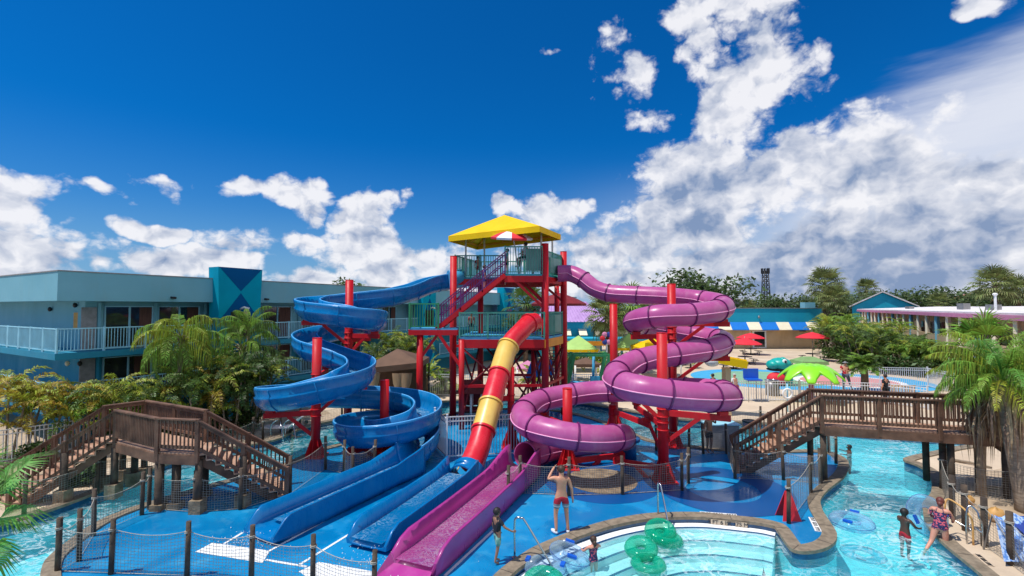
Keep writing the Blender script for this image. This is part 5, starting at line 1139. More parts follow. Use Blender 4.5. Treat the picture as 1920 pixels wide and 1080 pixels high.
for i, (px, py, r, lb_) in enumerate(((215, 838, .9, 'dark shrub in shade under the queen palm on the left'), (300, 832, .9, 'dark shrub behind the left footbridge platform'), (400, 815, 1.0, 'shaded shrub behind the right half of the left footbridge'), (455, 808, .9, 'shaded shrub at the foot of the hanging palm mass'), (60, 872, .6, 'low shrub in front of the undercroft fence, far left'), (165, 905, .45, 'small dark green shrub under the left footbridge stairs'), (140, 912, .35, 'smallest dark shrub beneath the footbridge stairs'))):
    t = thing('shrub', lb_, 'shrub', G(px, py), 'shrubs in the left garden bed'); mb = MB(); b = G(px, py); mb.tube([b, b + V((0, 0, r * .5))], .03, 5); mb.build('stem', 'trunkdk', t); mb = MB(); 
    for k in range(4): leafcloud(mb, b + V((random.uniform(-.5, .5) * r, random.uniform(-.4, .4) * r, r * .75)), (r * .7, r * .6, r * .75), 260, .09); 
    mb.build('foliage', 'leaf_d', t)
fan_palm('palmetto', 'large bright green fan palm leaves cut by the lower left frame edge', V((-8.70, 7.55, 0)), 2.65, .95, 14, 'leaf_g', seed=5, nb=40, tr=.1, bw=.017, group='foreground fan palm', boots=False, elev=(1.2, -.7))
# --- right big palm and neighbours
random.seed(21)
pinnate_palm('date_palm', 'big bright green palm with a shaggy trunk at the right frame edge', V((15.15, 14.3, 0)), 3.8, 2.05, 44, ('leaf_q', 'leaf_y', 'leaf_g'), .27, (-.3, .3), 'trunk', 3.0, .60, 44, q=.32, elev=(1.5, .0), droop=1.9, skirt=130, group='palms by the right footbridge', lw=.015, vee=-.1)
pinnate_palm('date_palm', 'second palm with hanging brown skirt standing behind the right footbridge', V((15.0, 15.6, 0)), 3.3, 1.1, 12, ('leaf_q', 'leaf_y'), .13, (.1, 0), 'thatch', 2.6, .5, 38, q=.32, elev=(1.4, .1), droop=1.8, skirt=130, group='palms by the right footbridge', lw=.016, vee=-.2)
fan_palm('sabal_palm', 'bushy green palm right of the white fence behind the footbridge', G(1850, 770), 3.6, 1.7, 26, 'leaf_q', seed=8, nb=20, tr=.16, group='palms by the right footbridge', boots=False)
pinnate_palm('date_palm', 'small stout palm standing in the splash pad beside the man in red', G(1622, 733), 1.75, 1.15, 26, ('leaf_q', 'leaf_m'), .26, (0, 0), 'trunkdk', .5, .5, 26, elev=(1.45, -.1), droop=1.3, group='palms by the splash pad')
# dense planting in front of right hotel
lst = [(1575, 668, 5.6, 2.2), (1600, 680, 5.0, 2.2), (1630, 690, 4.4, 2.2), (1658, 682, 5.0, 1.9), (1680, 694, 3.4, 2.4), (1710, 690, 3.3, 2.2), (1735, 698, 2.9, 2.2), (1765, 702, 2.5, 2.0), (1790, 700, 2.3, 2.0), (1590, 660, 4.9, 2.6), (1625, 668, 4.4, 2.6), (1562, 662, 4.8, 2.2)]
nm = ['tallest bright plume', 'broad clump', 'narrow clump', 'lush plume', 'spreading clump', 'low clump', 'arching clump', 'short clump', 'end clump', 'rear clump', 'rear plume', 'corner clump']
wh = ['left of the gable', 'beside the bench planting', 'under the white roof corner', 'against the pink trim end', 'before the balcony', 'below the hotel balcony wall', 'left of the big palm', 'behind the white fence posts', 'nearest the right end of the white fence', 'next to the striped awning end', 'between gable and balcony', 'at the tan restaurant wall corner']
for i, (px, py, h, sp_) in enumerate(lst):
    areca('areca_palm', f'{nm[i]} of green palm fronds {wh[i]}', G(px, py), h, sp_ * 1.5, 11, 9, (('leaf_y', 'leaf_q'), ('leaf_m', 'leaf_q'), ('leaf_d', 'leaf_m', 'leaf_y'))[i % 3], group='palm clumps in front of the right hotel', fl=1.9, nl=22)
random.seed(5)
for i, (px, py, r) in enumerate(((1565, 672, 1.3), (1590, 682, 1.5), (1615, 688, 1.3), (1700, 702, 1.5), (1745, 706, 1.4), (1655, 700, 1.3))):
    b = G(px, py); t = thing('shrub', ('grey-green grassy shrub at the plaza corner', 'grassy shrub right of the plaza corner', 'leafy shrub behind the small stout palm', 'leafy shrub behind the white fence centre', 'leafy shrub behind the white fence right half', 'leafy shrub under the tall bright palm plume')[i], 'shrub', b, 'shrubs by the right hotel'); mb = MB(); mb.tube([b, b + V((0, 0, r * .4))], .04, 5); mb.build('stem', 'trunkdk', t); mb = MB()
    for k in range(4): leafcloud(mb, b + V((random.uniform(-1, 1) * r, random.uniform(-.4, .4) * r, r * .5)), (r * .8, r * .7, r * .6), 150, .2)
    mb.build('foliage', 'leaf_m' if i < 2 else 'leaf_d', t)
# palms in the middle distance
fan_palm('sabal_palm', 'round-headed palm beside the purple roofed pavilion', G(1143, 700), 5.3, 1.9, 34, 'leaf_s', seed=3, nb=20, tr=.25, group='palms behind the tower', elev=(1.5, -1.0))
fan_palm('sabal_palm', 'palm glimpsed behind the purple coils right of the slim red column', G(1185, 690), 6.0, 2.0, 26, 'leaf_q', seed=4, nb=18, tr=.2, group='palms behind the tower')
fan_palm('sabal_palm', 'palm seen through the tower between the two decks', G(985, 690), 6.2, 1.9, 26, 'leaf_m', seed=6, nb=18, tr=.2, group='palms behind the tower')
for i, (px, py, h) in enumerate(((1075, 712, 2.4), (1118, 712, 2.6), (1140, 716, 2.0), (1000, 742, 2.2), (800, 742, 2.7), (835, 735, 1.6), (1295, 690, 1.5))):
    pinnate_palm('pygmy_palm', ('small palm in front of the left lime canopy', 'small palm right of the left lime canopy', 'tiny palm below the round-headed palm', 'small palm seen through the tower bracing', 'small palm right of the brown cabana', 'tiny palm on the grass behind the tower', 'tiny palm left of the yellow slide frame')[i], G(px, py), h * .5, h * .55, 18, ('leaf_y', 'leaf_q'), .1, (0, 0), 'trunkdk', .4, .35, 18, elev=(1.4, 0), droop=1.2, group='small palms behind the tower', lw=.05)
# --- distant band of trees
fs = [broad_tree('oak_tree', 'x', (0, 0, 0), 11, 15, 'leaf_f', seed=31 + k, clumps=20, per=120, leaf=.42, trunkh=.15) for k in range(3)]
ps_ = [fan_palm('sabal_palm', 'x', (0, 0, 0), 9.5, 2.4, 34, 'leaf_s', seed=41 + k, nb=18, tr=.3, group='tall fan palms on the skyline') for k in range(2)]
random.seed(77)
spots = [(1385, 105, .72), (1410, 120, .78), (1450, 110, .75), (1480, 105, .8), (1510, 112, .82), (1545, 104, .85), (1580, 118, .9), (1615, 110, .9), (1650, 122, .85), (1690, 112, .9), (1725, 118, 1.0), (1760, 108, .95), (1795, 118, .85), (1825, 106, .75), (1858, 114, .92), (1890, 104, 1.0), (1930, 112, 1.0), (1980, 110, 1.0), (2040, 110, 1), (1180, 100, .62), (1215, 95, .66), (1250, 100, .68), (1340, 96, .66), (1290, 84, 1.13), (1325, 84, 1.02), (1140, 105, .6), (1085, 105, .62)]
adj = ['ragged', 'rounded', 'broad', 'low', 'bushy', 'dark', 'spreading', 'dense', 'billowing']
def place(src, i, px, Y, s, label):
    o = src if not src.get('used') else dup(src, (0, 0, 0)); src['used'] = 1
    if 'used' in o.keys() and o is not src: del o['used']
    o.location = (xb(px, Y), Y, 0); o.scale = (s, s, s); o.rotation_euler = (0, 0, random.uniform(0, 6)); o['label'] = label
def where(px):
    for a, n_ in ((1100, 'just right of the purple pavilion roof'), (1160, 'above the round-headed palm'), (1200, 'behind the straight purple tube'), (1235, 'behind the left of the upper purple coil'), (1270, 'behind the tall red column top'), (1310, 'as the left half of the dark pair above the purple coil'), (1332, 'as the right half of the dark pair above the purple coil'), (1350, 'low beside the grey block'), (1395, 'right of the grey block'), (1430, 'left of the radio mast'), (1465, 'right of the radio mast'), (1495, 'over the middle of the striped awning building'), (1530, 'over the right end of the striped awning building'), (1560, 'behind the pair of skyline palms'), (1600, 'left of the turquoise gable'), (1635, 'behind the gable left slope'), (1670, 'behind the gable peak'), (1705, 'behind the gable right slope'), (1740, 'right of the gable'), (1775, 'above the left of the white roof'), (1810, 'beside the reddish roof on its left'), (1840, 'before the reddish roof'), (1875, 'right of the reddish roof'), (1910, 'at the right frame edge'), (1950, 'past the right frame edge'), (2000, 'further past the right edge'), (3000, 'outermost on the right')):
        if px < a: return n_
for i, (px, Y, s) in enumerate(spots): place(fs[i % 3], i, px, Y, s, f'{adj[i % 9]} distant green tree {where(px)}')
for i, (px, Y, s, lb_) in enumerate(((1546, 68, .95, 'tall skyline fan palm left of the gable at the end of the awning building'), (1566, 64, .74, 'shorter fan palm just in front of the tall one by the awning end'), (1625, 135, 1.15, 'fan palm showing its head above the left slope of the gable'), (1760, 92, .72, 'low fan palm above the white roof'), (1868, 62, .92, 'large fan palm rising behind the white roof near the right edge'), (1905, 66, .85, 'fan palm at the right edge beside the large one'), (1400, 95, .62, 'small spiky fan palm left of the radio mast'))):
    place(ps_[i % 2], i, px, Y, s, lb_)
broad_tree('oak_tree', 'dark leafy tree rising behind the left hotel roof', (xb(640, 60), 60, 0), 9.6, 6, 'leaf_m', seed=9, clumps=12, per=140, leaf=.25)
broad_tree('oak_tree', 'green tree seen under the upper tower deck behind the hotel pylon', (xb(990, 80), 80, 0), 9.5, 8, 'leaf_m', seed=10, clumps=12, per=140, leaf=.3)
broad_tree('oak_tree', 'bushy tree between the teal pylon and the tower column', (xb(985, 46), 46, 0), 5.4, 5, 'leaf_m', seed=12, clumps=12, per=140, leaf=.2)
# small hedge line around plaza centre (one mass nobody could count)
random.seed(3); mb = MB()
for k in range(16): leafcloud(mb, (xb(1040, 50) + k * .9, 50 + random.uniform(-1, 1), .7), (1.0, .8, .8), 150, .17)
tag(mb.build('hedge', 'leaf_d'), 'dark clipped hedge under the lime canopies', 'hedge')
# ================================================================== PEOPLE
def skinmesh(name, nodes, edges, root, mt, parent, sub=2, smooth=True):
    """nodes: {key:(pos, rx, ry)}"""
    keys = list(nodes); ix = {k: i for i, k in enumerate(keys)}; me = bpy.data.meshes.new(name)
    me.from_pydata([tuple(nodes[k][0]) for k in keys], [(ix[a], ix[b]) for a, b in edges], []); o = bpy.data.objects.new(name, me); C.objects.link(o)
    mo = o.modifiers.new('s', 'SKIN'); mo.use_smooth_shade = smooth; ms = o.modifiers.new('d', 'SUBSURF'); ms.levels = sub; ms.render_levels = sub
    sv_ = me.skin_vertices[0].data
    for k in keys: sv_[ix[k]].radius = nodes[k][1:3]; sv_[ix[k]].use_root = (k == root)
    dg = bpy.context.evaluated_depsgraph_get(); m2 = bpy.data.meshes.new_from_object(o.evaluated_get(dg)); bpy.data.objects.remove(o); m2.materials.clear(); m2.materials.append(Mt[mt] if isinstance(mt, str) else mt); m2.name = name
    for p in m2.polygons: p.use_smooth = True
    o = bpy.data.objects.new(name, m2); C.objects.link(o); o.parent = parent; return o
def person(label, loc, rz, h, pose, skin='skin1', hair='hairbr', clothes=(), group=None, fingers=False, hairlong=0, fem=0, child=0, face=True):
    """local frame: faces +Y, x to its right"""
    s = h / 1.75; t = thing('person', label, 'person', loc, group); t.rotation_euler = (0, 0, rz)
    J = {'pel': (0, 0, .96), 'sp': (0, .01, 1.12), 'ch': (0, 0, 1.32), 'nk': (0, -.01, 1.49), 'hd': (0, .01, 1.585), 'ht': (0, .01, 1.67)}
    for sg, c in ((-1, 'l'), (1, 'r')):
        J.update({'sh' + c: (sg * .185, 0, 1.42), 'el' + c: (sg * .245, -.02, 1.13), 'wr' + c: (sg * .27, .05, .89), 'ha' + c: (sg * .275, .07, .80), 'hp' + c: (sg * .095, 0, .92), 'kn' + c: (sg * .11, .02, .50), 'an' + c: (sg * .11, -.02, .09), 'to' + c: (sg * .13, .15, .035)})
    fd = pose.pop('face', None); J.update(pose); J = {k: V(v) * s for k, v in J.items()}
    g = (1.12 if child else 1.0) * s; w = (1.12 if fem else 1)
    RD = {'pel': (.145 * w, .105 * w), 'sp': (.125, .095), 'ch': (.155, .105), 'nk': (.055, .055), 'hd': (.082, .098), 'ht': (.062, .075)}
    for c in 'lr': RD.update({'sh' + c: (.062, .062), 'el' + c: (.042, .042), 'wr' + c: (.027, .030), 'ha' + c: (.022, .040), 'hp' + c: (.092 * w, .098 * w), 'kn' + c: (.058, .060), 'an' + c: (.036, .038), 'to' + c: (.038, .028)})
    if child: RD['hd'] = (.105, .118); RD['ht'] = (.085, .095)
    nodes = {k: (J[k], RD[k][0] * s, RD[k][1] * s) for k in J}
    E = [('pel', 'sp'), ('sp', 'ch'), ('ch', 'nk'), ('nk', 'hd'), ('hd', 'ht')]
    for c in 'lr': E += [('ch', 'sh' + c), ('sh' + c, 'el' + c), ('el' + c, 'wr' + c), ('wr' + c, 'ha' + c), ('pel', 'hp' + c), ('hp' + c, 'kn' + c), ('kn' + c, 'an' + c), ('an' + c, 'to' + c)]
    if fingers:
        for c, sg in (('l', -1), ('r', 1)):
            d = (J['ha' + c] - J['wr' + c]).normalized(); sd_ = d.cross(V((sg, .2, 0))).normalized()
            for k, (o, l) in enumerate(((-.030, .060), (-.011, .075), (.009, .080), (.028, .070))):
                a = J['ha' + c] + sd_ * o * s + d * .03 * s; b = a + (d + V((-sg * .25, 0, 0))).normalized() * l * .55 * s; e = b + (d + V((-sg * .6, 0, 0))).normalized() * l * .45 * s
                for nm_, q, r in (('f%d' % k + c, a, .0095), ('g%d' % k + c, b, .0085), ('h%d' % k + c, e, .0065)): nodes[nm_] = (q, r * s, r * s)
                E += [('ha' + c, 'f%d' % k + c), ('f%d' % k + c, 'g%d' % k + c), ('g%d' % k + c, 'h%d' % k + c)]
            a = J['wr' + c].lerp(J['ha' + c], .7) - sd_ * .035 * s; b = a - sd_ * .025 * s + d * .04 * s; nodes['t0' + c] = (a, .011 * s, .011 * s); nodes['t1' + c] = (b, .009 * s, .009 * s); E += [('ha' + c, 't0' + c), ('t0' + c, 't1' + c)]
    body = skinmesh('body', nodes, E, 'pel', skin, t)
    fw = V((0, 1, 0))
    fwd = V(fd).normalized() if fd else fw
    hc = (J['hd'] + J['ht']) / 2; rr = (.105 if child else .088) * s; sdv = fwd.cross(V((0, 0, 1)))
    if face:
        mb = MB()
        for k in (-1, 1): mb.ell(hc + fwd * rr * 1.02 + sdv * k * .034 * s + V((0, 0, .005 * s)), (.012 * s,) * 3, 8, 6)
        mb.build('eyes', 'black', None).parent = t
        mb = MB(); mb.ell(hc + fwd * rr * 1.12 - V((0, 0, .02 * s)), (.013 * s, .02 * s, .022 * s), 8, 6)
        for k in (-1, 1): mb.ell(hc + sdv * k * rr * .98 - V((0, 0, .01 * s)), (.014 * s, .022 * s, .03 * s), 8, 6)
        mb.build('nose_and_ears', skin, None).parent = t
        mb = MB(); mb.ell(hc + fwd * rr * 1.06 - V((0, 0, .05 * s)), (.022 * s, .008 * s, .007 * s), 8, 6); mb.build('mouth', 'clothred', None).parent = t
    mb = MB(); hr = rr * 1.17; mb.ell(hc - fwd * .018 * s + V((0, 0, .028 * s)), (hr * .98, hr * 1.08, hr * 1.02), 16, 10)
    # cut away the face part of the cap
    keep = [i for i, f in enumerate(mb.f) if not (sum((V(mb.v[j]) - hc).dot(fwd) for j in f) / len(f) > rr * .45 and sum((V(mb.v[j]) - hc).z for j in f) / len(f) < rr * .62) and sum((V(mb.v[j]) - hc).z for j in f) / len(f) > -rr * .75]
    mb.f = [mb.f[i] for i in keep]; mb.m = [0] * len(keep); mb.sm = [True] * len(keep)
    if hairlong: mb.tube([hc - fwd * rr * .85, hc - fwd * (rr * 1.25) - V((0, 0, hairlong * .5 * s)), hc - fwd * rr * .95 - V((0, 0, hairlong * s))], [.075 * s, .07 * s, .02 * s], 8)
    mb.build('hair', hair, None).parent = t
    for cl in clothes:
        kind, mt = cl[0], cl[1]
        def ex(keys, k=1.16): return {q: (nodes[q][0], nodes[q][1] * k, nodes[q][2] * k) for q in keys}
        if kind == 'shorts':
            f = cl[2] if len(cl) > 2 else .62; nn = ex(['pel', 'hpl', 'hpr'], 1.13); nn['top'] = (J['pel'].lerp(J['sp'], .55), .155 * s * w, .118 * s); ee = [('top', 'pel'), ('pel', 'hpl'), ('pel', 'hpr')]
            for c in 'lr': nn['m' + c] = (J['hp' + c].lerp(J['kn' + c], f), .098 * s * w, .098 * s * w); ee.append(('hp' + c, 'm' + c))
            skinmesh('swim_shorts', nn, ee, 'pel', mt, t)
        elif kind == 'trousers':
            nn = ex(['pel', 'hpl', 'hpr', 'knl', 'knr', 'anl', 'anr'], 1.2); skinmesh('trousers', nn, [('pel', 'hpl'), ('pel', 'hpr'), ('hpl', 'knl'), ('hpr', 'knr'), ('knl', 'anl'), ('knr', 'anr')], 'pel', mt, t)
        elif kind == 'shirt':
            nn = ex(['sp', 'ch', 'shl', 'shr'], 1.14); nn['b'] = (J['pel'] + V((0, 0, .04 * s)), .15 * s * w, .115 * s * w); nn['n'] = (J['nk'] - V((0, 0, .05 * s)), .07 * s, .065 * s); ee = [('b', 'sp'), ('sp', 'ch'), ('ch', 'n'), ('ch', 'shl'), ('ch', 'shr')]
            for c in 'lr': nn['m' + c] = (J['sh' + c].lerp(J['el' + c], .75), .058 * s, .058 * s); ee.append(('sh' + c, 'm' + c))
            skinmesh('shirt', nn, ee, 'sp', mt, t)
        elif kind == 'suit':
            nn = ex(['pel', 'sp'], 1.22); nn['a'] = (J['ch'], .182 * s, .135 * s); nn['hpl'] = (J['hpl'], .115 * s * w, .12 * s * w); nn['hpr'] = (J['hpr'], .115 * s * w, .12 * s * w); z0_, z1_ = J['hpl'].z - .03 * s, J['ch'].z + .05 * s; me_ = body.data; keep_ = [p for p in me_.polygons if z0_ < p.center.z < z1_ and abs(p.center.x - J['pel'].x) < .205 * s * w and (p.center.z > J['pel'].z - .02 * s or True)]
            mb = MB(); vn = [v.normal for v in me_.vertices]; mb.add([V(v.co) + v.normal * .010 * s for v in me_.vertices], [tuple(p.vertices) for p in keep_], 0, True); mb.build('swimsuit', mt, None).parent = t
            mb = MB()
            for c, sg in (('l', -1), ('r', 1)): mb.tube([J['ch'] + V((sg * .09 * s, -.115 * s, .02 * s)), J['ch'] + V((sg * .06 * s, -.05 * s, .135 * s)), J['nk'] + V((0, -.062 * s, -.005))], .012 * s, 6)
            mb.build('strap', mt, None).parent = t
        elif kind == 'shoes':
            mb = MB()
            for c in 'lr': a = J['an' + c]; b = J['to' + c]; mb.ell((a + b) / 2 - V((0, 0, .012 * s)), (.055 * s, .14 * s, .055 * s), 10, 6, 0, math.atan2((b - a).y, (b - a).x) - math.pi / 2)
            mb.build('shoes', mt, None).parent = t
        elif kind == 'hat':
            mb = MB(); mb.ell(hc + V((0, 0, .06 * s)), (rr * 1.15, rr * 1.15, rr * .8), 12, 8); mb.tube([hc + V((0, 0, .055 * s)), hc + V((0, 0, .065 * s))], [rr * 1.9, rr * 1.85], 16); mb.build('hat', mt, None).parent = t
    return t
# striped trunks material for the man (object-space bands that belong to the cloth)
def banded(name, bands):
    m = bpy.data.materials.new(name); m.use_nodes = True; t_ = m.node_tree; n = t_.nodes; l = t_.links; tc_ = n.new('ShaderNodeTexCoord'); sp_ = n.new('ShaderNodeSeparateXYZ'); l.new(tc_.outputs['Object'], sp_.inputs[0])
    no = n.new('ShaderNodeTexNoise'); no.inputs['Scale'].default_value = 25; l.new(tc_.outputs['Object'], no.inputs[0]); ad = n.new('ShaderNodeMath'); ad.operation = 'MULTIPLY_ADD'; l.new(no.outputs[0], ad.inputs[0]); ad.inputs[1].default_value = .05; l.new(sp_.outputs[2], ad.inputs[2])
    cr = n.new('ShaderNodeValToRGB'); cr.color_ramp.interpolation = 'CONSTANT'; mr = n.new('ShaderNodeMapRange'); mr.inputs[1].default_value = 0; mr.inputs[2].default_value = 2; l.new(ad.outputs[0], mr.inputs[0]); l.new(mr.outputs[0], cr.inputs[0])
    e = cr.color_ramp.elements; e[0].position = 0; e[0].color = (*bands[0][1], 1); e[1].position = bands[1][0] / 2; e[1].color = (*bands[1][1], 1)
    for z, c in bands[2:]: x = e.new(z / 2); x.color = (*c, 1)
    l.new(cr.outputs[0], n['Principled BSDF'].inputs['Base Color']); n['Principled BSDF'].inputs['Roughness'].default_value = .8; return m
Mt['trunks'] = banded('striped_cloth', [(0, (.36, .01, .03)), (.69, (.16, .22, .26)), (.73, (.40, .45, .48)), (.77, (.16, .2, .24)), (.82, (.36, .01, .03))])
person('shirtless man in red and grey swim trunks raising one arm behind the pool steps', G(1053, 1000), R(8), 1.78, {'ell': (-.36, .02, 1.40), 'shl': (-.19, 0, 1.44), 'wrl': (-.22, .10, 1.60), 'hal': (-.17, .12, 1.66), 'elr': (.27, -.02, 1.14), 'wrr': (.31, .06, .90), 'har': (.33, .09, .82), 'hpl': (-.10, 0, .92), 'knl': (-.15, .03, .5), 'anl': (-.15, -.04, .09), 'tol': (-.22, .12, .035), 'knr': (.14, .02, .5), 'anr': (.17, -.02, .09), 'tor': (.18, .15, .035), 'hd': (.0, .02, 1.585), 'ht': (0, .03, 1.67)}, 'skin1', 'hairbr', (('shorts', 'trunks', .70), ('shoes', 'clothwhite')), fingers=True)
person('boy in black shirt and green patterned shorts holding the pool handrail', G(932, 1056), R(-60), 1.27, {'elr': (.30, .12, 1.22), 'wrr': (.34, .36, 1.06), 'har': (.34, .44, 1.04), 'knl': (-.09, .10, .52), 'anl': (-.08, .0, .10), 'tol': (-.08, .15, .035), 'knr': (.08, -.02, .5), 'anr': (.08, -.12, .09), 'tor': (.09, .03, .035)}, 'skin2', 'hairdk', (('shirt', 'clothblk'), ('shorts', 'clothgreen', .85)), fingers=True, child=1)
person('young child with wet brown hair and bare back wading in the pool steps', G(1113, 1100, -.8), R(20), 1.20, {'elr': (.34, .10, 1.30), 'wrr': (.30, .3, 1.25), 'har': (.28, .36, 1.24), 'ell': (-.33, .12, 1.24), 'wrl': (-.30, .32, 1.2), 'hal': (-.28, .38, 1.2)}, 'skin4', 'hairbr', (('suit', 'floral'),), child=1, hairlong=.22)
person('dark-skinned boy in red swim shorts standing in the pool holding a clear tube', V((xb(1682, 13.2), 13.2, -.80)), R(-75), 1.36, {'ell': (-.32, .16, 1.22), 'wrl': (-.30, .44, 1.14), 'hal': (-.30, .52, 1.12), 'elr': (.28, .14, 1.20), 'wrr': (.22, .40, 1.12), 'har': (.20, .48, 1.10), 'face': (-.5, .5, 0)}, 'skin3', 'hairdk', (('shorts', 'clothred', .75),), fingers=True, child=1)
person('red-haired woman in a floral dark swimsuit climbing out of the pool by the ladder', V((xb(1748, 12.6), 12.6, -.48)), R(-50), 1.56, {'elr': (.26, .20, 1.16), 'wrr': (.22, .44, 1.05), 'har': (.21, .50, 1.02), 'ell': (-.26, .06, 1.18), 'wrl': (-.20, .30, 1.08), 'hal': (-.19, .36, 1.06), 'knl': (-.18, -.14, .52), 'anl': (-.30, -.46, .25), 'tol': (-.33, -.42, .10), 'pel': (0, .02, .96), 'ch': (0, .08, 1.30), 'nk': (0, .11, 1.48), 'hd': (0, .13, 1.57), 'ht': (0, .14, 1.66), 'shl': (-.185, .07, 1.41), 'shr': (.185, .07, 1.41)}, 'skin4', 'hairred', (('suit', 'floral'),), fingers=True, fem=1, hairlong=.12)
ws = {'ell': (-.32, .12, 1.34), 'wrl': (-.4, .32, 1.36), 'hal': (-.42, .40, 1.36), 'elr': (.32, .12, 1.34), 'wrr': (.42, .3, 1.36), 'har': (.44, .38, 1.36)}
person('swimmer with dark hair holding the island edge under the right footbridge shadow', G(1594, 905, -1.45), R(60), 1.6, ws, 'skin3', 'hairdk', ())
person('swimmer with dark hair in the far left river below the wooden stairs', G(545, 866, -1.35), R(-40), 1.55, ws, 'skin1', 'hairdk', (), hairlong=.2)
person('swimmer farther away in the left river nearer the red column', G(573, 848, -1.35), R(120), 1.6, ws, 'skin2', 'hairdk', ())
person('man with hat in a red shirt and dark trousers standing on the splash pad', G(1586, 731), R(150), 2.05, {'elr': (.26, .18, 1.25), 'wrr': (.1, .36, 1.24), 'har': (.05, .40, 1.24), 'ell': (-.26, .18, 1.25), 'wrl': (-.1, .36, 1.22), 'hal': (-.05, .40, 1.22), 'knl': (-.2, .0, .5), 'anl': (-.30, -.05, .09), 'tol': (-.32, .1, .035)}, 'skin1', 'hairdk', (('shirt', 'clothred'), ('trousers', 'jeans'), ('shoes', 'clothblk'), ('hat', 'grey')))
person('woman in black top and dark bun standing behind the right footbridge', G(1661, 758), R(20), 1.85, {'elr': (.26, -.1, 1.15), 'wrr': (.2, .1, 1.0), 'har': (.16, .16, .98)}, 'skin1', 'hairdk', (('shirt', 'clothblk'), ('trousers', 'clothblk')))
person('lifeguard in white shirt sitting under the red and white parasol on the tower', V((.72, 24.75, ZT + .36)), R(60), 1.72, {'pel': (0, -.05, .55), 'sp': (0, -.04, .72), 'ch': (0, -.02, .94), 'nk': (0, 0, 1.10), 'hd': (0, .02, 1.19), 'ht': (0, .03, 1.28), 'shl': (-.185, -.02, 1.02), 'shr': (.185, -.02, 1.02), 'ell': (-.23, .1, .78), 'elr': (.23, .1, .78), 'wrl': (-.18, .3, .72), 'wrr': (.18, .3, .72), 'hal': (-.16, .38, .7), 'har': (.16, .38, .7), 'hpl': (-.1, .0, .53), 'hpr': (.1, 0, .53), 'knl': (-.12, .42, .52), 'knr': (.12, .42, .52), 'anl': (-.12, .44, .12), 'anr': (.12, .44, .12), 'tol': (-.12, .6, .06), 'tor': (.12, .6, .06)}, 'skin2', 'hairdk', (('shirt', 'clothwhite'), ('shorts', 'clothblk', .8)))
person('child in purple-blue climbing the purple railed tower stairs', V((s0.lerp(s1, .68).x, 24.6, s0.lerp(s1, .68).z)), R(-80), 1.35, {}, 'skin1', 'hairbr', (('shirt', 'clothblue'), ('shorts', 'clothblue', .7)), child=1)
person('child in a red top waiting on the top tower deck', V((xb(896, 27.6), 27.6, ZT)), R(200), 1.25, {}, 'skin1', 'hairbr', (('shirt', 'clothred'), ('shorts', 'clothred', .7)), child=1)
person('person in teal waiting by the stair head on the top tower deck', V((xb(951, 25.2), 25.2, ZT)), R(90), 1.4, {}, 'skin1', 'hairdk', (('shirt', 'teal'), ('shorts', 'clothblk', .7)), child=1)
person('child in red on the middle tower deck behind the green railing', V((xb(884, 25.5), 25.5, ZM)), R(200), 1.2, {}, 'skin2', 'hairdk', (('shirt', 'clothred'), ('shorts', 'clothblk', .7)), child=1)
person('child in blue near the red tube entrance on the middle deck', V((xb(1003, 25.2), 25.2, ZM)), R(180), 1.4, {}, 'skin1', 'hairbr', (('shirt', 'clothblue'), ('shorts', 'clothblk', .7)), child=1)
person('dark-clothed person bending beside the green climbing frame', G(1076, 742), R(90), 1.7, {'ch': (0, .22, 1.25), 'sp': (0, .08, 1.12), 'nk': (0, .34, 1.36), 'hd': (0, .40, 1.42), 'ht': (0, .44, 1.50), 'shl': (-.18, .28, 1.30), 'shr': (.18, .28, 1.30), 'ell': (-.2, .36, 1.03), 'elr': (.2, .36, 1.03), 'wrl': (-.18, .46, .85), 'wrr': (.18, .46, .85), 'hal': (-.18, .5, .78), 'har': (.18, .5, .78)}, 'skin2', 'hairdk', (('shirt', 'clothblue'), ('trousers', 'jeans')))
person('person in dark clothes standing behind the upper-right end of the lowest purple coil', G(1337, 752), R(30), 1.75, {}, 'skin2', 'hairdk', (('shirt', 'clothblk'), ('shorts', 'clothblk', .7)))
person('grey-haired person in white near the yellow slide frame', G(1378, 752), R(200), 1.75, {}, 'skin1', 'hairgrey', (('shirt', 'clothwhite'), ('trousers', 'darkred')))
person('person in a white top behind the white fence beside the red tube', G(972, 835), R(30), 1.6, {}, 'skin1', 'hairdk', (('shirt', 'clothwhite'), ('shorts', 'clothblk', .7)))
person('shirtless dark-haired person standing behind the far netted fence by the grey box', G(1330, 848), R(200), 1.6, {'ell': (-.3, .1, 1.3), 'wrl': (-.2, .2, 1.5), 'hal': (-.16, .2, 1.56)}, 'skin2', 'hairdk', (('shorts', 'clothblk', .7),))
# ================================================================== PROPS
def handrail(label, p0, p1, h, dz, grp='pool handrails'):
    t = thing('pool_handrail', label, 'handrail', p0, grp); d = (p1 - p0); Z = V((0, 0, 1)); mb = MB()
    pts = [p0, p0 + Z * h * .85, p0 + Z * h + d * .05, p0 + Z * h + d * .16, p0 + d * .26 + Z * h * .92, p1 - d * .12 + Z * (dz + .38), p1 + Z * (dz + .18), p1 + Z * dz]
    mb.tube(spline(pts, 5), .024, 10); mb.build('rail', 'metal', t)
    for q, z in ((p0, .0),): mb = MB(); mb.cyl(q + Z * z, .06, .02, 12); mb.build('floor_flange', 'metal', t)
handrail('polished handrail held by the boy in the black shirt', G(965, 1046), G(1046, 1092, -.4) * 1 + V((0, 0, .4)), .95, -.45)
handrail('polished handrail above the green tubes at the middle of the steps', G(1234, 966), G(1261, 1032, -.45) + V((0, 0, .45)), .95, -.5)
t = thing('pool_ladder_rail', 'bronze-coloured curved ladder rails on the right bank held by the woman', 'handrail', G(1800, 1010))
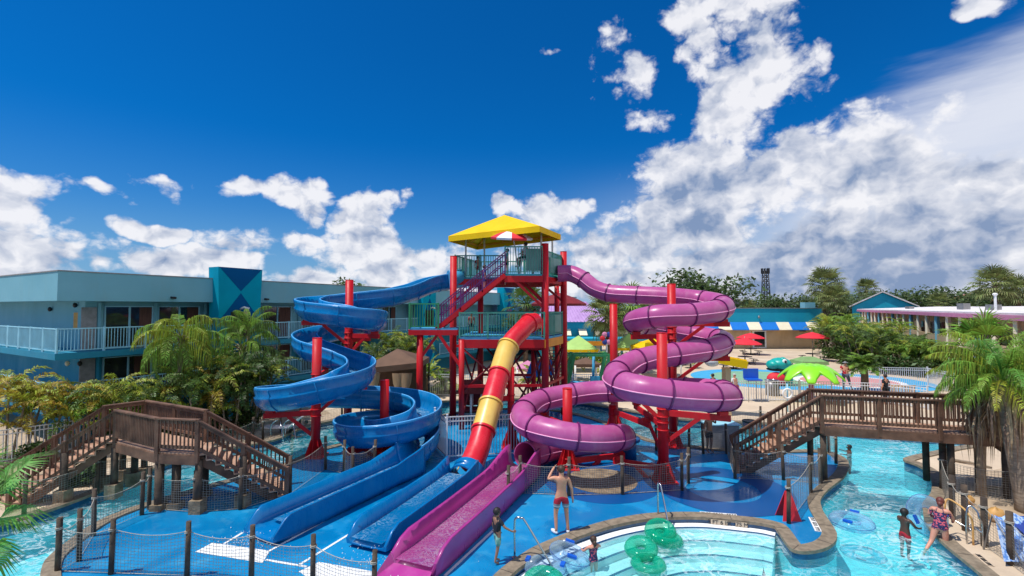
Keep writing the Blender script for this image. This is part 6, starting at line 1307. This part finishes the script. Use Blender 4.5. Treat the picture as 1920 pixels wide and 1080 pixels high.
for dx in (0, .42):
    a = G(1798, 1006) + V((dx, .2 - dx * .5, 0)); b = G(1775, 1000, 0) + V((dx * .4 - .05, -.15 - dx, 0)); mb = MB(); c = G(1825, 1022) + V((dx * .3, -dx * .3, 0))
    mb.tube(spline([c, c + V((0, 0, .55)), c + V((-.05, .02, .72)), c.lerp(b, .4) + V((0, 0, .85)), b + V((0, 0, .95)), b + V((-.1, 0, .80)), b + V((-.12, 0, .3)), b + V((-.1, 0, -.3))], 5), .022, 8); mb.build('rail', 'benchwood' if dx == 0 else 'metal', t)
    mb = MB(); mb.tube(spline([c + V((0, 0, .35)), c.lerp(b, .5) + V((0, 0, .42)), b + V((-.05, 0, .5))], 5), .018, 8); mb.build('lower_rail', 'metal', t)
for px in ((512, 848), (470, 850)): pass
t = thing('pool_ladder_rail', 'small curved steel ladder rail on the distant left bank', 'handrail', G(520, 815)); mb = MB()
for dx in (0, .5): mb = MB(); a = G(508, 822) + V((dx, dx * .3, 0)); mb.tube(spline([a, a + V((0, 0, .6)), a + V((.3, .1, .8)), a + V((.6, -.3, .6)), a + V((.8, -.5, 0))], 5), .022, 7); mb.build('rail', 'metal', t)
def tube_float(label, c, R_, r, mt, tilt=(0, 0, 0), seat=True, handles=0, grp='inflatable swim tubes'):
    t = thing('swim_tube', label, 'swim ring', c, grp); q = (Matrix.Rotation(tilt[2], 3, 'Z') @ Matrix.Rotation(tilt[0], 3, 'X') @ Matrix.Rotation(tilt[1], 3, 'Y')); n = 36; k = 14; vs = []; fs = []
    mb = MB()
    for i in range(n):
        a = 2 * math.pi * i / n; wr_ = 1 + .025 * math.cos(a * 12)
        for j in range(k): b = 2 * math.pi * j / k; vs.append(V(c) + q @ V(((R_ + r * wr_ * math.cos(b)) * math.cos(a), (R_ + r * wr_ * math.cos(b)) * math.sin(a), r * .9 * wr_ * math.sin(b))))
    for i in range(n):
        for j in range(k): fs.append((i * k + j, ((i + 1) % n) * k + j, ((i + 1) % n) * k + (j + 1) % k, i * k + (j + 1) % k))
    mb.add(vs, fs, 0, True); mb.build('ring', mt, t)
    mb = MB(); mb.torus(V(c) + q @ V((0, 0, 0)), R_ - r, .006, 30, 5, ax=q); mb.torus(V(c), R_ + r, .006, 30, 5, ax=q); mb.build('seam', mt if mt == 'vgreen' else 'clothblue', t)
    mb = MB(); mb.ell(V(c) + q @ V((R_ * .7, R_ * .72, r * .95)), (.03, .03, .02), 8, 5); mb.build('valve', mt if mt == 'vgreen' else 'white', t)
    for h_ in range(handles):
        a = (0.3, 3.4)[h_]; m_ = MB(); p = V(c) + q @ V(((R_ + r * .45) * math.cos(a), (R_ + r * .45) * math.sin(a), r * .88)); d = q @ V((-math.sin(a), math.cos(a), 0)); m_.beam(p - d * .11, p + d * .11, .10, .05); m_.build('handle', 'bluecover', t)
    return t
WL = WZ + .05
tube_float('shiny green swim tube left of the other green ones, resting tilted on a step', G(1202, 1028, WL + .1), .26, .15, 'vgreen', (R(12), R(-5), 0))
tube_float('green swim tube leaning against the handrail at the top of the steps', G(1238, 996, WL + .12), .26, .15, 'vgreen', (R(22), R(-8), 0))
tube_float('pale green swim tube half under the one by the handrail', G(1250, 1010, WL), .28, .14, 'vgreen', (0, R(6), 0))
tube_float('flat green swim tube drifting lowest of the green ones', G(1216, 1058, WZ + .0), .28, .13, 'vgreen')
tube_float('green swim tube cut by the bottom frame edge', G(1020, 1092, WL + .1), .30, .17, 'vgreen', (R(8), 0, 0))
tube_float('clear swim tube with blue handles right of the left handrail', G(1068, 1040, WL + .1), .34, .17, 'vclear', (R(15), R(8), 1.2), handles=2)
tube_float('clear swim tube with blue handles left of the left handrail, near the green one', G(1022, 1064, WL + .05), .34, .16, 'vclear', (R(5), 0, 2.6), handles=2)
tube_float('clear swim tube floating alone in the open pool on the right', G(1597, 978, WL + .05), .38, .17, 'vclear', (0, 0, .5), handles=2)
tube_float('clear swim tube standing upright between the boy and the woman', V((xb(1724, 13.5), 13.5, WZ)) + V((0, 0, .42)), .38, .17, 'vclear', (R(68), R(12), -.2), handles=2)
# red A-frame board
p = G(1478, 972); t = thing('sandwich_board', 'red folding floor sign next to the netted fence end on the blue deck', 'floor sign', p, None)
for sg in (-1, 1):
    mb = MB(); a = R(18) * sg; mb.hexa([p + V((-.26 , sg * .20, 0)), p + V((.26, sg * .20, 0)), p + V((.26, sg * .20 + .02, 0)), p + V((-.26, sg * .20 + .02, 0)), p + V((-.07, 0, .78)), p + V((.07, 0, .78)), p + V((.07, .02, .78)), p + V((-.07, .02, .78))]); mb.build('panel', 'redshade', t)
mb = MB(); mb.tube([p + V((-.05, .01, .79)), p + V((.05, .01, .79))], .02, 6); mb.build('hinge', 'black', t)
# picnic tables with red umbrellas
def picnic(label, p, um, flip=0):
    t = thing('picnic_table', label, 'picnic table', p, 'dark picnic tables on the plaza'); mb = MB(); mb.tube([p + V((0, 0, .74)), p + V((0, 0, .79))], .75, 8); mb.build('tabletop', 'black', t)
    mb = MB(); mb.cyl(p, .06, .75, 8); mb.box(p + V((0, 0, .03)), (.9, .9, .05)); mb.build('pedestal', 'black', t)
    for k in range(4):
        a = k * math.pi / 2 + .4; d = V((math.cos(a), math.sin(a), 0)); s_ = V((-d.y, d.x, 0)); q = p + d * 1.25; mb = MB(); mb.beam(q - s_ * .45 + V((0, 0, .45)), q + s_ * .45 + V((0, 0, .45)), .28, .05); mb.beam(q, q + V((0, 0, .43)), .06, .06, 0, (1, 0, 0)); mb.beam(p + V((0, 0, .15)), q + V((0, 0, .15)), .05, .05); mb.build('bench', 'black', t)
    if um: umbrella('parasol', um, p + V((0, 0, .8)), p + V((0, 0, 2.75 if 'right' not in um else 3.2)), 1.75, ('redshade',), 6, rise=.62, val=.06, pm='steel', group='red parasols over picnic tables')
picnic('nearer left picnic table shaded by the lower red parasol', G(1397, 682), 'lower front one of the two overlapping red parasols on the left')
picnic('farther left picnic table behind the front one', G(1408, 665), 'farther upper one of the two overlapping red parasols on the left')
picnic('picnic table beneath the single red parasol right of the green canopy', G(1524, 676), 'single red parasol standing to the right in front of the tan wall')
picnic('picnic table without parasol behind the yellow slide frame', G(1375, 692), None)
# dino-like spray tunnel: plain generic creature head
p = G(1461, 722); sc_ = .8; t = thing('play_creature', 'teal rounded spray-play creature head with one white eye over a red base', 'play feature', p); mb = MB(); mb.ell(p + V((.1, 0, 1.62)), (.82, .75, .50), 18, 12); mb.ell(p + V((-.55, -.1, 1.58)), (.42, .55, .36), 14, 10); mb.ell(p + V((.15, -.3, 1.98)), (.26, .26, .20), 12, 8); mb.build('head', 'dino', t)
mb = MB(); mb.ell(p + V((-.1, .05, 1.22)), (.80, .65, .16), 14, 8); mb.build('mouth', 'darkroom', t)
mb = MB(); mb.ell(p + V((.12, -.62, 1.88)), (.19, .10, .19), 12, 8); mb.build('eye', 'white', t); mb = MB(); mb.ell(p + V((.13, -.72, 1.87)), (.09, .05, .10), 10, 6); mb.build('pupil', 'black', t)
mb = MB(); mb.box(p + V((.62, .1, .62)), (.55, .8, 1.24)); mb.build('leg_block', 'dino', t); mb = MB(); mb.ell(p + V((-.35, -.3, .5)), (.75, .5, .55), 14, 8); mb.build('tongue', 'redshade', t)
# green umbrella table block
p = G(1517, 702); t = thing('flat_canopy', 'dull green low hipped sunshade behind the lime palm spray', 'canopy', p); mb = MB(); z0 = .95
mb.hexa([p + V((-1.2, -1, z0)), p + V((1.2, -1, z0)), p + V((1.2, 1, z0)), p + V((-1.2, 1, z0)), p + V((-1.15, -.95, z0 + .28)), p + V((1.15, -.95, z0 + .28)), p + V((1.15, .95, z0 + .28)), p + V((-1.15, .95, z0 + .28))]); mb.hexa([p + V((-1.1, -.9, z0 + .28)), p + V((1.1, -.9, z0 + .28)), p + V((1.1, .9, z0 + .28)), p + V((-1.1, .9, z0 + .28)), p + V((-.4, -.3, z0 + .62)), p + V((.4, -.3, z0 + .62)), p + V((.4, .3, z0 + .62)), p + V((-.4, .3, z0 + .62))]); mb.build('fabric', mat('sagegreen', (.20, .34, .12), .7), t)
for a in (-1, 1):
    for b in (-.8, .8): mb = MB(); mb.cyl(p + V((a, b, 0)), .05, z0, 8); mb.build('post', 'white', t)
# lime palm spray
p = G(1521, 752); t = thing('spray_palm', 'lime green plastic palm spray feature on a purple trunk', 'play feature', p); mb = MB(); mb.tube([p, p + V((.05, 0, .9)), p + V((0, 0, 1.95))], [.20, .16, .15], 14); mb.build('trunk', 'purple', t)
for k in range(8):
    a = k * math.pi / 4 + .25; d = V((math.cos(a), math.sin(a), 0)); s_ = V((-d.y, d.x, 0)); mb = MB(); vs = []; nn = 8; c = p + V((0, 0, 1.9))
    for i in range(nn + 1):
        f = i / nn; w = .64 * max(.20, math.sin(math.pi * min(1, f * .86 + .13))) ** .65; q = c + d * (1.85 * f) + V((0, 0, .34 * math.sin(math.pi * (f * .75 + .12)) + .10 - .72 * f * f))
        for j in range(8): b = 2 * math.pi * j / 8; vs.append(q + s_ * w * math.cos(b) + V((0, 0, .16 * math.sin(b) * (1 - .5 * f) - .12 * abs(math.cos(b)) * w)))
    mb.add(vs, [(i * 8 + j, i * 8 + (j + 1) % 8, (i + 1) * 8 + (j + 1) % 8, (i + 1) * 8 + j) for i in range(nn) for j in range(8)] + [tuple(nn * 8 + j for j in range(8))], 0, True); mb.build('leaf', 'limeleaf', t)
# bin, bench, blue chair, life ring, grey cabinet
p = G(1448, 741); t = thing('litter_bin', 'ribbed steel litter bin on the plaza by the fence', 'bin', p); mb = MB(); mb.cyl(p, .42, 1.0, 24)
for k in range(24): a = k * math.pi / 12; mb.beam(p + V((math.cos(a) * .425, math.sin(a) * .425, .05)), p + V((math.cos(a) * .425, math.sin(a) * .425, .97)), .03, .03)
mb.build('body', 'steel', t); mb = MB(); mb.torus(p + V((0, 0, 1.0)), .42, .04, 24, 8); mb.cyl(p + V((0, 0, .98)), .40, .02, 20); mb.build('lid', 'metal', t)
p = G(1700, 754); t = thing('park_bench', 'light wooden slatted bench behind the right footbridge', 'bench', p); 
mb = MB()
for k in range(14): mb.box(p + V((-.75 + k * .115, .25, .72)), (.05, .03, .5))
mb.box(p + V((0, .25, .98)), (1.6, .05, .08)); mb.box(p + V((0, .25, .5)), (1.6, .05, .06)); mb.build('backrest', 'benchwood', t)
mb = MB(); [mb.box(p + V((0, -.2 + k * .11, .45)), (1.6, .08, .03)) for k in range(4)]; mb.build('seat', 'benchwood', t)
for a in (-.7, .7):
    for b in (-.2, .22): mb = MB(); mb.box(p + V((a, b, .22)), (.06, .06, .44)); mb.build('leg', 'benchwood', t)
p = G(1410, 752); t = thing('director_chair', 'blue fabric high chair on thin legs in the plaza', 'chair', p); mb = MB(); mb.box(p + V((0, .1, 1.75)), (.95, .1, .62)); mb.box(p + V((0, -.2, 1.4)), (.9, .6, .08)); mb.build('fabric', 'bluecover', t)
for a in (-.4, .4):
    for b in (-.4, .2): mb = MB(); mb.cyl(p + V((a, b, 0)), .02, 1.4, 6); mb.build('leg', 'grey', t)
p = G(1477, 772); t = thing('life_ring_stand', 'white life ring hung on a blue-grey post left of the right footbridge', 'life ring', p); mb = MB(); mb.cyl(p, .04, 1.6, 8); mb.build('post', 'hotelrail', t); mb = MB(); mb.torus(p + V((-.05, -.1, 1.05)), .26, .06, 24, 8, ax=Matrix.Rotation(R(90), 3, 'X')); mb.build('ring', 'white', t)
p = G(1336, 846); t = thing('equipment_box', 'grey equipment cabinet behind the far netted fence on the deck edge', 'cabinet', p); mb = MB(); mb.box(p + V((.6, .6, .5)), (1.3, .7, 1.0)); mb.build('body', 'grey', t); mb = MB(); mb.box(p + V((.6, .6, 1.02)), (1.4, .8, .05)); mb.build('lid', 'hotelrail', t)
p = G(1407, 812); t = thing('drum', 'dark round drum lid beside the right footbridge stairs top', 'drum', p); mb = MB(); mb.cyl(p, .35, .55, 18); mb.build('body', 'steel', t); mb = MB(); mb.torus(p + V((0, 0, .56)), .33, .04, 20, 6); mb.cyl(p + V((0, 0, .55)), .3, .02, 16); mb.build('lid', 'black', t)
# stone pots / yellow rocks on right bank
for i, (px, py, s, lb_) in enumerate(((1816, 945, .15, 'small ochre rock on a stump by the netted fence'), (1868, 978, .22, 'larger orange-brown rock in the sandy bed on the right'))):
    p = G(px, py); t = thing('rock', lb_, 'rock', p, 'ochre rocks in the sandy bed'); mb = MB(); mb.ell(p + V((0, 0, s * .8)), (s, s * .8, s), 12, 8); mb.v = [(v[0] + random.uniform(-.03, .03), v[1] + random.uniform(-.03, .03), v[2] + random.uniform(-.02, .02)) for v in mb.v]; mb.build('stone', 'benchwood', t)
# logs and towel chair
for i, (a, b, r, lb_) in enumerate(((G(1840, 918), G(1930, 925), .07, 'pale driftwood log lying across the sandy bed'), (G(1790, 866), G(1860, 880), .06, 'thin log under the right end of the footbridge'))):
    t = thing('log', lb_, 'log', a, 'logs in the sandy bed'); mb = MB(); mb.tube([a + V((0, 0, r)), a.lerp(b, .5) + V((0, .1, r * 1.3)), b + V((0, 0, r))], [r, r * .8, r * .6], 8); mb.build('wood', 'trunk', t)
p = G(1895, 1050); t = thing('deck_chair', 'sling chair draped with a blue patterned towel, bottom right', 'chair', p); mb = MB()
D('towel', (.10, .25, .62), .9, 0, 14, (.45, .60, .85), detail=2, thr=(.45, .55))
for k in range(10): x0_ = -.1 + k * .09; mb.quad(p + V((x0_, .25, .95 - .06 * math.sin(k))), p + V((x0_ + .09, .25, .95 - .06 * math.sin(k + 1))), p + V((x0_ + .09 + .06 * k - .3, -.3 - .03 * (k % 2), .12)), p + V((x0_ + .06 * k - .36, -.3 + .03 * (k % 2), .12)))
mb.build('towel', 'towel', t)
for a in (-.15, .8): mb = MB(); mb.tube([p + V((a, .5, 0)), p + V((a, .25, .95)), p + V((a, -.5, .02))], .022, 6); mb.build('frame', 'grey', t)
mb = MB(); mb.quad(p + V((.2, .3, .9)), p + V((1.2, .3, .9)), p + V((1.3, -.7, .3)), p + V((.3, -.7, .3))); mb.build('sling', 'clothblue', t)
# cabana
a0 = G(735, 748); t = thing('cabana', 'brown-roofed cabana with tied tan drapes behind the blue flume', 'cabana', a0); Y0 = 26.8; xA, xB = xb(686, 27.5), xb(783, 27.5); D_ = 3.0
zt = 6 - (690 - 576) / 900 * 27.5; ap = V(((xA + xB) / 2, 27.5 + D_ / 2, zt + 1.0)); cs = [V((xA - .2, 27.4, zt)), V((xB + .2, 27.4, zt + .35)), V((xB + .2, 27.4 + D_, zt + .35)), V((xA - .2, 27.4 + D_, zt))]
mb = MB(); mb.add(cs + [ap] + [c - V((0, 0, .32)) for c in cs], [(0, 1, 4), (1, 2, 4), (2, 3, 4), (3, 0, 4), (0, 5, 6, 1), (1, 6, 7, 2), (2, 7, 8, 3), (3, 8, 5, 0)]); mb.build('roof', 'brown', t)
for c in cs: mb = MB(); mb.cyl((c.x, c.y + (.1 if c.y < 28 else -.1), 0), .05, zt, 8); mb.build('post', 'black', t)
def drape(x, y, z1, w): 
    m_ = MB(); prof_ = [(z1, w), (z1 * .75, w * .8), (z1 * .5, w * .22), (z1 * .3, w * .45), (.02, w * .5)]; vs = []; n = 12
    for z, ww in prof_:
        for j in range(n): b = 2 * math.pi * j / n; vs.append((x + ww / 2 * math.cos(b) * (1 + .12 * (j % 2)), y + .12 * math.sin(b), z))
    m_.add(vs, [(i * n + j, i * n + (j + 1) % n, (i + 1) * n + (j + 1) % n, (i + 1) * n + j) for i in range(4) for j in range(n)], 0, True); m_.build('drape', 'drape', t)
for px, w in ((702, .75), (748, .7), (762, .75)): drape(xb(px, 27.4), 27.4, zt - .25, w)
mb = MB(); mb.box(((xA + xB) / 2, 27.4 + D_, zt / 2), (xB - xA, .05, zt)); mb.build('back_wall', 'brown', t)
mb = MB(); mb.box((xb(725, 28), 28.3, .3), (1.6, 1.0, .5)); mb.build('daybed', 'grey', t)
# lime canopies + yellow canopy
def tent(label, px0, px1, pyl, pyp, Y, mt, ztr=None):
    xa_, xc_ = xb(px0, Y), xb(px1, Y); z = 6 - (pyl - 576) / 900 * Y; zp = 6 - (pyp - 576) / 900 * (Y + 2); w = xc_ - xa_; t = thing('shade_tent', label, 'canopy', ((xa_ + xc_) / 2, Y + w / 2, 0), 'pyramid sunshades behind the tower'); m_ = MB(); ap = V(((xa_ + xc_) / 2, Y + w / 2, zp)); cs = [V((xa_, Y, z)), V((xc_, Y, z)), V((xc_, Y + w, z)), V((xa_, Y + w, z))]
    m_.add(cs + [ap], [(0, 1, 4), (1, 2, 4), (2, 3, 4), (3, 0, 4)]); m_.build('fabric', mt, t); m_ = MB()
    for i in range(4): a, b = cs[i], cs[(i + 1) % 4]; m_.beam(a - V((0, 0, .12)), b - V((0, 0, .12)), .05, .24)
    m_.build('valance', ztr or mt, t)
    for c in cs: m_ = MB(); m_.cyl((c.x, c.y, 0), .07, z - .1, 8); m_.build('post', 'white', t)
tent('left lime pyramid sunshade behind the right tower column', 1056, 1122, 655, 628, 44, 'lime', 'yellow'); tent('right lime pyramid sunshade left of the upper purple coils', 1155, 1215, 652, 624, 44, 'lime', 'yellow'); tent('bright yellow sunshade peeking between the purple coils', 1200, 1275, 652, 632, 40, 'yellow')
tent('pale pink small sunshade seen through the tower bracing', 970, 1010, 690, 672, 38, 'pinktrim'); tent('brown low sunshade behind the green climbing frame', 1078, 1125, 682, 667, 36, 'brown')
# little red-roofed playhouses
def playhouse(label, px, py, w, h): 
    p = G(px, py); t = thing('playhouse', label, 'playhouse', p, 'play structures behind the fence'); 
    for a in (-1, 0, 1):
        for b in (0, 1): m_ = MB(); m_.cyl(p + V((a * w * .4, b * w * .7, 0)), .06, h * .72, 8); m_.build('post', 'white', t)
    m_ = MB(); z = h * .70; e = w * .58; m_.add([p + V((-e, -.2, z)), p + V((e, -.2, z)), p + V((e, w * .9, z)), p + V((-e, w * .9, z)), p + V((-e * .6, w * .35, h)), p + V((e * .6, w * .35, h))], [(0, 1, 5, 4), (1, 2, 5), (2, 3, 4, 5), (3, 0, 4), (3, 2, 1, 0)]); m_.build('roof', 'curtile', t)
    m_ = MB(); m_.box(p + V((0, w * .35, h * .28)), (w * .85, w * .7, .1)); m_.box(p + V((0, w * .7, h * .48)), (w * .8, .06, h * .3)); m_.build('floor', 'darkred', t); m_ = MB(); m_.box(p + V((0, w * .3, h * .12)), (w * .8, w * .6, h * .2)); m_.build('base', 'grey', t)
playhouse('red-roofed playhouse with white posts behind the white fence', 883, 792, 1.35, 2.15)
playhouse('smaller red-roofed play hut beside the tower column', 925, 780, 1.1, 1.7)
# green climbing frame with blue platform
p = G(1108, 752); t = thing('climbing_frame', 'green and blue climbing frame behind the right tower column', 'play structure', p, 'play structures behind the fence')
for a in (-1.4, .9):
    for b in (0, 1.4): mb = MB(); mb.beam(p + V((a - .3, b, 0)), p + V((a + .35, b, 3.0)), .22, .22); mb.build('leg', 'green', t)
mb = MB(); mb.box(p + V((-.3, .7, .95)), (2.3, 1.4, .22)); mb.build('platform', 'padblue', t); mb = MB(); mb.tube([p + V((.2, .3, 1)), p + V((.25, .3, 2.9))], .09, 8); mb.box(p + V((.3, .2, 1.3)), (.6, .3, .5)); mb.build('chute', 'padblue', t)
mb = MB(); mb.beam(p + V((-1.5, 0, 2.9)), p + V((1.3, 0, 2.9)), .12, .12); mb.beam(p + V((-1.5, 1.4, 2.9)), p + V((1.3, 1.4, 2.9)), .12, .12); mb.build('top_bar', 'green', t)
p = G(1003, 762); t = thing('play_roof', 'blue tilted play roof seen through the tower bracing', 'play structure', p, 'play structures behind the fence'); mb = MB(); mb.add([p + V((-.6, 0, 1.7)), p + V((1.2, 0, 1.9)), p + V((1.1, 1, 2.7)), p + V((-.2, 1, 2.6))], [(0, 1, 2, 3)]); mb.build('roof', 'awnblue', t); mb = MB(); [mb.cyl(p + V((a, .3, 0)), .06, 1.9, 8) for a in (-.4, 1)]; mb.build('posts', 'darkred', t)
# yellow slide
p = G(1395, 757); t = thing('toddler_slide', 'yellow small straight slide chute on a white and dark base', 'play structure', p); ya = P(1400, 688, 26.5); yb_ = P(1210, 652, 28.5); mb = MB(); mb.sweep([(v, a, b) for v, a, b in frames([yb_, yb_.lerp(ya, .5), ya])], [(-.45, .35), (-.40, .35), (-.36, .05), (.36, .05), (.40, .35), (.45, .35), (.42, -.06), (-.42, -.06)], True, 0, False); mb.build('chute', 'yellow', t)
mb = MB(); mb.beam((ya.x - .9, 27, 0), (ya.x - .9, 27, ya.z - .1), .5, .3, 0, (1, 0, 0)); mb.build('pillar', 'tan', t); mb = MB(); mb.ell((ya.x - 1.7, 27, ya.z + .25), (.42, .42, .3), 12, 8); mb.build('dome', 'roofwhite', t)
# blue ring bin & spray post behind purple
p = G(1180, 860); t = thing('spray_post', 'blue spray bucket post on the deck under the purple slide', 'play feature', p); mb = MB(); mb.cyl(p, .28, .75, 16); mb.cyl(p + V((0, 0, .7)), .42, .14, 18); mb.build('post', 'deckdark', t)
for i, (px, py, s_) in enumerate(((520, 820, 1.0), (700, 775, 1.1))):
    p = G(px, py + (-6 if i == 0 else -4)); t = thing('lounge_chair', ('pale lounge chair on the distant left bank', 'pale lounge chair on the bank behind the short red column')[i], 'lounge chair', p, 'lounge chairs on the far bank'); mb = MB(); mb.box(p + V((0, 0, .35)), (1.3, .6, .05)); mb.beam(p + V((.6, 0, .35)), p + V((1.1, 0, .8)), .6, .05); mb.build('bed', 'roofwhite', t)
    for a in (-.5, .5):
        for b in (-.25, .25): mb = MB(); mb.cyl(p + V((a, b, 0)), .025, .35, 6); mb.build('leg', 'white', t)
# pale circular spinner seen by round palm, small flower ornament
p = V((xb(1137, 42), 42, 0)); t = thing('pinwheel', 'red and purple flower-shaped pinwheel on a pole by the round-headed palm', 'ornament', p); mb = MB(); mb.cyl(p, .05, 3.2, 8); mb.build('pole', 'white', t)
for k in range(6): a = k * math.pi / 3; mb = MB(); mb.ell(p + V((.38 * math.cos(a), -.1, 3.3 + .38 * math.sin(a))), (.24, .08, .24), 10, 6); mb.build('petal', ('redshade', 'clothblue', 'pinktrim')[k % 3], t)
for o in list(C.objects):
    if 'used' in o.keys(): del o['used']
C['n'] = len(C.objects)

# splashing droplets where the run-outs end (uncountable)
random.seed(9); mb = MB()
for e_, n_, w_ in ((G(478, 1010), 150, .45), (G(690, 1045), 90, .4), (G(775, 1085), 60, .4)):
    for k in range(n_):
        a = random.gauss(0, w_); b_ = random.gauss(-.1, .35); r = random.uniform(.006, .016); mb.ell(e_ + V((a, b_, abs(random.gauss(.04, .07)) + r)), (r, r, r), 5, 4)
o_ = mb.build('splash', 'clothwhite', None); tag(o_, 'white water droplets splashing at the ends of the run-out lanes', 'splash', kind='stuff')
